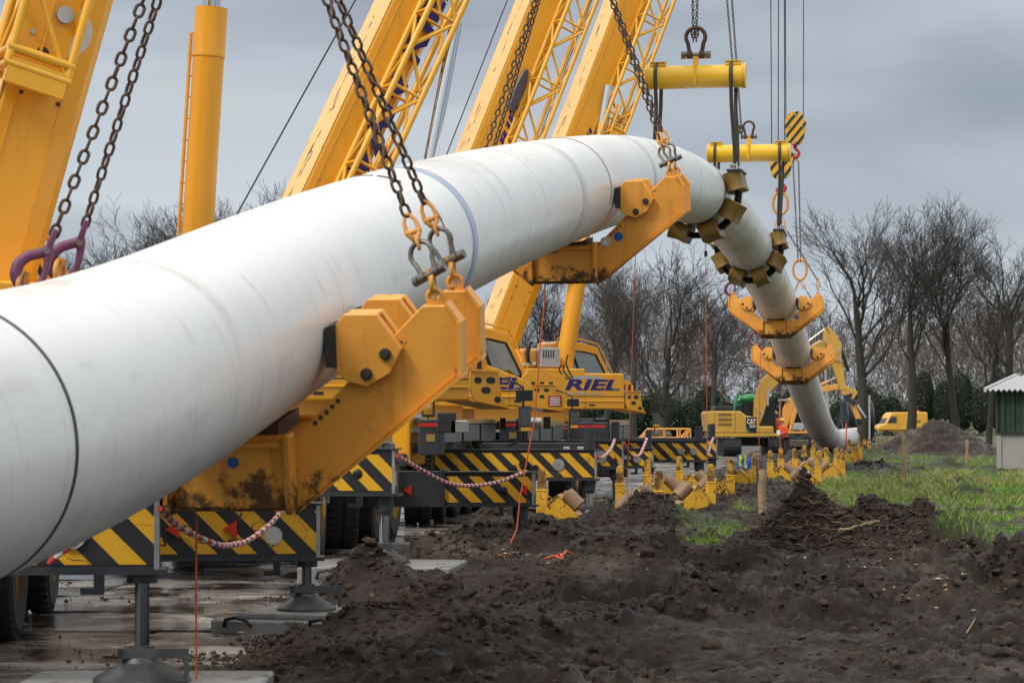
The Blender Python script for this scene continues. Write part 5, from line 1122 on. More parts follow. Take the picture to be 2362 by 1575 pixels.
    if style != 'slope':
        b = MB(Ts); hump = [(bx0-.02, 2.48)]+[(bx0+.0+.30*kb*(1-math.cos(a)), 2.41+.24*math.sin(a+.35)) for a in np.linspace(.3, 2.3, 8)]+[(bx0+.5*kb, 2.41)]; hump[0] = (bx0-.02, 2.41); b.prism(hump, -1.0, -.5, 0)
        for x in (bx0+.06*kb, bx0+.28*kb): b.prism([(x, 2.42), (x+.10*kb, 2.42), (x+.10*kb, 2.56), (x+.02, 2.56)], -1.006, -1.001, 1)
        b.build('winch_guard', [m_crane, m_black], root)
    b = MB(Ts); mx_, mz = bx0+.86*kb+.06, 2.0; b.tube([(bx0+.45, yp, 2.30), (mx_-.1, yp-.25, 2.24), (mx_, yp-.3, 2.18), (mx_, yp-.3, 1.5), (bx0+.5, yp-.1, 1.42)], .016, 6); b.bx(mx_-.11, mx_+.1, yp-.38, yp-.30, 2.0, 2.14); b.bx(mx_-.07, mx_+.07, yp-.38, yp-.30, 1.60, 1.93); mo = b.build('mirror', m_black, root, .025)
    b = MB(Ts); b.bx(mx_-.07, mx_+.07, yp-.386, yp-.381, 1.68, 1.91); b.build('mirror_glass', m_glass, mo); b = MB(Ts); b.bx(mx_-.07, mx_+.07, yp-.387, yp-.381, 1.61, 1.66); b.build('yellow_corner', m_crane, mo)
    # lettering on the side housing
    def fm(x, z): return Ts @ frontM(x, yp-.003, z)
    if style == 'step':
        text('RIEL', 1.36, .245, m_blue, fm(Lf-1.50, 2.42), body, .22, .035); text('BV', .13, .042, m_grey, fm(Lf-.30, 2.43) @ Matrix.Translation((0, 0, .005)), body, .2, .02); text('VAN', 1.0, .245, m_blue, fm(Lf-2.75, 2.42), body, .22, .035)
        text('www.mjvanriel.nl', 1.2, .095, m_grey, fm(Lf-1.74, 2.295), body, 0, .012)
        b = MB(); cp_ = [(Lf-.95+.40*math.cos(a), 2.67+.075*math.sin(a)) for a in np.linspace(0, PI, 12)]; b.T = Ts; b.prism(cp_, yp-.0032, yp-.001); b.build('emblem', m_grey, body)
    elif style == 'slope': text('VAN RIEL', 2.3, .22, m_blue, fm(Lf-3.04, 2.31), body, .22, .035); text('BV', .13, .042, m_grey, fm(Lf-.92, 2.32) @ Matrix.Translation((0, 0, .005)), body, .2, .02)
    else: text('VAN RIEL', 2.3, .25, m_blue, fm(Lf-2.52, 2.39), body, .22, .035); text('BV', .14, .045, m_grey, fm(Lf-.42, 2.40) @ Matrix.Translation((0, 0, .005)), body, .2, .02)
    if style == 'slope':
        b = MB(Ts); b.bx(bx0+.28, bx0+.56, yp-.0, yp+.004, 2.0, 2.2); o = b.build('sign', m_red, root); b = MB(Ts)
        for k in range(6): b.bx(bx0+.31+.01*(k % 2), bx0+.53-.012*(k % 3), yp-.004, yp-.001, 2.02+k*.028, 2.035+k*.028)
        b.build('print', m_white, o)
        b = MB(Ts); b.lathe((bx0-1.05, yp+.1, 2.76), (bx0-1.05, yp+.1, 2.92), [(0, .05), (.05, .075), (.11, .07), (.15, .03)], 12); b.build('beacon', m_beacon, root)
    # crane cab (far side), hollow, with panes
    Tc_ = Ts; Ts = Ts @ Matrix.Translation((0, 0, cdz)); x0, x1 = cabx; outer = [(x0, 2.1), (x1+.30, 2.1), (x1+.22, 2.75), (x1-.12, 3.42), (x1-.5, 3.52), (x0+.1, 3.56), (x0, 3.5)]; inner = [(x0+.12, 2.62), (x1+.16, 2.30), (x1+.13, 2.72), (x1-.16, 3.25), (x1-.5, 3.32), (x0+.14, 3.34), (x0+.1, 3.3)]
    cyy = (.15, 1.1) if style == 'step' else (-.42, .55)
    b = MB(Ts)
    for y in cyy: framed(b, outer, inner, y-.03, y+.03)
    nO = len(outer)
    for i, j in ((0, 1), (3, 4), (4, 5), (5, 6), (6, 0)): b.add([Vector((outer[i][0], cyy[0], outer[i][1])), Vector((outer[j][0], cyy[0], outer[j][1])), Vector((outer[j][0], cyy[1], outer[j][1])), Vector((outer[i][0], cyy[1], outer[i][1]))], [(0, 1, 2, 3)])
    cab = b.build('cab', m_crane, root, .02)
    b = MB(Ts)
    b.prism(inner, cyy[0]-.008, cyy[0]+.008); b.prism(inner, cyy[1]-.008, cyy[1]+.008)
    b.add([Vector((x1+.25, cyy[0], 2.4)), Vector((x1+.20, cyy[0], 2.76)), Vector((x1-.13, cyy[0], 3.40)), Vector((x1-.13, cyy[1], 3.40)), Vector((x1+.20, cyy[1], 2.76)), Vector((x1+.25, cyy[1], 2.4))], [(0, 1, 4, 5), (1, 2, 3, 4)]); b.build('window', m_cabglass, cab)
    b = MB(Ts); fr_ = inner+[inner[0]]
    b.tube([(x, cyy[0]-.02, z) for x, z in fr_], .022, 5, caps=False, sm=False); xm = (x0+x1)/2-.05; b.tube([(xm-.12, cyy[0]-.02, 3.33), (xm+.22, cyy[0]-.02, 2.46)], .03, 5); b.build('window_seal', m_black, cab)
    b = MB(Ts); b.bx(x0+.1, x0+.55, (cyy[0]+cyy[1])/2-.25, (cyy[0]+cyy[1])/2+.25, 2.2, 2.55); b.prism([(x0+.05, 2.5), (x0+.22, 2.5), (x0+.12, 3.15), (x0-.0+.02, 3.15)], (cyy[0]+cyy[1])/2-.22, (cyy[0]+cyy[1])/2+.22); b.bx(x1-.2, x1+.1, cyy[0]+.1, cyy[1]-.1, 2.2, 2.62); b.tube([(x1-.25, (cyy[0]+cyy[1])/2, 2.6), (x1-.35, (cyy[0]+cyy[1])/2, 3.1)], .02, 6); b.build('seat', m_inter, cab)
    b = MB(Ts); b.tube([(x0+.05, cyy[0], 3.54), (x0+.1, cyy[0], 3.64), (x1-.5, cyy[0], 3.60), (x1-.1, cyy[0], 3.50), (x1+.28, cyy[0]-.05, 2.78), (x1+.4, cyy[0]-.05, 2.15)], .017, 6); b.build('handrail', m_crane, cab)
    Ts = Tc_
    # engine silencer and silver locker behind the cab
    if style == 'step':
        b = MB(Ts); X_ = cabx[0]-.82; b.bx(X_-.06, X_+.42, -1.0, -.5, 2.93, 3.36); o = b.build('vent_box', m_silver, root, .015)
        for k in range(5): b = MB(Ts); b.bx(X_+.0+k*.06, X_+.025+k*.06, -1.004, -1.001, 3.14, 3.31); b.build('slot', m_black, o)
        b = MB(Ts); b.bx(X_-.45, X_-.05, -.8, -.3, 2.92, 3.35); b.build('silencer', m_exc2, root, .06, 2)
        b = MB(Ts); b.tube([(X_-.25, -.9, 2.98), (X_-.32, -.9, 3.05), (X_-.34, -.9, 3.25), (X_-.3, -.9, 3.42), (X_-.24, -.9, 3.5)], .05, 10); b.tube([(X_-.5, -.9, 2.97), (X_-.15, -.9, 3.0)], .05, 8, 1); b.build('exhaust_pipe', [m_black, m_steel], root)
    # --- boom
    a, b_ = boom['a'], boom['b']; ax, w, n = boomframe(a, b_); a = a-ax*boom.get('back', 1.5); Wd, Dp = boom['w'], boom['dp']; L_ = (b_-a).length
    sec = [(-.5, .5), (.5, .5), (.5, -.18), (.42, -.36), (.25, -.47), (0, -.5), (-.25, -.47), (-.42, -.36), (-.5, -.18)]
    b = MB()
    V = [T @ (a+ax*t+w*(x*Wd)+n*(z*Dp)) for t in (0, L_) for x, z in sec]; k = len(sec); b.add(V, [tuple(range(k)), tuple(range(2*k-1, k-1, -1))]+[(i, k+i, k+(i+1) % k, (i+1) % k) for i in range(k)])
    bo = b.build('boom', m_boom, root, .03, 2)
    b = MB(); V = [T @ (a+ax*t+w*(x*Wd)+n*(Dp*.5+dz)) for dz in (.002, .014) for t, x in ((0, -.485), (0, .485), (L_, .485), (L_, -.485))]; b.add(V, [(4, 5, 6, 7), (0, 1, 5, 4), (1, 2, 6, 5), (2, 3, 7, 6), (3, 0, 4, 7)]); b.build('boom_top_plate', m_boomsheen, bo)  # thin skin over the boom top, carrying the painted sky sheen
    b = MB(); rr_ = random.Random(int(L_*100))                 # grease and rope rub marks along the top
    for _ in range(46):
        t = rr_.uniform(1, L_-1); ln = rr_.uniform(.04, .35); x = rr_.gauss(-.05, .09); wd_ = rr_.uniform(.008, .04)
        pts_ = [(t, x), (t+ln*.3, x+wd_), (t+ln*.7, x+wd_*.8+.01), (t+ln, x+.01), (t+ln*.6, x-wd_*.5)]; b.add([T @ (a+ax*tt_+w*(xx*Wd)+n*(Dp*.5+.0165)) for tt_, xx in pts_], [(0, 1, 2, 3, 4)])
    o = b.build('grease_marks', m_grease, bo); o['kind'] = 'stuff'
    b = MB()                                                     # seams and bolt heads along the side
    for t in boom.get('bolts', ()):
        for z in (-.12, .3): c_ = T @ (a+ax*t+w*(Wd*.5)+n*(z*Dp)); wl = (T.to_3x3() @ w); b.cyl(c_, c_+wl*.006, .018, 8)
    b.build('bolt', m_under, bo) if boom.get('bolts') else None
    for zz in (.34, -.17): b = MB(); b.add([T @ (a+ax*t+w*(Wd*.5+dw)+n*(zz*Dp+dz)) for t in (0, L_) for dw, dz in ((0, 0), (.008, 0), (.008, .012), (0, .012))], [(1, 5, 6, 2), (0, 4, 5, 1), (2, 6, 7, 3)]); b.build('seam', m_boom, bo)
    Mb = Matrix(((0,)*4,)*4)
    if boom.get('logo'):
        t_, h_ = boom['logo']; R3 = T.to_3x3(); o_ = T @ (a+ax*t_+w*(Wd*.5+.006)-n*(h_*.5+boom.get('ln', 0))); X_, Y_, Z_ = R3 @ ax, R3 @ n, R3 @ w; M = Matrix(((X_.x, Y_.x, Z_.x, o_.x), (X_.y, Y_.y, Z_.y, o_.y), (X_.z, Y_.z, Z_.z, o_.z), (0, 0, 0, 1))); text(boom.get('word', 'VAN RIEL'), boom.get('ll', 3.2), h_, m_blue, M, bo, .2, .03)
    if boom.get('strap'):
        b = MB(); t_ = boom['strap']; p = [T @ (a+ax*t_+w*(x*Wd*1.04)+n*(z*Dp*1.04)) for x, z in [(-.5, .5), (.5, .5), (.5, -.2), (.3, -.46), (-.3, -.46), (-.5, -.2)]]; b.tube(p, .016, 6, closed=True); b.build('lashing_rope', m_steel, bo)
    if boom.get('fair'):
        b = MB(); t_ = boom['fair']; cc = [(t_+.45*math.cos(q), -.10+.10*math.sin(q)) for q in np.linspace(0, 2*PI, 20)[:-1]]; V = [T @ (a+ax*t+w*(Wd*.5+dz)+n*(z+.1*Dp)) for dz in (.0, .06) for t, z in cc]; k = len(cc); b.add(V, [tuple(range(k, 2*k)), ]+[(i, (i+1) % k, k+(i+1) % k, k+i) for i in range(k)]); b.build('oval_cover', m_boomgrey, bo, .02)
    for lt in latt: lattice(root, T, a, b_, ax, w, n, *lt)
    # --- luffing cylinder and hoist rope
    for (p, q_, r, p2, r2, g_) in cylin:
        b = MB(); p, q_ = T @ p, T @ q_; X_, Y_, Z_ = frame(p, q_); ln = (q_-p).length; b.lathe(p, q_, [(0, r), (ln-.42, r), (ln-.42, r*1.06), (ln-.40, r*1.06), (ln-.39, r*1.04), (ln, r*1.04)], 28); c_ = b.build('luffing_cylinder', m_boom, root)
        b = MB(); b.cyl(q_, T @ p2, r2, 20); b.build('piston_rod', m_chrome, c_)
        if g_:
            sd = Vector((-1, -.15, 0)); b = MB(); b.tube([p+(q_-p)*.0+sd*(r+.026), p+(q_-p)*.93+sd*(r+.026)], .015, 6)
            for f in np.linspace(.05, .93, 16): c0 = p+(q_-p)*f; b.tube([c0+sd*(r-.02), c0+sd*(r+.045)], .007, 5)
            b.build('oil_pipe', m_boom, c_); b = MB(); b.tube([p+(q_-p)*.0+sd*(r+.06), p+(q_-p)*.36+sd*(r+.05)], .03, 7); b.build('hose', m_black, c_)
    b = MB()
    for (p, q_) in rope: b.tube([T @ p, T @ q_], .013, 6)
    if rope: b.build('hoist_rope', m_black, root)
    feet = [beam(root, T, **bb) for bb in beams]
    return root, T, Ts, (ax, w, n, a, b_), feet
m_grease = mat('boom_grease', (.16, .10, .06), .6, var=.4, vs=20)
m_amber = mat('yellow_silver_edge', (.50, .33, .12), .35, metal=.5, var=.1); m_steelgrey = mat('grey_locker_paint', (.13, .14, .145), .45, var=.12, dirt=.2, dcol=(.2, .18, .15))
m_beacon = mat('orange_beacon', (.75, .16, .04), .25, var=.05); m_boomgrey = mat('boom_oval_grey', (.07, .06, .075), .4, var=.1)
PSI = math.radians(24); TG = math.tan(PSI)
def boomdef(u0, v0, u1, v1, d, **k):
    a = P(u0, v0, d); b_ = P(u1, v1, d); dx = b_.x-a.x; b_ = P(u1, v1, d+dx*TG)
    return dict(a=a, b=b_+(b_-a)*.3, **k)
def bm_(**k): return k
# crane 1
C1 = crane(-5.15, 18.5, 'nearest mobile crane, with the broad boom left of the thick upright yellow cylinder', PSI, (-4.95, 18.6), boomdef(-50, 700, 242, -330, 18.6, w=.80, dp=.70, bolts=(5.2, 5.9, 6.6, 2.2, 3.0), back=.6),
    [(.40+.26, .24, .48, .46, 2.28, 6.4, .72, True, .034)], [(P(436, 860, 20.5), P(488, 20, 20.5), .133, P(498, -220, 20.5), .075, True)], [], [
    bm_(d=14.9, u1=367, v0=1145, v1=1309, x_in=.9, jackr=.045, jd=.10, bell=.30, marks=(('w', .52, .5, .095),), jm=m_rod), bm_(d=20.5, u1=735, v0=1163, v1=1282, x_in=.9, jackr=.042, jd=.10, bell=.25, marks=(('w', .38, .42, .075), ('t', .72, .55, .075), ('t', 1.2, .55, .075)), jm=m_rod)],
    [(.9, 0), (-1.0, .0), (3.6, 0)], 1.75, 'plain', (.3, 1.2), near_cab=False, carrier=(-4.5, 4.6), rot=5)
# crane 2
C2 = crane(-3.62, 31.3, 'mobile crane whose boom and lattice jib rise right behind the near chains', PSI, (-3.75, 31.3), boomdef(600, 760, 950, 10, 31, w=.76, dp=.74, bolts=(), logo=(3.1, .30), word='VAN RIEL BV', ll=4.2, ln=.17, back=.8, strap=1.72),
    [(.38+.24, -.20, .44, .42, 2.05, 8.6, .56, True, .042), (.38+.10, -.42, .12, .16, 1.6, 3.6, .7, False, .03)], [(P(945, 900, 31), P(981, 430, 31), .12, P(1052, 55, 31.3), .088, False)],
    [(P(545, 497, 31.5), P(870, -90, 33))], [
    bm_(d=26.5, u1=914, v0=1037, v1=1137, x_in=.9, jackr=.058, jd=.13, house=.10, bell=.29, marks=(('b', .40, .45, .055),), jm=m_chrome, padz=.19), bm_(d=34, u1=1233, v0=1090, v1=1163, x_in=-.2, dark=1.25, split=1.25, jd=.2, jackr=.06, house=.11, marks=(('b', .42, .45, .06), ('t', 1.75, .45, .08), ('t', .12, .45, .07)), padz=.10)],
    [(-.4, .12), (1.9, 0.25), (3.6, 0), (5.0, 0)], 2.97, 'plain', (1.6, 2.5), near_cab=False)
# crane 3
C3 = crane(-2.25, 44.2, 'mobile crane with a sloping lettered panel and a helmeted driver in its cab', PSI, (-2.35, 44.2), boomdef(925, 840, 1258, 0, 44, w=.80, dp=.80, bolts=(), back=.4, fair=5.9, logo=(3.6, .13), ll=2.2, ln=.10),
    [(.40+.2, -.42, .42, .50, 2.6, 10.5, .60, True, .040)], [], [(P(1030, 357, 44.5), P(1206, -90, 46))], [
    bm_(d=41, u1=1376, v0=1038, v1=1104, x_in=.3, post=.36, jackr=.066, house=.115, jd=.13, marks=(('g', .63, .5, .10), ('k', 1.02, .38, .055), ('k', 1.4, .38, .055), ('k', 1.22, .5, .085), ('g', 3.4, .4, .05)), padz=.08), bm_(d=46, u1=1438, v0=1018, v1=1078, x_in=.3, post=.36, jd=.155, postr=.085, house=.11, jackr=.065, marks=(('g', .42, .42, .12), ('k', .14, .3, .035)), padz=.05)],
    [(-3.2, .2), (-1.6, .1), (0.0, 0), (1.6, 0), (3.2, 0)], 2.98, 'slope', (1.42, 2.42), cdz=-.08)
# crane 4
C4 = crane(.35, 54.6, 'farthest mobile crane, with a silver vent box and big blue letters on its side', PSI, (-.15, 54.6), boomdef(1128, 850, 1452, 0, 54.6, w=.84, dp=.84, bolts=(2.2, 2.6, 3.0, 3.5, 1.9), strap=2.75, back=.3, fair=5.5, logo=(4.2, .13), ll=2.2, ln=.10),
    [(.42+.2, -.44, .46, .56, 3.0, 13.0, .62, True, .045), (.42+.36, -.55, .2, .34, 6.3, 7.0, .3, True, .03)], [(P(1300, 852, 54.6), P(1345, 560, 54.8), .2, P(1405, 200, 55.2), .13, False)], [(P(1243, 318, 55), P(1400, -90, 57))], [
    bm_(d=50.5, u1=1507, v0=1035, v1=1077, x_in=.6, post=.38, jd=.1, postr=.065, house=.1, jackr=.065, marks=(('g', .33, .45, .075),), padz=.05), bm_(d=57, u1=1632, v0=1017, v1=1063, x_in=.4, post=.34, jd=.2, house=.12, jackr=.065, marks=(('g', .32, .48, .08), ('g', .62, .5, .07), ('k', .5, .42, .045), ('k', .72, .42, .045), ('k', 1.0, .42, .045), ('k', 1.3, .42, .045)), padz=.05), bm_(d=60.5, u1=1654, v0=1012, v1=1055, x_in=.4, post=.36, jd=.14, house=.12, jackr=.065, padz=.05)],
    [(-3.2, .15), (-1.6, 0), (0, 0), (1.6, 0)], 2.42, 'step', (1.30, 2.50), near_cab=False)
# the foot end of the nearest crane's jib: plate with sheaves
ax, w, n, a, b_ = C1[3]; T = C1[1]; R3 = T.to_3x3()
o_ = T @ (a+ax*3.82+w*(.40+.30)+n*.22); X_, Y_, Z_ = R3 @ n, R3 @ w, R3 @ ax; M = Matrix(((X_.x, Y_.x, Z_.x, o_.x), (X_.y, Y_.y, Z_.y, o_.y), (X_.z, Y_.z, Z_.z, o_.z), (0, 0, 0, 1)))
b = MB(M); b.bx(-.20, .20, -.01, .01, -1.45, 1.5); b.bx(-.01, .01, -.02, .03, -1.4, 1.4); jp = b.build('jib_plate', m_crane, C1[0])
b = MB(M)
for x, z in ((.06, -.05), (-.10, -1.02), (.13, .62)): b.cyl((x, .012, z), (x, .05, z), .065, 18)
for x, z in ((-.14, -.02), (.08, -.52), (.10, -1.22)): b.cyl((x, .012, z), (x, .04, z), .02, 8)
b.build('sheave_cap', m_steel, jp)
for x, z in ((.22, .25), (-.15, -1.12)): b = MB(M); b.lathe((x, -.05, z), (x, .0, z), [(0, .2), (.015, .17), (.035, .17), (.05, .2)], 26); b.build('sheave', m_whiteplug, jp)
for x, z, r in ((-.08, -.30, .055), (.12, -.85, .08), (-.02, -1.35, .05)): b = MB(M); b.cyl((x, .011, z), (x, .0135, z), r, 16); b.build('opening', m_under, jp)
T1 = C1[2]
b = MB(T1); b.prism([(-.9, 3.35), (-.75, 3.42), (1.5, 2.78), (1.5, 2.62)], -.5, -.1); b.prism([(.6, 2.6), (1.6, 2.6), (1.6, 2.75), (.6, 2.78)], -1.3, -.6); b.build('boom_support', m_crane, C1[0], .02)
b = MB(T1); b.tube([(.30, -.9, 2.6), (.30, -.9, 2.95), (.27, -.9, 3.05), (.18, -.9, 3.12)], .045, 10); b.build('exhaust_pipe', m_steel, C1[0])
# lettering on the rear of a carrier, and plates on the long beam
text('TADANO', .62, .07, m_grey, local(C4[0]).inverted() @ Matrix.Translation(P(1384, 1060, 49.0)) @ Matrix.Rotation(PI/2, 4, 'X'), C4[0], 0, .01)
b = MB(local(C4[0]).inverted()); b.bx(P(1376, 1090, 49.1).x, P(1448, 1090, 49.1).x, 49.05, 50.0, P(1376, 1100, 49.1).z, P(1376, 1050, 49.1).z); b.build('stowage_box', m_black, C4[0], .03)
for s_, u in (('6.2 m', 1300), ('5.0 m', 1332)):
    c = P(u, 1036, 40.75); T3 = local(C3[0]).inverted(); b = MB(T3); b.bx(c.x, c.x+.10, c.y-.01, c.y, c.z, c.z+.045); o = b.build('length_plate', m_white, C3[0]); text(s_, .085, .028, m_blackprint, T3 @ frontM(c.x+.008, c.y-.0115, c.z+.008), o, 0, .01)
# grey equipment boxes on the carriers, facing the camera
def equip(C, u0, v0, u1, v1, d, dep=.9):
    T_ = local(C[0]).inverted(); p0, p1 = P(u0, v0, d), P(u1, v1, d); b = MB(T_); b.bx(p0.x, p1.x, d, d+dep, p1.z, p0.z); o = b.build('equipment_box', m_dark, C[0], .02)
    h = p0.z-p1.z; b = MB(T_); b.bx(p0.x+.005, p1.x-.06, d-.004, d-.001, p0.z-.16*h-.03, p0.z-.16*h+.03); b.build('red_strip', m_red, o)
    b = MB(T_); x = p0.x+(p1.x-p0.x)*.5; b.bx(x-.07, x+.07, d-.012, d-.001, p0.z-.5*h-.07, p0.z-.5*h+.05); b.build('handle_plate', m_amber, o); b = MB(T_)
    b.bx(p0.x+.03, p1.x-.03, d-.003, d-.001, p0.z-.10*h-.004, p0.z-.10*h); b.bx(p1.x-.05, p1.x-.045, d-.003, d-.001, p1.z+.04, p0.z-.1*h); b.build('panel_gap', m_black, o)
equip(C3, 966, 966, 1021, 1050, 38.6); equip(C3, 1152, 969, 1214, 1036, 46.4); equip(C4, 1312, 973, 1404, 1036, 50.0)
T_ = local(C4[0]).inverted()
for C, u0, u1, d0, d1, v0, v1 in ((C3, 1023, 1146, 39.0, 45.8, 966, 977), (C3, 1216, 1302, 46.8, 49.6, 970, 981), (C4, 1406, 1452, 50.6, 55, 968, 981)):
    T_ = local(C[0]).inverted(); a, c = P(u0, v0, d0), P(u1, v0, d1); z1 = a.z-(v1-v0)/F*d0; b = MB(T_)
    b.add([Vector((a.x, a.y, z1)), Vector((c.x, c.y, z1)), Vector((c.x, c.y, a.z)), Vector((a.x, a.y, a.z)), Vector((a.x-.3, a.y+.3, z1)), Vector((c.x-.3, c.y+.3, z1)), Vector((c.x-.3, c.y+.3, a.z)), Vector((a.x-.3, a.y+.3, a.z))], [(0, 1, 2, 3), (7, 6, 5, 4), (0, 4, 5, 1), (2, 6, 7, 3)]); b.build('deck_edge', m_amber, C[0])
    b = MB(T_)
    for k in range(3): p = a.lerp(c, (k+.04)/3); q = a.lerp(c, (k+.92)/3); b.add([Vector((p.x, p.y, z1-.30)), Vector((q.x, q.y, z1-.30)), Vector((q.x, q.y, z1-.02)), Vector((p.x, p.y, z1-.02)), Vector((p.x-.3, p.y+.3, z1-.30)), Vector((q.x-.3, q.y+.3, z1-.30)), Vector((q.x-.3, q.y+.3, z1-.02)), Vector((p.x-.3, p.y+.3, z1-.02))], [(0, 1, 2, 3), (0, 4, 5, 1), (0, 3, 7, 4), (1, 5, 6, 2)])
    b.build('side_locker', m_steelgrey, C[0])
# extra inner sections of the long outrigger behind the front face
b = MB(local(C3[0]).inverted()); p0, p1 = P(1110, 1021, 42.2), P(1350, 1037, 42.2); b.bx(p0.x, p1.x, 42.1, 42.5, p1.z-.3, p0.z); b.build('inner_beam', m_dark, C3[0], .01)
b = MB(local(C4[0]).inverted()); p0, p1 = P(1450, 1009, 58.6), P(1620, 1020, 58.6); b.bx(p0.x, p1.x, 58.5, 58.9, p1.z-.3, p0.z); b.build('inner_beam', m_dark, C4[0], .01)
T4 = local(C4[0]).inverted()
for k, pts in enumerate(([(1296, 842), (1290, 852), (1300, 868), (1312, 875)], [(1301, 840), (1300, 855), (1308, 866), (1318, 874)], [(1310, 818), (1306, 836), (1312, 856), (1322, 872)])):
    b = MB(T4); b.stube([P(u, v, 53.6) for u, v in pts], [.018]*len(pts), 6); b.build('hose', m_black, C4[0])
for C, us in ((C2, (1030, 1060)), (C3, (1120, 1160, 1205, 1235, 1262)), (C4, (1330, 1352, 1385, 1420))):
    T_ = local(C[0]).inverted()
    for u in us:
        d_ = {id(C2): 35, id(C3): 45.5, id(C4): 54}[id(C)]; p = P(u, 958, d_); hh = random.uniform(.12, .3); ww = random.uniform(.05, .14); b = MB(T_)
        if random.random() < .5: b.bx(p.x-ww, p.x+ww, d_, d_+.4, p.z-.25, p.z-.25+hh)
        else: b.lathe((p.x-ww, d_, p.z-.15), (p.x+ww, d_, p.z-.15), [(0, .06), (0, .11), (ww*2, .11), (ww*2, .06)], 12)
        b.build('deck_box', random.choice((m_dark, m_black, m_steelgrey, m_steel)), C[0], .01)
# mats under the feet
F1, F2, F3, F4 = C1[4], C2[4], C3[4], C4[4]
cranemat(F1[0], 1.5, 1.3, .15, 'pale crane mat under the nearest outrigger foot at the bottom edge'); cranemat(F1[1], 1.25, 1.15, .15, 'stacked grey crane mat under the second outrigger foot', -.3, True)
cranemat(F2[0], 1.65, 1.5, .19, 'grey crane mat with a bow handle under the third outrigger foot', -.1); cranemat(F2[1], 1.2, 1.2, .10, 'grey crane mat behind the first yellow roller stand', -.1)
cranemat(F3[0], 1.3, 1.1, .08, 'dark crane mat under the chrome jack between the roller stands', .1); cranemat(F3[1], 1.2, 1.1, .05, 'crane mat under the jack right of the chrome jack', .1)
cranemat(F4[1], 1.2, 1.1, .05, 'crane mat under the jack of the farthest crane', .1)
# driver in the third cab
Td = local(C3[0]) @ C3[2]; hp = Td @ Vector((2.22, .02, 2.56))
pd = thing('person', 'crane driver in a lime yellow helmet seen through the cab window of the third crane', 'person', hp, PSI)
b = MB(); b.lathe((0, 0, -.42), (0, 0, .16), [(0, .12), (.10, .17), (.26, .17), (.32, .10), (.335, .06), (.37, .065), (.42, .10), (.50, .105), (.55, .08), (.58, .03)], 16); b.tube([(0, -.17, -.14), (.1, -.2, -.32), (.32, -.14, -.34)], [.055, .05, .04], 8); b.tube([(0, .17, -.14), (.1, .2, -.32), (.32, .14, -.34)], [.055, .05, .04], 8); b.build('body', m_trouser, pd)
b = MB(); b.sphere((.0, 0, .06), .105, 12, 0, (1, .85, 1.15)); b.build('head', m_skin, pd)
b = MB(); b.lathe((0, 0, .085), (0, 0, .24), [(0, .165), (.012, .165), (.02, .135), (.07, .125), (.12, .085), (.15, .02)], 18); b.build('helmet', m_helmet2, pd)
# ================================================================== roller stands along the trench
def mk_stand(side, lean=0):
    """post on one side (side -1: left), two slanted rollers towards the middle; local x across the pipe"""
    q = side; t = thing('roller_stand', 'x', 'roller stand', (0, 0, 0), 0, 'chipped yellow roller stands on the mud')
    b = MB(); b.bx(-.085, .085, -.09, .09, -.15, .62); b.bx(-.095, .095, -.10, .10, .60, .63); po_ = b.build('post', m_stand, t, .018, 2)
    b = MB(); b.prism([(-.065, .60), (.065, .60), (.065, .88), (.04, .945), (-.04, .945), (-.065, .88)], -.06, .06); b.build('post_top', m_rustpaint, po_, .014, 2)
    pl = [(.085, -.05), (.085, .36), (.27, .55), (.62, .21), (.62, -.05)]; pl = [(-q*x, z) for x, z in pl]
    for y in (-.26, .23): b = MB(); b.prism(pl, y, y+.03); b.build('side_plate', m_stand, t, .006)
    b = MB()
    for (x0, z0, x1, z1) in ((.10, .375, .27, .548), (.285, .545, .35, .48), (.56, .275, .62, .215)):
        dx, dz = x1-x0, z1-z0; l = math.hypot(dx, dz); nx, nz = -dz/l*.018, dx/l*.018; b.prism([(-q*x0, z0), (-q*x1, z1), (-q*(x1+abs(nx)), z1+abs(nz)), (-q*(x0+(abs(nx) if nx > 0 else -abs(nx))*1), z0+abs(nz))], -.285, .285)
    b.build('ledge', m_palewood, t)
    for y in (-.12, .13):
        c = Vector((-q*.50, y, .46)); ax = Vector((-q*.7, 0, -.7)).normalized(); b = MB(); b.lathe(c-ax*.15, c+ax*.15, [(0, .105), (.01, .118), (.29, .118), (.30, .105)], 20); b.cyl(c-ax*.19, c+ax*.19, .03, 8); b.build('roller', m_rollwood, t)
    b = MB(); b.bx(*sorted((-q*-.10, -q*.95)), -.33, -.29, -.10, .12); b.bx(*sorted((-q*-.10, -q*.95)), .27, .31, -.10, .12); b.bx(*sorted((-q*-.05, -q*1.0)), -.36, .33, -.14, -.10); bs_ = b.build('base_frame', m_stand, t, .006)
    b = MB()
    for z in (.0, .06):
        for k in range(13): b.cyl((-q*(.0+k*.068), -.334, z), (-q*(.0+k*.068), -.329, z), .02, 8)
    b.build('bolt_hole', m_rust, bs_)
    b = MB(); b.ring((-q*.115, 0, .47), (0, 1, 0), .04, .012, 10, 6); b.build('eye', m_stand, t)
    return t
m_palewood = mat('pale_worn_ledge', (.55, .36, .17), .55, var=.2, vs=8, dirt=.2, ds=8)
SL, SR = mk_stand(-1), mk_stand(1); first = {-1: True, 1: True}
def stand(side, u, vtop, label, rz=None, d=None):
    d = d or .80*5577/(vtop-969); p = P(u, vtop, d); o = SL if side < 0 else SR
    loc = (p.x, d, p.z-.945); rz = -.05+random.gauss(0, .09) if rz is None else rz
    if first[side]: first[side] = False; o.location = loc; o.rotation_euler = (0, 0, rz); o['label'] = label; return o
    return dup(o, loc, rz, label)
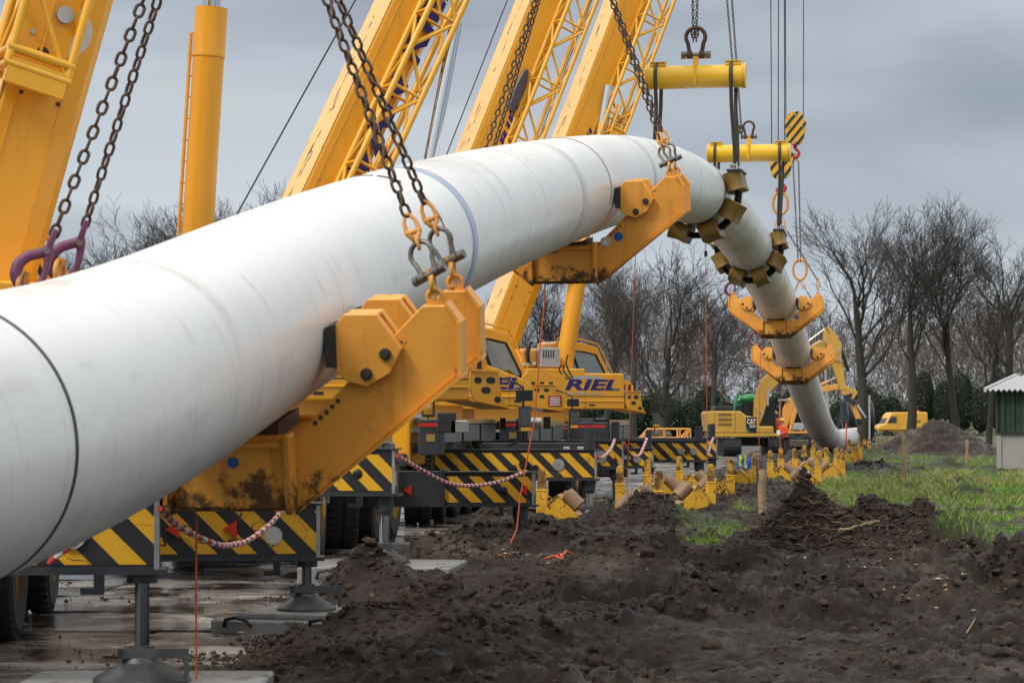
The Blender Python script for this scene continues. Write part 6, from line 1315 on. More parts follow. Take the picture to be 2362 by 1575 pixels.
for a in ((-1, 1250, 1083, 'chipped yellow roller stand nearest of all, at the end of a striped beam'), (-1, 1430, 1074, 'yellow roller stand with its post left, right behind the mud mound'), (1, 1520, 1085, 'yellow roller stand sunk in the mud mound, post with a rusty top on the right'),
          (-1, 1494, 1059, 'yellow roller stand behind the mud mound, right of a striped beam end'), (-1, 1567, 1052, 'yellow roller stand in front of the long striped beam with discs'), (1, 1639, 1070, 'yellow roller stand in front of the farthest jack, perforated base below'),
          (1, 1685, 1059, 'yellow roller stand just left of the short wooden post'), (1, 1735, 1045, 'yellow roller stand with a blue and yellow cloth on it'), (-1, 1777, 1039, 'yellow roller stand under the excavator track, left one of the far row'), (-1, 1801, 1032, 'yellow roller stand under the right excavator track'),
          (-1, 1833, 1033, 'yellow roller stand left below the low end of the pipe'), (-1, 1855, 1027, 'yellow roller stand second left below the low end of the pipe'), (-1, 1875, 1015, 'yellow roller stand in the gap left of where the pipe comes down'),
          (1, 1887, 1046, 'low yellow roller stand in front of where the pipe comes down'), (1, 1906, 1031, 'yellow roller stand with a tall post before the low end of the pipe'), (1, 1929, 1033, 'yellow roller stand right of the tall post before the low end of the pipe'), (1, 1943, 1036, 'yellow roller stand at the right below the low end of the pipe'),
          (1, 1959, 1013, 'tall-standing yellow roller stand in front of the resting end of the pipe'), (1, 1970, 1019, 'yellow roller stand right of the tall-standing one by the resting pipe'), (1, 1984, 1015, 'far yellow roller stand by the resting pipe, left of three'), (1, 1994, 1013, 'far yellow roller stand by the resting pipe, middle of three'), (1, 2004, 1011, 'far yellow roller stand by the resting pipe, right of three')):
    stand(*a)
# ================================================================== posts, ropes, tag lines, sticks
def post(u, vt, d, w, label, lean=0, group='wooden field posts'):
    top = P(u, vt, d); h = top.z-H(top.x, d)+.25; t = thing('wooden_post', label, 'post', (top.x, d, top.z-h), (lean, lean*.7, random.random()), group)
    b = MB(); n = 7; pts = [(random.gauss(0, .006), random.gauss(0, .006), h*i/n) for i in range(n+1)]; b.tube(pts, [w*(1+random.gauss(0, .04)) for _ in pts[:-1]]+[w*.93], 12); b.build('stake', m_wood, t, .008); return t
post(1757, 1083, 40, .072, 'thick round wooden post in the mud, left of the root heap', .01)
post(2085, 1003, 66, .066, 'tall wooden post in the long grass, middle of the field', .01); post(2231, 1013, 95, .06, 'wooden post left of the shed with an orange mark', 0); post(1980, 1004, 100, .06, 'grey wooden post in front of the resting pipe end', .02)
for k, u in enumerate((2023, 2034, 2045)): post(u, 1008+k % 2*2, 122, .09, ('pale wooden post beside the van, left of three', 'pale wooden post beside the van, middle of three', 'pale wooden post beside the van, right of three')[k], .02)
for u, d, l in ((2228, 95.2, 'small orange marker at the foot of the post by the shed'), (1976, 92, 'small orange marker in the grass right of the roller stands')):
    p = Gz(u, d); t = thing('marker', l, 'marker', p); b = MB(); b.lathe((0, 0, 0), (0, 0, .3), [(0, .05), (.12, .06), (.18, .06), (.30, .05)], 10); b.build('band', m_cord, t); b = MB(); b.cyl((0, 0, -.1), (0, 0, .12), .052, 10); b.build('stake', m_bluedot, t)
def ropechain(pts, label, r=.02, turns=.11):
    loc = pts[0]; t = thing('barrier_rope', label, 'rope', loc, 0, 'red and white barrier ropes'); fine = []
    P_ = [Vector(p) for p in pts]
    for i in range(len(P_)-1):
        p0, p1, p2, p3 = P_[max(i-1, 0)], P_[i], P_[i+1], P_[min(i+2, len(P_)-1)]
        for k in range(10): s = k/10; fine.append(.5*((2*p1)+(p2-p0)*s+(2*p0-5*p1+4*p2-p3)*s*s+(3*p1-p0-3*p2+p3)*s**3))
    fine.append(P_[-1]); L_ = [0]
    for a, b_ in zip(fine, fine[1:]): L_.append(L_[-1]+(b_-a).length)
    n = max(4, int(L_[-1]/turns)); at = lambda s: fine[min(len(fine)-2, max(0, int(np.searchsorted(L_, s))-1))].lerp(fine[min(len(fine)-1, max(1, int(np.searchsorted(L_, s))))], min(1, max(0, (s-L_[max(0, int(np.searchsorted(L_, s))-1)])/max(1e-6, L_[min(len(L_)-1, max(1, int(np.searchsorted(L_, s))))]-L_[max(0, int(np.searchsorted(L_, s))-1)]))))
    bpy.data.objects.remove(t); m_ = n*3; b = MB(); b.tube([at(L_[-1]*k/m_)-loc for k in range(m_+1)], [r*(.88 if k % 3 == 0 else 1) for k in range(m_+1)], 7)
    for k in range(m_):
        for j in range(7): b.m[k*7+j] = (k//3) % 2
    o = b.build('barrier_rope', [m_roper, m_ropew]); o.location = loc; return tagp(o, label, 'rope', 'red and white barrier ropes')
m_roper = mat('red_rope', (.50, .045, .04), .7, var=.2, vs=30, bump=.5, bs=160); m_ropew = mat('white_rope', (.62, .59, .55), .7, var=.15, vs=30, bump=.5, bs=160)
lp = lambda pts, d0, d1: [P(u, v, d0+(d1-d0)*i/(len(pts)-1)) for i, (u, v) in enumerate(pts)]
ropechain(lp([(369, 1172), (413, 1215), (494, 1253), (532, 1257), (574, 1245), (620, 1211), (650, 1178)], 14.62, 19.9), 'red and white barrier rope sagging between the two nearest striped beams', .021)
ropechain(lp([(112, 1300), (126, 1287), (150, 1270), (180, 1251)], 14.6, 14.6), 'red and white barrier rope passing below the pipe at the nearest beam', .018)
ropechain(lp([(917, 1051), (970, 1082), (1032, 1113), (1086, 1120), (1148, 1111), (1212, 1087)], 26.2, 33.5), 'red and white barrier rope sagging in front of the dark beam with the red triangle', .026, .12)
ropechain(lp([(1418, 1013), (1408, 1037), (1389, 1055), (1378, 1053)], 45.7, 40.7), 'red and white barrier rope looped from the third pair of beams', .03, .16)
ropechain(lp([(1440, 1022), (1450, 1042), (1463, 1053), (1476, 1048), (1484, 1032), (1492, 1012)], 45.7, 50.2), 'red and white barrier rope looped between the two dark posts', .03, .16)
ropechain(lp([(1646, 1010), (1643, 1016), (1636, 1036), (1633, 1050)], 60.2, 56.6), 'red and white barrier rope at the end of the farthest striped beam', .034, .18)
def tagline(pts, d, label, r=.009):
    p = [P(u, v, dd) for (u, v), dd in zip(pts, d)]; loc = p[0]; b = MB(); b.tube([q-loc for q in p], r, 6); o = b.build('tag_line', m_cord); o.location = loc; tagp(o, label, 'rope', 'orange tag lines')
tagline([(453, 1183), (452.5, 1380), (453, 1600)], (15, 15, 15), 'orange tag line hanging from the nearest cradle to the ground', .0065)
tl = [(1258, 640), (1256, 700), (1248, 776), (1233, 968), (1217, 1052), (1200, 1148), (1192, 1220), (1168, 1274), (1131, 1300), (1092, 1330)]
tagline(tl, [29]*7+[28.8, 28.6, 27.4], 'orange tag line hanging from the blue-dot cradle and trailing over the mud', .0085)
tagline([(1466, 585), (1460, 760), (1453, 950), (1446, 1122)], [46]*4, 'orange tag line right of the farthest crane cab, ending at a roller stand', .007)
tagline([(1627, 540), (1629, 800), (1632, 1075)], [52]*3, 'orange tag line in front of the rear of the excavator', .0075)
tagline([(1756, 770), (1752, 930), (1749, 1115)], [74.5]*3, 'orange tag line from the upper far cradle crossing the excavator', .0095)
tagline([(1803, 880), (1801, 960), (1799, 1050)], [85]*3, 'orange tag line from the lowest cradle beside the orange worker', .010)
b = MB(); b.cyl((0, 0, 0), (0, 0, .12), .035, 6); o = b.build('rope_weight', m_black); o.location = P(1628, 592, 52); tagp(o, 'small black weight on the tag line left of the far roller cradle', 'weight')
pts = []
for u, v in ((1257, 1312), (1259, 1300), (1263, 1292), (1274, 1292), (1284, 1299), (1292, 1304), (1300, 1302), (1292, 1298), (1281, 1300), (1296, 1305), (1312, 1304), (1327, 1307), (1320, 1318), (1306, 1332), (1292, 1343)):
    d = 27.8-(v-1292)*.055; x = (u-1181)/F*d; pts.append(Vector((x, d, float(height(np.array([x]), np.array([d]))[0])+.10+random.random()*.03)))
b = MB(); b.tube([p-pts[0] for p in pts], .014, 6); o = b.build('loose_cord', m_cord); o.location = pts[0]; tagp(o, 'loop of orange cord lying on the mud beside the dark hole', 'rope')
def stick(pts, d, r, label, m=None, ground=True, twigs=0):
    p = [P(u, v, d+.02*i) for i, (u, v) in enumerate(pts)]; loc = p[0]; b = MB(); n = len(p); fine = []
    for i in range(n-1):
        for k in range(4): fine.append(p[i].lerp(p[i+1], k/4)+Vector((random.gauss(0, r*.35), random.gauss(0, r*.35), random.gauss(0, r*.35)))-loc)
    fine.append(p[-1]-loc); k = len(fine); b.tube(fine, [r*(1-.55*i/k)*random.uniform(.88, 1.12) for i in range(k)], 7)
    for _ in range(twigs):
        i = random.randrange(k//3, k); d_ = Vector((random.gauss(0, 1), random.gauss(0, .6), random.uniform(-.2, 1))).normalized(); b.tube([fine[i], fine[i]+d_*.12, fine[i]+d_*.22+Vector((0, 0, random.gauss(0, .05)))], [r*.4, r*.3, r*.12], 5)
    o = b.build('broken_branch', m or m_twig); o.location = loc; tagp(o, label, 'branch', 'broken branches and roots on the spoil')
stick([(2352, 1375), (2338, 1310), (2320, 1268), (2303, 1242)], 23.5, .036, 'thick charred branch standing up at the right edge', twigs=2)
stick([(2292, 1350), (2262, 1303), (2238, 1270), (2223, 1250)], 25.5, .03, 'dark split branch leaning left in the right-hand heap', twigs=3); stick([(2322, 1370), (2330, 1400), (2340, 1436)], 22, .016, 'thin dark twig below the charred branch')
stick([(2241, 1250), (2239, 1227), (2258, 1199), (2274, 1170), (2271, 1123), (2259, 1090)], 28.6, .008, 'thin pale sapling stem curving up against the grass', m_wood, twigs=2)
stick([(1880, 1187), (1926, 1189), (1938, 1183), (1964, 1199), (1974, 1238)], 29.4, .016, 'forked black root right of the root heap top', twigs=5); stick([(1935, 1222), (1985, 1212), (2029, 1202)], 29.3, .02, 'pale broken log end on the ridge behind the root heap', m_wood, twigs=3)
stick([(1790, 1212), (1835, 1218), (1880, 1232), (1925, 1255)], 29.0, .012, 'long thin brown root across the front of the root heap', twigs=5); stick([(1890, 1262), (1930, 1246), (1985, 1252), (2010, 1300)], 28.8, .013, 'black curved root below the forked root', twigs=4)
stick([(2060, 1245), (2045, 1215), (2072, 1198)], 29.2, .028, 'torn black root stump on the ridge', twigs=8); stick([(1798, 1092), (1820, 1081), (1837, 1073)], 74, .06, 'short brown log on the far soil heap', m_wood); stick([(1788, 1190), (1770, 1182), (1790, 1205)], 30, .014, 'twisted root beside the thick wooden post', twigs=4)
stick([(2180, 1560), (2225, 1470), (2250, 1425)], 19.2, .012, 'long pale root hanging down the right-hand heap', m_wood, twigs=3); stick([(2060, 1245), (2120, 1300), (2160, 1290)], 28.4, .012, 'crooked thin root lying on the ridge slope', twigs=4)
# ================================================================== machines far down the trench
def pxpoly(pts, d, loc): return [(P(u, v, d).x-loc[0], P(u, v, d).z-loc[2]) for u, v in pts]
Z = lambda pts: [(x/4.61+1600, y/4.61+740) for x, y in pts]
def slab_(root, pts, d, y0, y1, name, m, parent=None, bev=.03): b = MB(); b.prism(pxpoly(Z(pts), d, root.location), y0, y1); return b.build(name, m, parent or root, bev)
def bar(root, p, q, d, r, y, name, m, parent=None, n=10):
    A_ = pxpoly(Z([p, q]), d, root.location); b = MB(); b.cyl((A_[0][0], y, A_[0][1]), (A_[1][0], y, A_[1][1]), r, n); return b.build(name, m, parent or root)
d = 118; p = P(1715, 1009, d); ex = thing('excavator', 'large yellow tracked excavator with a black name panel and long raised boom', 'excavator', (p.x, d, 0))
bd = slab_(ex, [(122, 975), (150, 958), (500, 958), (560, 1010), (665, 1020), (690, 1120), (850, 1120), (852, 1195), (235, 1195), (140, 1180)], d, 0, 1.25, 'housing', m_exc, bev=.06)
slab_(ex, [(150, 1196), (912, 1196), (905, 1230), (210, 1236)], d, -.03, 2.6, 'deck_frame', m_exc); slab_(ex, [(122, 975), (150, 958), (500, 958), (500, 1190), (140, 1180)], d, 1.3, 2.7, 'engine_housing', m_exc, bev=.06)
slab_(ex, [(222, 925), (240, 905), (425, 905), (437, 950), (437, 957), (222, 957)], d, .3, 2.2, 'engine_hood', m_dark, bev=.05)
for k in range(3): slab_(ex, [(264, 983+k*52), (402, 983+k*52), (402, 1010+k*52), (264, 1010+k*52)], d, -.012, -.002, 'vent_grille', m_under, bd, 0)
for k in range(3):
    for j in range(3): slab_(ex, [(266, 987+k*52+j*8), (400, 987+k*52+j*8), (400, 990+k*52+j*8), (266, 990+k*52+j*8)], d, -.02, -.012, 'slat', m_exc, bd, 0)
bp_ = slab_(ex, [(556, 1022), (668, 1022), (668, 1188), (606, 1188), (556, 1125)], d, -.014, -.002, 'name_panel', m_black, bd, 0)
slab_(ex, [(556, 1127), (604, 1190), (580, 1190), (556, 1158)], d, -.02, -.012, 'green_corner', m_greenstripe if 'm_greenstripe' in globals() else m_green, bd, 0)
def extext(s, x0, y0, x1, y1, root, dd, y, m, sh=0, bo=.03):
    A_ = pxpoly(Z([(x0, y1), (x1, y0)]), dd, root.location); return text(s, A_[1][0]-A_[0][0], A_[1][1]-A_[0][1], m, Matrix.Translation((A_[0][0], y, A_[0][1])) @ Matrix.Rotation(PI/2, 4, 'X'), root, sh, bo)
extext('CAT', 567, 1040, 662, 1094, ex, d, -.016, m_white); extext('323F', 592, 1106, 662, 1134, ex, d, -.016, m_white, .2)
slab_(ex, [(598, 1094), (640, 1094), (620, 1066)], d, -.022, -.016, 'triangle_mark', m_helmet, bp_, 0)
for pl in ([(440, 958), (444, 958), (444, 1192), (440, 1192)], [(226, 958), (229, 958), (229, 1192), (226, 1192)]): slab_(ex, pl, d, -.004, -.001, 'panel_gap', m_under, bd, 0)
cabp = [(560, 870), (890, 862), (918, 1000), (918, 1195), (700, 1195), (560, 1010)]; o = slab_(ex, cabp, d, 1.75, 1.85, 'cab_side', m_black); 
b = MB(); A_ = pxpoly(Z(cabp), d, ex.location); I_ = pxpoly(Z([(590, 890), (875, 885), (895, 1000), (895, 1090), (720, 1090), (590, 1000)]), d, ex.location); framed(b, A_, I_, 2.62, 2.7); 
b.prism(pxpoly(Z([(556, 868), (892, 858), (892, 872), (556, 882)]), d, ex.location), 1.7, 2.72); o = b.build('cab_frame', m_black, ex); b = MB(); b.prism(I_, 2.64, 2.66); b.build('window', m_cabglass, o)
# undercarriage pointing along the view
for x0, x1 in ((315, 500), (795, 980)):
    A_ = pxpoly(Z([(x0, 1265), (x1, 1440)]), d, ex.location); xa, xb = A_[0][0], A_[1][0]; h = .84; L_ = 4.0; b = MB(); prof = []
    for a in np.linspace(PI/2, 3*PI/2, 9): prof.append((-L_/2+.42+.40*math.cos(a), .42+.40*math.sin(a)))
    for a in np.linspace(-PI/2, PI/2, 9): prof.append((L_/2-.42+.40*math.cos(a), .42+.40*math.sin(a)))
    b.add([Vector((x, y+1.6, z)) for x in (xa, xb) for y, z in prof], [tuple(range(18)), tuple(range(35, 17, -1))]+[((i+1) % 18, i, 18+i, 18+(i+1) % 18) for i in range(18)]); tr = b.build('track', m_under, ex)
    b = MB()
    for k in range(46):
        s = k/46*(2*(L_-.84)+2*PI*.42)
        if s < PI*.42: a = PI/2+s/.42; y, z, rx = -L_/2+.42+.42*math.cos(a), .42+.42*math.sin(a), a
        elif s < PI*.42+L_-.84: y, z, rx = -L_/2+.42+(s-PI*.42), 0, -PI/2
        elif s < 2*PI*.42+L_-.84: a = -PI/2+(s-PI*.42-L_+.84)/.42; y, z, rx = L_/2-.42+.42*math.cos(a), .42+.42*math.sin(a), a
        else: y, z, rx = L_/2-.42-(s-2*PI*.42-L_+.84), .84, PI/2
        b.bx(xa-.03, xb+.03, -.012, .035, -.012, .012, M=Matrix.Translation((0, y+1.6, z)) @ Matrix.Rotation(rx-PI/2, 4, 'X') @ Matrix.Rotation(0, 4, 'X')); b.bx(xa-.02, xb+.02, -.05, .05, -.02, .0, M=Matrix.Translation((0, y+1.6, z)) @ Matrix.Rotation(rx-PI/2, 4, 'X'))
    b.build('track_shoe', m_shoe if 'm_shoe' in globals() else m_rubber, tr)
slab_(ex, [(500, 1240), (800, 1240), (790, 1330), (510, 1330)], d, .8, 2.6, 'centre_frame', m_under)
bo = slab_(ex, [(664, 1000), (672, 850), (702, 720), (760, 610), (860, 520), (1050, 400), (1240, 288), (1370, 198), (1432, 195), (1440, 325), (1270, 402), (1060, 540), (890, 700), (835, 780), (800, 900), (768, 1010), (720, 1120), (690, 1120)], d, 1.2, 1.62, 'boom', m_exc, bev=.04)
stk = slab_(ex, [(1422, 70), (1455, 55), (1500, 75), (1570, 160), (1612, 255), (1612, 390), (1665, 725), (1640, 748), (1600, 730), (1522, 500), (1482, 330), (1425, 235), (1418, 150)], d, 1.22, 1.58, 'stick', m_exc, bev=.03)
bar(ex, (1080, 330), (1250, 210), d, .085, 1.4, 'ram', m_dark, bo); bar(ex, (1235, 225), (1425, 82), d, .045, 1.4, 'piston_rod', m_chrome, bo)
bar(ex, (1608, 290), (1690, 530), d, .08, 1.4, 'ram', m_black, stk); bar(ex, (1690, 530), (1758, 738), d, .045, 1.4, 'piston_rod', m_chrome, stk); bar(ex, (815, 690), (812, 900), d, .05, .98, 'piston_rod', m_chrome, bo)
slab_(ex, [(1640, 700), (1665, 690), (1780, 745), (1775, 775), (1730, 835), (1715, 825), (1740, 775), (1650, 735)], d, 1.15, 1.3, 'bucket_link', m_exc, bev=.02)
for pts in ([(1400, 200), (1455, 210), (1480, 260), (1490, 310), (1530, 330), (1600, 285)], [(1465, 300), (1500, 370), (1540, 385), (1600, 370)], [(1480, 370), (1530, 405), (1590, 405), (1600, 440)], [(1240, 300), (1310, 250), (1400, 205)]):
    A_ = pxpoly(Z(pts), d, ex.location); b = MB(); b.tube([(x, 1.12, z) for x, z in A_], .022, 6); b.build('hose', m_silver, bo)
A_ = pxpoly(Z([(680, 915), (700, 950), (740, 975), (770, 990), (740, 1022), (700, 1015)]), d, ex.location); b = MB(); b.tube([(x, 1.1, z) for x, z in A_], .03, 6); b.build('hose', m_silver, bo)
# orange wheeled excavator behind
d = 128; p = P(1845, 1020, d); ew = thing('wheeled_excavator', 'smaller orange wheeled excavator half hidden by the pipe, its arm reaching right', 'excavator', (p.x, d, 0))
bd = slab_(ew, [(1020, 1172), (1180, 1172), (1180, 1130), (1320, 1130), (1320, 1200), (1020, 1200)], d, 0, 2.2, 'housing', m_exc2); slab_(ew, [(1055, 1160), (1075, 1085), (1185, 1085), (1165, 1160)], d, -.05, 1.2, 'front_guard', m_silver, bd)
slab_(ew, [(1000, 1205), (1240, 1205), (1250, 1275), (1000, 1275)], d, .1, 2.2, 'chassis', m_dark); slab_(ew, [(1015, 1262), (1215, 1262), (1220, 1340), (1015, 1340)], d, -.3, -.2, 'dozer_blade', m_shack)
for x in (1040, 1190):
    A_ = pxpoly(Z([(x, 1290)]), d, ew.location)[0]; b = MB(); b.lathe((A_[0], -.1, .5), (A_[0], .3, .5), [(0, .2), (0, .42), (.06, .5), (.34, .5), (.4, .42), (.4, .2)], 20); b.build('wheel', m_rubber, ew)
b = MB(); c_ = pxpoly(Z([(940, 830), (1000, 830), (1000, 1170), (930, 1170)]), d, ew.location); framed(b, c_, [((x-c_[0][0])*.8+c_[0][0]+.05, (z-1.9)*.86+1.95) for x, z in c_], 1.2, 1.3); b.prism(pxpoly(Z([(925, 830), (1005, 826), (1005, 845), (925, 850)]), d, ew.location), .3, 1.3); o = b.build('cab', m_silver, ew); b = MB(); b.prism(c_, 1.32, 1.34); b.build('window', m_glass, o)
slab_(ew, [(955, 1010), (960, 940), (1000, 830), (1050, 810), (1090, 830), (1080, 900), (1045, 1030), (1010, 1120), (985, 1120)], d, .4, .75, 'boom', m_exc2); slab_(ew, [(1040, 1030), (1080, 900), (1110, 950), (1050, 1160), (1015, 1170)], d, .2, .35, 'boom_plate', m_exc2)
bo = slab_(ew, [(1050, 805), (1340, 705), (1550, 665), (1585, 680), (1580, 720), (1340, 772), (1090, 840)], d, .42, .72, 'boom_arm', m_exc2); slab_(ew, [(1560, 670), (1600, 690), (1700, 800), (1745, 880), (1715, 900), (1610, 800), (1545, 700)], d, .4, .74, 'stick', m_exc2)
bar(ew, (1345, 690), (1440, 642), d, .07, .56, 'ram', m_exc2, bo); bar(ew, (1430, 645), (1535, 602), d, .04, .56, 'piston_rod', m_chrome, bo); slab_(ew, [(1522, 592), (1560, 588), (1578, 650), (1540, 655)], d, .4, .75, 'ram_head', m_red, bo)
tl_ = slab_(ew, [(1600, 790), (1680, 768), (1720, 800), (1740, 880), (1700, 900), (1640, 860)], d, .3, .85, 'coupler', m_dark); slab_(ew, [(1680, 880), (1730, 880), (1800, 1040), (1770, 1060), (1740, 1040)], d, .42, .7, 'tool_arm', m_exc2); bar(ew, (1750, 890), (1840, 1030), d, .045, .3, 'piston_rod', m_chrome, tl_); slab_(ew, [(1740, 1040), (1800, 1040), (1800, 1100), (1745, 1100)], d, .3, .8, 'grab', m_black)
# green machine, reel of black hose, trailer, van
d = 131; p = P(1722, 970, d); t = thing('green_machine', 'green engine unit with round tanks behind the excavator', 'machine', (p.x, d, 0))
slab_(t, [(455, 850), (470, 785), (672, 795), (668, 1250), (450, 1250)], d, .5, 2, 'frame', m_green); slab_(t, [(470, 850), (500, 800), (570, 806), (545, 855)], d, .4, .49, 'panel', m_silver); slab_(t, [(450, 900), (560, 880), (560, 960), (450, 960)], d, .3, .48, 'engine', m_black)
for x in (560, 632):
    A_ = pxpoly(Z([(x, 900), (x, 1000)]), d, t.location); b = MB(); b.lathe((A_[0][0], .2, A_[1][1]), (A_[0][0], .2, A_[0][1]), [(0, .2), (.3, .3), (A_[0][1]-A_[1][1], .28), (A_[0][1]-A_[1][1]+.12, .15)], 14); b.build('tank', m_green, t)
A_ = pxpoly(Z([(560, 820), (600, 805), (650, 815)]), d, t.location); b = MB(); b.sphere((A_[1][0], .2, A_[1][1]-.1), .42, 14, 0, (1.3, 1, .6)); b.build('dome', m_green, t)
d = 190; p = P(1978, 985, d); t = thing('hose_reel', 'reel of black hose on a frame between the pipe end and the yellow van', 'hose reel', (p.x, d, 0), .12); t.scale = (1.4, 1.4, 1.4)
b = MB(); cz = 1.22
for k in range(15):
    for rr in (1.12, 1.04): b.ring((-.62+k*.09+(.045 if rr < 1.1 else 0), .3, cz), (1, 0, 0), rr, .042, 28, 6)
o = b.build('hose', m_coil, t); o['kind'] = 'stuff'
b = MB(); b.cyl((-.75, .3, cz), (.72, .3, cz), .98, 28); b.build('drum', m_black, t); b = MB()
for x in (-.74, .72):
    b.ring((x, .3, cz), (1, 0, 0), 1.2, .05, 28, 6)
    for a in range(6): b.cyl((x, .3, cz), (x, .3+1.2*math.cos(a*PI/3), cz+1.2*math.sin(a*PI/3)), .035, 6)
b.build('flange', m_dark, t); b = MB()
for x in (-.85, .82): b.tube([(x, -1.0, 0), (x, .3, cz), (x, 1.4, 0)], .06, 6)
b.bx(-.9, .9, -1.05, -.9, .0, .15); b.build('stand', m_dark, t)
b = MB(); b.cyl((0, 0, 0), (0, 0, 3.3), .06, 8); b.cyl((0, 0, 2.9), (0, 0, 3.3), .066, 8); o = b.build('pole', m_silver); o.location = (P(2006, 1000, 150).x, 150, 0); tagp(o, 'pale grey pole standing between the hose reel and the yellow van', 'pole')
b = MB(); b.cyl((0, 0, 0), (0, 0, 1.6), .04, 8); o = b.build('warning_pole', m_cord); o.location = (P(1952, 1000, 128).x, 128, 0); tagp(o, 'thin orange warning pole left of the hose reel', 'pole')
d = 100; p = P(1532, 1000, d); t = thing('trailer', 'low orange open frame trailer seen over the striped beams', 'trailer', (p.x, d, 0))
c4z = lambda pts: [(x/5.4075+1380, y/5.4075+950) for x, y in pts]; b = MB()
for a, c in (((545, 322), (640, 212)), ((640, 212), (1150, 212)), ((1150, 212), (1150, 330)), ((545, 322), (1150, 326)), ((1020, 212), (1020, 320)), ((1060, 326), (1148, 222)), ((640, 212), (660, 320)), ((820, 212), (825, 322))):
    A_ = pxpoly(c4z([a, c]), d, t.location); 
    for y in (0, 1.6): b.tube([(A_[0][0], y, A_[0][1]), (A_[1][0], y, A_[1][1])], .035, 6)
for x_, z_ in ((545, 322), (640, 212), (1150, 212), (1150, 330)): q_ = pxpoly(c4z([(x_, z_)]), d, t.location)[0]; b.tube([(q_[0], 0, q_[1]), (q_[0], 1.6, q_[1])], .03, 6)
b.build('frame', m_exc2, t); A_ = pxpoly(c4z([(545, 322), (1150, 345)]), d, t.location); b = MB(); b.bx(A_[0][0], A_[1][0], 0, 1.6, A_[1][1], A_[0][1]); b.build('bed', m_exc2, t); b = MB()
for x, z, r in ((720, 270, .16), (800, 250, .2), (880, 285, .15)): q_ = pxpoly(c4z([(x, z)]), d, t.location)[0]; b.lathe((q_[0], .5, q_[1]), (q_[0], .9, q_[1]), [(0, r*.4), (.03, r), (.3, r), (.35, r*.4)], 12)
b.build('load', m_shack, t); b = MB()
for x in (-.3, .5): b.lathe((x, -.05, .32), (x, .2, .32), [(0, .15), (.03, .32), (.22, .32), (.25, .15)], 16)
b.build('wheel', m_rubber, t)
d = 268; p = P(2075, 1000, d); t = thing('van', 'yellow delivery van parked behind the dirt heap, facing left', 'van', (p.x, d, 0), math.radians(14))
side = [(-2.95, .45), (-3.0, .95), (-2.85, 1.15), (-2.1, 1.35), (-1.55, 2.35), (-1.2, 2.62), (2.85, 2.66), (2.95, 2.5), (2.95, .45)]
b = MB(); b.prism(side, -.98, .98); vb = b.build('body', m_van, t, .12, 3); b = MB(); b.add([Vector((-2.08, -.85, 1.42)), Vector((-2.08, .85, 1.42)), Vector((-1.55, .8, 2.33)), Vector((-1.55, -.8, 2.33))], [(0, 1, 2, 3)]); b.bx(-2.12, -2.05, -.8, .8, 1.36, 1.42); b.build('windscreen', m_glass, vb); 
b = MB(); b.prism([(-1.85, 1.42), (-.75, 1.42), (-.75, 2.15), (-1.42, 2.15)], -.992, -.984); b.build('window', m_glass, vb); b = MB(); b.bx(-3.02, -2.9, -.8, .8, .45, .75); b.bx(-2.9, 2.9, -1.0, -.985, .6, .72); b.build('bumper', m_dark, vb)
for x in (-1.95, 1.6):
    b = MB(); b.lathe((x, -.99, .34), (x, -.75, .34), [(0, .1), (0, .22), (.0, .34), (.24, .34)], 20); b.build('wheel', m_rubber, t)
b = MB(); b.bx(-.62, -.60, -.99, -.985, .7, 2.3); b.bx(.7, .72, -.99, -.985, .7, 2.3); b.bx(-.45, -.2, -1.0, -.985, 1.25, 1.3); b.build('door_gap', m_dark, vb)
for y in (-.75, .55): b = MB(); b.bx(-2.96, -2.8, y, y+.22, .92, 1.12); b.build('headlight', m_silver, vb)
text('The', .95, .42, m_black, frontM(1.1, -.993, 1.45), vb, .1, .01); b = MB(); b.lathe((2.2, 0, 2.64), (2.2, 0, 2.85), [(0, .12), (.15, .12), (.2, .06)], 12); b.build('beacon', m_beacon, vb)
# birch with a pale trunk between the pipe and the reel
b = MB(); t = thing('birch_tree', 'thin pale birch trunk between the descending pipe and the hose reel', 'tree', (P(1918, 1000, 150).x, 150, 0)); pts = [(0, 0, -.2), (-.15, 0, 1.5), (-.25, 0, 3), (-.4, 0, 5.5), (-.35, 0, 8)]; b.tube(pts, [.12, .11, .10, .07, .03], 10); b.build('trunk', m_birch if 'm_birch' in globals() else m_conc, t)
sg = grow(77, 4.5, .05, .1, .8, 3, 1.0, 2); v, f = segmesh([s[0]+Vector((-.35, 0, 4.6)) for s in sg], [s[1]+Vector((-.35, 0, 4.6)) for s in sg], [s[2] for s in sg], [s[3] for s in sg], 3); npmesh('crown', v, f, m_branch, t)
# cloth over a roller stand
d = 57.8; p = P(1716, 1062, d); t = MB(); g = []
for i in range(7):
    for j in range(6): g.append((-.17+.34*i/6+random.gauss(0, .012), .03*math.sin(i*1.7+j)-.02*j, .16-.30*j/5-.10*abs(i/6-.3)+random.gauss(0, .01)))
V2 = [(x, y+.006, z) for x, y, z in g]; fs = [(i*6+j, (i+1)*6+j, (i+1)*6+j+1, i*6+j+1) for i in range(6) for j in range(5)]
t.add(g, fs, 0); t.add(V2, [f[::-1] for f in fs], 0); t.f = t.f; t.m = [(1 if (k % 30)//5 in (1, 3) else 0) for k in range(len(t.f))]; o = t.build('cloth', [m_bluedot, m_lemon if 'm_lemon' in globals() else m_helmet2]); o.location = p; tagp(o, 'blue and yellow cloth draped over a roller stand', 'cloth')
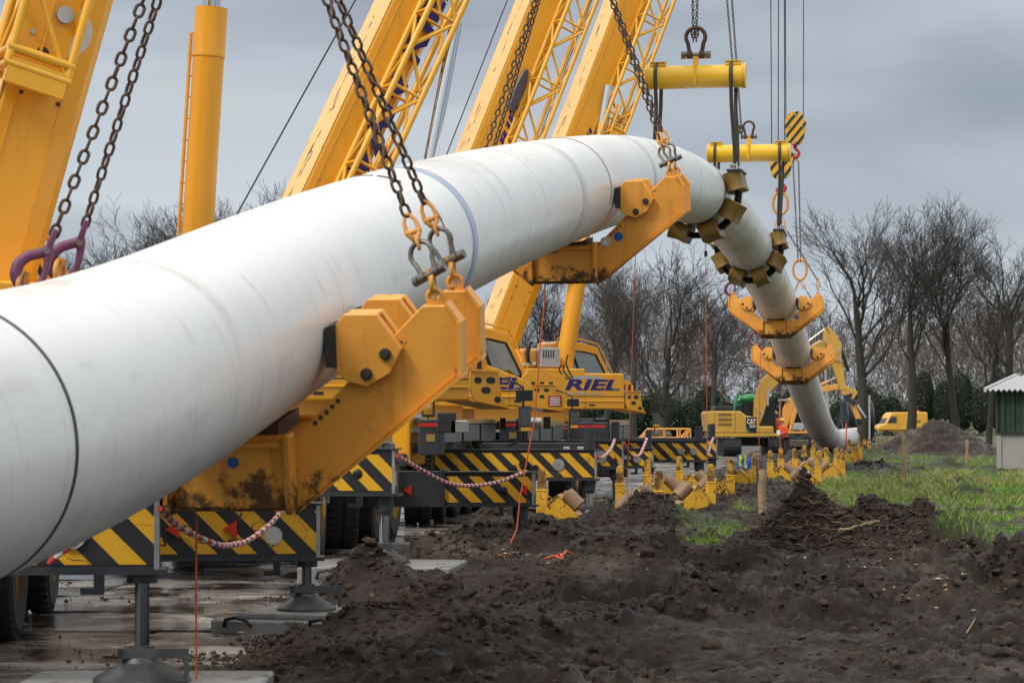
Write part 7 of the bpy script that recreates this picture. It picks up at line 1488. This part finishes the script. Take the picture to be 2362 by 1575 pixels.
# ================================================================== workers
def skin_chain(name, verts, edges, rad, m, parent, lv=1):
    me = bpy.data.meshes.new(name); me.from_pydata(verts, edges, []); o = bpy.data.objects.new(name, me); COL.objects.link(o); o.parent = parent; me.materials.append(m)
    sk = o.modifiers.new('skin', 'SKIN'); sk.use_smooth_shade = True; lay = me.skin_vertices[0] if me.skin_vertices else None
    if lay is None:
        bpy.context.view_layer.objects.active = o; bpy.ops.mesh.customdata_skin_add(); lay = me.skin_vertices[0]
    for i, r in enumerate(rad): lay.data[i].radius = r if isinstance(r, tuple) else (r, r); lay.data[i].use_root = (i == 0)
    sub = o.modifiers.new('smooth', 'SUBSURF'); sub.levels = lv; sub.render_levels = lv; return o
def person(loc, rz, label, arm, legs=True, lean=0, jacket=None):
    t = thing('person', label, 'person', loc, rz, 'workers in orange beside the excavator'); ly = lambda z: -lean*max(0, z-.95)
    v = [(0, 0, .98), (0, ly(1.2), 1.2), (0, ly(1.42), 1.42), (0, ly(1.54), 1.54), (0, ly(1.62)-.02, 1.66), (0, ly(1.7)-.02, 1.73)]; e_ = [(0, 1), (1, 2), (2, 3), (3, 4), (4, 5)]; r = [(.15, .12), (.16, .12), (.17, .11), .06, .09, .07]
    for q in (-1, 1):
        k = len(v); v += [(q*.10, 0, .88), (q*.11, .01, .50), (q*.12, .05, .10), (q*.13, -.08, .05)]; e_ += [(0, k), (k, k+1), (k+1, k+2), (k+2, k+3)]; r += [.095, .065, .045, .05]
        k = len(v); v += [(q*.19, ly(1.42), 1.42)]+[(q*x, ly(z)+y, z) for x, y, z in arm]; e_ += [(2, k), (k, k+1), (k+1, k+2), (k+2, k+3)]; r += [.06, .048, .036, .03]
    body = skin_chain('body', v, e_, r, m_skin, t)
    # jacket and trousers over it
    jv = v[:3]+[(0, ly(1.5), 1.5)]; je = [(0, 1), (1, 2), (2, 3)]; jr = [(.20, .16), (.20, .15), (.205, .14), .09]; jv[0] = (0, 0, .84)
    for q in (-1, 1): k = len(jv); jv += [(q*.20, ly(1.42), 1.42)]+[(q*x, ly(z)+y, z) for x, y, z in arm[:2]]; je += [(2, k), (k, k+1), (k+1, k+2)]; jr += [.09, .075, .06]
    skin_chain('jacket', jv, je, jr, m_hiviz, t)
    tv = [(0, 0, .95)]; te = []; tr_ = [(.17, .14)]
    for q in (-1, 1): k = len(tv); tv += [(q*.10, 0, .85), (q*.11, .01, .50), (q*.12, .04, .10)]; te += [(0, k), (k, k+1), (k+1, k+2)]; tr_ += [.115, .085, .07]
    skin_chain('trousers', tv, te, tr_, m_trouser, t)
    for q in (-1, 1): b = MB(); b.bx(q*.12-.05, q*.12+.05, -.16, .12, 0, .11); b.build('boot', m_black, t, .03, 2)
    hz_ = ly(1.7)-.02; b = MB(); b.lathe((0, hz_, 1.73), (0, hz_, 1.9), [(0, .155), (.012, .155), (.02, .13), (.07, .122), (.115, .09), (.15, .02)], 18); b.build('helmet', m_helmet, t)
    b = MB(); b.sphere((0, hz_-.095, 1.67), .018, 6); b.bx(-.03, .03, hz_-.092, hz_-.086, 1.625, 1.635)
    for q in (-1, 1): b.sphere((q*.035, hz_-.082, 1.70), .012, 6); b.sphere((q*.09, hz_, 1.68), .025, 6)
    b.build('face', m_skin, t); return t
m_paper = m_white
w1 = person((P(1808, 1000, 116.5).x, 116.5, 0), -.9, 'worker in orange jacket and yellow helmet reading a paper beside the excavator', [(.27, -.02, 1.17), (.14, -.27, 1.12), (.06, -.33, 1.13)], lean=.12)
b = MB(); b.bx(-.12, .12, -.36, -.355, 1.05, 1.28); o = b.build('paper', m_white); o.matrix_world = local(w1); o['label'] = 'sheet of paper held by the worker in orange'; o['category'] = 'paper'
w2 = person((P(1784, 1000, 120.4).x, 120.4, .35), .3, 'second worker in orange, half hidden at the front of the excavator', [(.26, .02, 1.14), (.24, -.10, .92), (.23, -.14, .84)], lean=.25)
